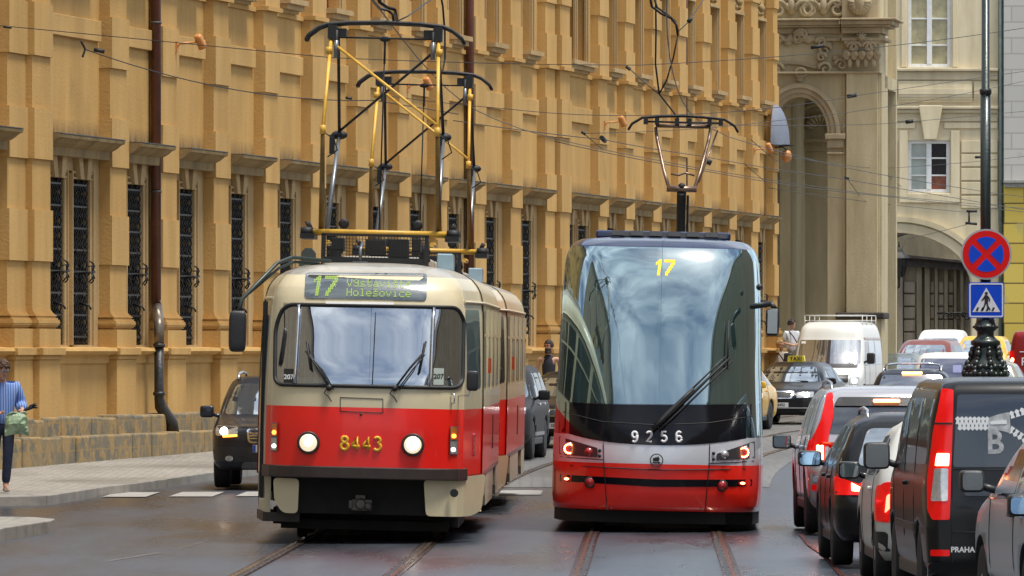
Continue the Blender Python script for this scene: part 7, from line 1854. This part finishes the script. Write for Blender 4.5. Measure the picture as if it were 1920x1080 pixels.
def head(parent, c, face, tilt=0., hair=None, beard=None, hair_m=None, r=.105, glasses=None, cap_len=.0):
    """c: head centre; face: horizontal facing direction; the skull is one mesh with nose, ears and eyes"""
    f = V(face.x, face.y, 0).normalized(); rt = V(f.y, -f.x, 0)
    M = Matrix((( rt.x, f.x, 0, c.x), (rt.y, f.y, 0, c.y), (rt.z, f.z, 1, c.z), (0, 0, 0, 1))) @ Matrix.Rotation(-tilt, 4, 'X')
    mb = MB(); n = 18
    prof = [(-.125, .030, .045, .03), (-.115, .048, .055, .02), (-.085, .058, .072, .01), (-.045, .068, .085, 0), (0, .074, .094, -.003), (.045, .076, .098, -.006), (.085, .068, .088, -.010), (.112, .045, .060, -.012), (.124, .015, .02, -.012)]
    vs = []
    for z, a, b, y0 in prof:
        for j in range(n): an = 2 * math.pi * j / n; vs.append((a * math.cos(an), y0 + b * math.sin(an), z))
    k = len(prof); mb.add(vs, [(i * n + j, i * n + (j + 1) % n, (i + 1) * n + (j + 1) % n, (i + 1) * n + j) for i in range(k - 1) for j in range(n)] + [tuple(range(n))[::-1], tuple((k - 1) * n + j for j in range(n))], 0, True)
    mb.add([(-.012, .088, .02), (.012, .088, .02), (.018, .090, -.025), (-.018, .090, -.025), (0, .118, -.020), (0, .095, .025)], [(5, 0, 4), (5, 4, 1), (0, 3, 4), (1, 4, 2), (3, 2, 4)], 0, True)
    for s in (-1, 1): mb.sphere((s * .076, -.005, .0), .03, 5, sc3=(.35, .7, 1.1))
    mb.sphere((0, .082, -.058), .02, 5, sc3=(1.2, .35, .35), mi=1)
    for s in (-1, 1): mb.sphere((s * .030, .084, .022), .012, 5, mi=2)
    mb.v = [tuple(M @ Vector(v)) for v in mb.v]
    h = mb.build('head', [SKIN, mat('lips', (.42, .14, .11), .5, var=.1), TXT], parent)
    if hair:
        hb = MB(); rg = random.Random(int(abs(c.x) * 99)); 
        for i in range(260):
            an = rg.uniform(0, 2 * math.pi); ph = rg.uniform(-.25 - cap_len, 1.5); x, y, z = math.cos(an) * math.cos(ph), math.sin(an) * math.cos(ph), math.sin(ph)
            if y > .45 and z < .42: continue
            q = V(x * .080, y * .100 - .012, .02 + z * .108); hb.sphere(q, rg.uniform(.016, .030), 4, sc3=(1, 1, rg.uniform(.7, 1.2)))
        hb.v = [tuple(M @ Vector(v)) for v in hb.v]; hb.build('hair', [hair_m], h)
    if beard:
        hb = MB(); rg = random.Random(5)
        for i in range(60):
            an = rg.uniform(.15, math.pi - .15); z = rg.uniform(-.14, -.05); hb.sphere((math.cos(an) * .062, math.sin(an) * .085, z), .020, 4)
        hb.v = [tuple(M @ Vector(v)) for v in hb.v]; hb.build('beard', [hair_m], h)
    if glasses:
        g = MB(); 
        for s in (-1, 1): g.sphere((s * .033, .094, .022), .026, 6, sc3=(1, .25, .75)); g.tube([(s * .058, .085, .03), (s * .078, 0, .02)], .004, 5)
        g.tube([(-.012, .098, .028), (.012, .098, .028)], .004, 5); g.v = [tuple(M @ Vector(v)) for v in g.v]; g.build('glasses', [glasses], h)
    return h
def striped(name, c1, c2, sc_):
    m, N, L, Pn = new_mat(name); Pn.inputs['Roughness'].default_value = .8
    tc = N.new('ShaderNodeTexCoord'); wv = N.new('ShaderNodeTexWave'); wv.wave_type = 'BANDS'; wv.bands_direction = 'X'; wv.inputs['Scale'].default_value = sc_; wv.inputs['Distortion'].default_value = .6
    L.new(tc.outputs['Object'], wv.inputs['Vector']); c = N.new('ShaderNodeMix'); c.data_type = 'RGBA'; c.inputs[6].default_value = (*c1, 1); c.inputs[7].default_value = (*c2, 1); L.new(wv.outputs['Color'], c.inputs[0]); L.new(c.outputs[2], Pn.inputs['Base Color']); return m
def person(label, loc, facing, h=1.75, bulk=1., shirt=None, trousers=None, shoes=None, pose='stand', hair=True, hair_m=None, beard=False, tilt=0., glasses=None, sleeves='long', face=None, cap_len=0., cut_z=None):
    """facing: yaw in radians of the chest (0 looks towards -y, the viewer); local frame has x to the picture's right"""
    t = thing('person', label, 'person', loc, facing); k = h / 1.75
    A = {'L': [V(-.19, 0, 1.42), V(-.25, .02, 1.16), V(-.22, -.08, .92)], 'R': [V(.19, 0, 1.42), V(.25, .02, 1.16), V(.23, -.08, .92)]}
    if pose == 'reading': A = {'L': [V(-.19, 0, 1.42), V(-.25, .06, 1.14), V(-.10, -.24, 1.08)], 'R': [V(.19, 0, 1.42), V(.26, .02, 1.17), V(.24, -.26, 1.12)]}
    if pose == 'wheel': A = {'L': [V(-.19, 0, 1.42), V(-.26, -.08, 1.18), V(-.15, -.36, 1.22)], 'R': [V(.19, 0, 1.42), V(.26, -.08, 1.18), V(.15, -.36, 1.22)]}
    if pose == 'fold': A = {'L': [V(-.19, 0, 1.42), V(-.25, .04, 1.15), V(-.05, -.17, 1.08)], 'R': [V(.19, 0, 1.42), V(.25, .04, 1.15), V(.06, -.19, 1.12)]}
    lg = {'L': [V(-.09, 0, .92), V(-.10, -.01, .50), V(-.10, .03, .09)], 'R': [V(.09, 0, .92), V(.10, -.04, .50), V(.11, -.02, .09)]}
    if pose == 'reading': lg = {'L': [V(-.09, 0, .92), V(-.10, .04, .50), V(-.11, .14, .09)], 'R': [V(.09, 0, .92), V(.07, -.06, .50), V(.04, -.06, .09)]}
    S = lambda v: v * k
    J = [(S(V(0, 0, .95)), (.135, .10)), (S(V(0, .01, 1.12)), (.125, .09)), (S(V(0, 0, 1.32)), (.12, .08)), (S(V(0, .01, 1.45)), (.055, .05)), (S(V(0, 0, 1.52)), (.055, .055)), (S(V(0, -.01, 1.60)), (.05, .055))]
    B = [(0, 1), (1, 2), (2, 3), (3, 4), (4, 5)]
    for s in 'LR':
        a = A[s]; n = len(J); J += [(S(a[0]), .046), (S(a[1]), .040), (S(a[2]), .028)]; B += [(2, n), (n, n + 1), (n + 1, n + 2)]
        J2, B2 = hand(t, S(a[2]), a[2] - a[1], V(1 if s == 'L' else -1, 0, .2), .5); merge(J, B, J2, B2, n + 2)
        l = lg[s]; n = len(J); J += [(S(l[0]), .09), (S(l[1]), .06), (S(l[2]), .042), (S(l[2] + V(0, -.10, -.04)), (.042, .03)), (S(l[2] + V(0, -.17, -.055)), (.035, .022))]; B += [(0, n), (n, n + 1), (n + 1, n + 2), (n + 2, n + 3), (n + 3, n + 4)]
    body = skinned('body', J, B, SKIN, t, 0, 1)
    head(t, S(V(0, -.02 - .04 * (tilt > .2), 1.655)), V(*(face or (0, -1)), 0), tilt, hair, beard, hair_m, glasses=glasses, cap_len=cap_len)
    g = .012 + .03 * (bulk - 1) / .2
    J = [(S(V(0, 0, .86)), (.15 + g, .115 + g)), (S(V(0, .01, 1.12)), (.135 + g, .10 + g)), (S(V(0, 0, 1.32)), (.16 + g, .11 + g)), (S(V(0, .01, 1.45)), (.10 + g, .085)), (S(V(0, .005, 1.50)), (.072, .072))]; B = [(0, 1), (1, 2), (2, 3), (3, 4)]; _ = [0]
    if sleeves != 'none':
        for s in 'LR':
            a = A[s]; n = len(J); J += [(S(a[0]), .062 + g), (S(a[1]), .050 + g) if sleeves == 'long' else (S(a[0].lerp(a[1], .75)), .058)]; B += [(2, n), (n, n + 1)]
            if sleeves == 'long': J.append((S(a[1].lerp(a[2], .82)), .036 + g)); B.append((n + 1, n + 2))
    skinned('shirt', J, B, shirt, t, 0, 2)
    J = [(S(V(0, 0, 1.0)), (.145, .115)), (S(V(0, 0, .90)), (.15, .12))]; B = [(0, 1)]
    for s in 'LR':
        l = lg[s]; n = len(J); J += [(S(l[0] + V(0, 0, -.08)), .098), (S(l[1]), .075), (S(l[2] + V(0, 0, .02)), .062)]; B += [(1, n), (n, n + 1), (n + 1, n + 2)]
    skinned('trousers', J, B, trousers, t, 0, 2)
    for s in 'LR':
        l = lg[s][2]; J = [(S(l + V(0, .03, -.04)), (.045, .042)), (S(l + V(0, -.07, -.048)), (.050, .036)), (S(l + V(0, -.17, -.058)), (.046, .026))]; skinned('shoe', J, [(0, 1), (1, 2)], shoes, t, 0, 2)
    return t, A, k
BRH = mat('brown_hair', (.07, .035, .018), .6, var=.4, scale=20); DKH = mat('dark_hair', (.02, .014, .010), .6, var=.3, scale=20); BLH = mat('blond_hair', (.36, .22, .09), .6, var=.3, scale=20)
JEAN = mat('dark_blue_trousers', (.012, .018, .045), .8, var=.3, scale=9, bump=.3); SHOE = mat('tan_shoe', (.42, .34, .28), .5, var=.2)
KHAK = mat('khaki_trousers', (.22, .19, .13), .8, var=.2)
STRP = striped('blue_striped_shirt', (.035, .12, .42), (.26, .36, .60), 9)
s_ = 136.0
t, A, k = person('man in a blue striped shirt and dark trousers looking into a green bag', (-7.03, F / s_, .125), R(12), 1.79, 1.2, STRP, JEAN, SHOE, 'reading', True, BRH, tilt=.42, glasses=mat('thin_glasses', (.3, .3, .32), .2, .5), face=(.25, -1))
b = thing('shopping_bag', 'pale green and white plastic bag held by the man at the left edge', 'bag', t.matrix_world @ V(0, 0, 0))
b.location = (-6.99 + .17, F / s_ - .40, .125); b.rotation_euler = (0, 0, R(12))
mb = MB(); rg = random.Random(2); vs = []; fs = []
for sy in (-1, 1):
    for i in range(7):
        for j in range(7):
            u_, v_ = i / 6, j / 6; bulge = .06 * math.sin(math.pi * u_) * math.sin(math.pi * min(1, (1 - v_) * 1.1))
            vs.append((lerp(-.13, .15, u_) + .05 * (1 - v_) * (u_ - .3) + rg.uniform(-.008, .008), sy * (bulge + .004) + rg.uniform(-.012, .012), .78 + .30 * v_ + .03 * math.sin(u_ * 3)))
for q in (0, 49):
    for i in range(6):
        for j in range(6): f_ = (q + i * 7 + j, q + (i + 1) * 7 + j, q + (i + 1) * 7 + j + 1, q + i * 7 + j + 1); fs.append(f_ if q == 0 else f_[::-1])
for j in range(6): fs += [(j, j + 1, 50 + j, 49 + j), (42 + j, 49 + 42 + j, 50 + 42 + j, 43 + j)]
for i in range(6): fs.append((i * 7, 49 + i * 7, 49 + (i + 1) * 7, (i + 1) * 7))
mb.add(vs, fs, 0, False); bg_m = mat('green_plastic_bag', (.26, .36, .22), .35, coat=.2, var=.55, scale=9, bump=.4); mb.build('bag_body', [bg_m], b)
mb = MB(); mb.tube([(-.12, 0, 1.07), (-.05, -.01, 1.11), (.05, 0, 1.10)], .01, 5); mb.tube([(.05, 0, 1.09), (.13, .0, 1.12), (.16, 0, 1.08)], .01, 5); mb.build('handle', [bg_m], b)
g = thing('glove', 'black glove held in the hand of the man at the left edge', 'glove', (-6.99 + .33, F / s_ - .33, .125 + 1.13), R(12))
J = [(V(-.06, 0, .0), (.03, .02)), (V(.02, 0, .03), (.04, .02)), (V(.09, 0, .07), (.016, .014)), (V(.10, .02, .045), (.016, .013)), (V(.14, 0, .075), (.013, .011)), (V(.15, .02, .04), (.013, .011)), (V(.03, -.02, .07), (.013, .012)), (V(.12, -.02, .10), .012)]
skinned('glove_body', J, [(0, 1), (1, 2), (1, 3), (2, 4), (3, 5), (1, 6), (6, 7)], BLACK, g, 1, 1)
person('bearded man in a dark sleeveless top left of the modern tram', (.79, 160.5, rise(160) + .12), R(-10), 1.84, 1., mat('dark_vest', (.02, .022, .03), .8, var=.2), JEAN, SHOE, 'stand', True, DKH, beard=True, sleeves='none', glasses=mat('dark_red_sunglasses', (.25, .02, .02), .15, coat=1), face=(-.3, -1))
WT = mat('white_shirt', (.66, .66, .68), .8, var=.1, scale=5, bump=.3)
t1, A1, k1 = person('dark haired man in a white shirt with a strap near the church', (7.72, 206.1, rise(206) + .1 + .54), R(30), 1.78, 1., WT, KHAK, SHOE, 'fold', True, DKH, sleeves='short', face=(.9, -.5))
STRAP = mat('dark_strap', (.03, .03, .04), .6)
MB().tube([V(-.12, -.05, 1.50), V(-.05, -.16, 1.35), V(.05, -.17, 1.2), V(.17, -.12, 1.02)], .018, 5).build('bag_strap', [STRAP], t1)
t2, A2, k2 = person('blond woman in a pale blouse with a dark shoulder strap near the palace corner', (7.30, 203.2, rise(203) + .12), R(20), 1.74, 1., mat('cream_blouse', (.55, .48, .42), .8, var=.1, bump=.3), KHAK, SHOE, 'fold', True, BLH, sleeves='long', face=(.6, -.8), cap_len=.5)
MB().tube([V(-.12, -.05, 1.50), V(-.05, -.16, 1.35), V(.05, -.17, 1.2), V(.17, -.12, 1.02)], .018, 5).build('bag_strap', [STRAP], t2)
# tram driver behind the windscreen of the old tram
dp = person('tram driver in a white shirt seated behind the windscreen of the older tram', (-1.636 + .42, 80.9 + 1.15, .62), 0, 1.75, 1., WT, JEAN, BLACK, 'wheel', True, BRH, sleeves='short')
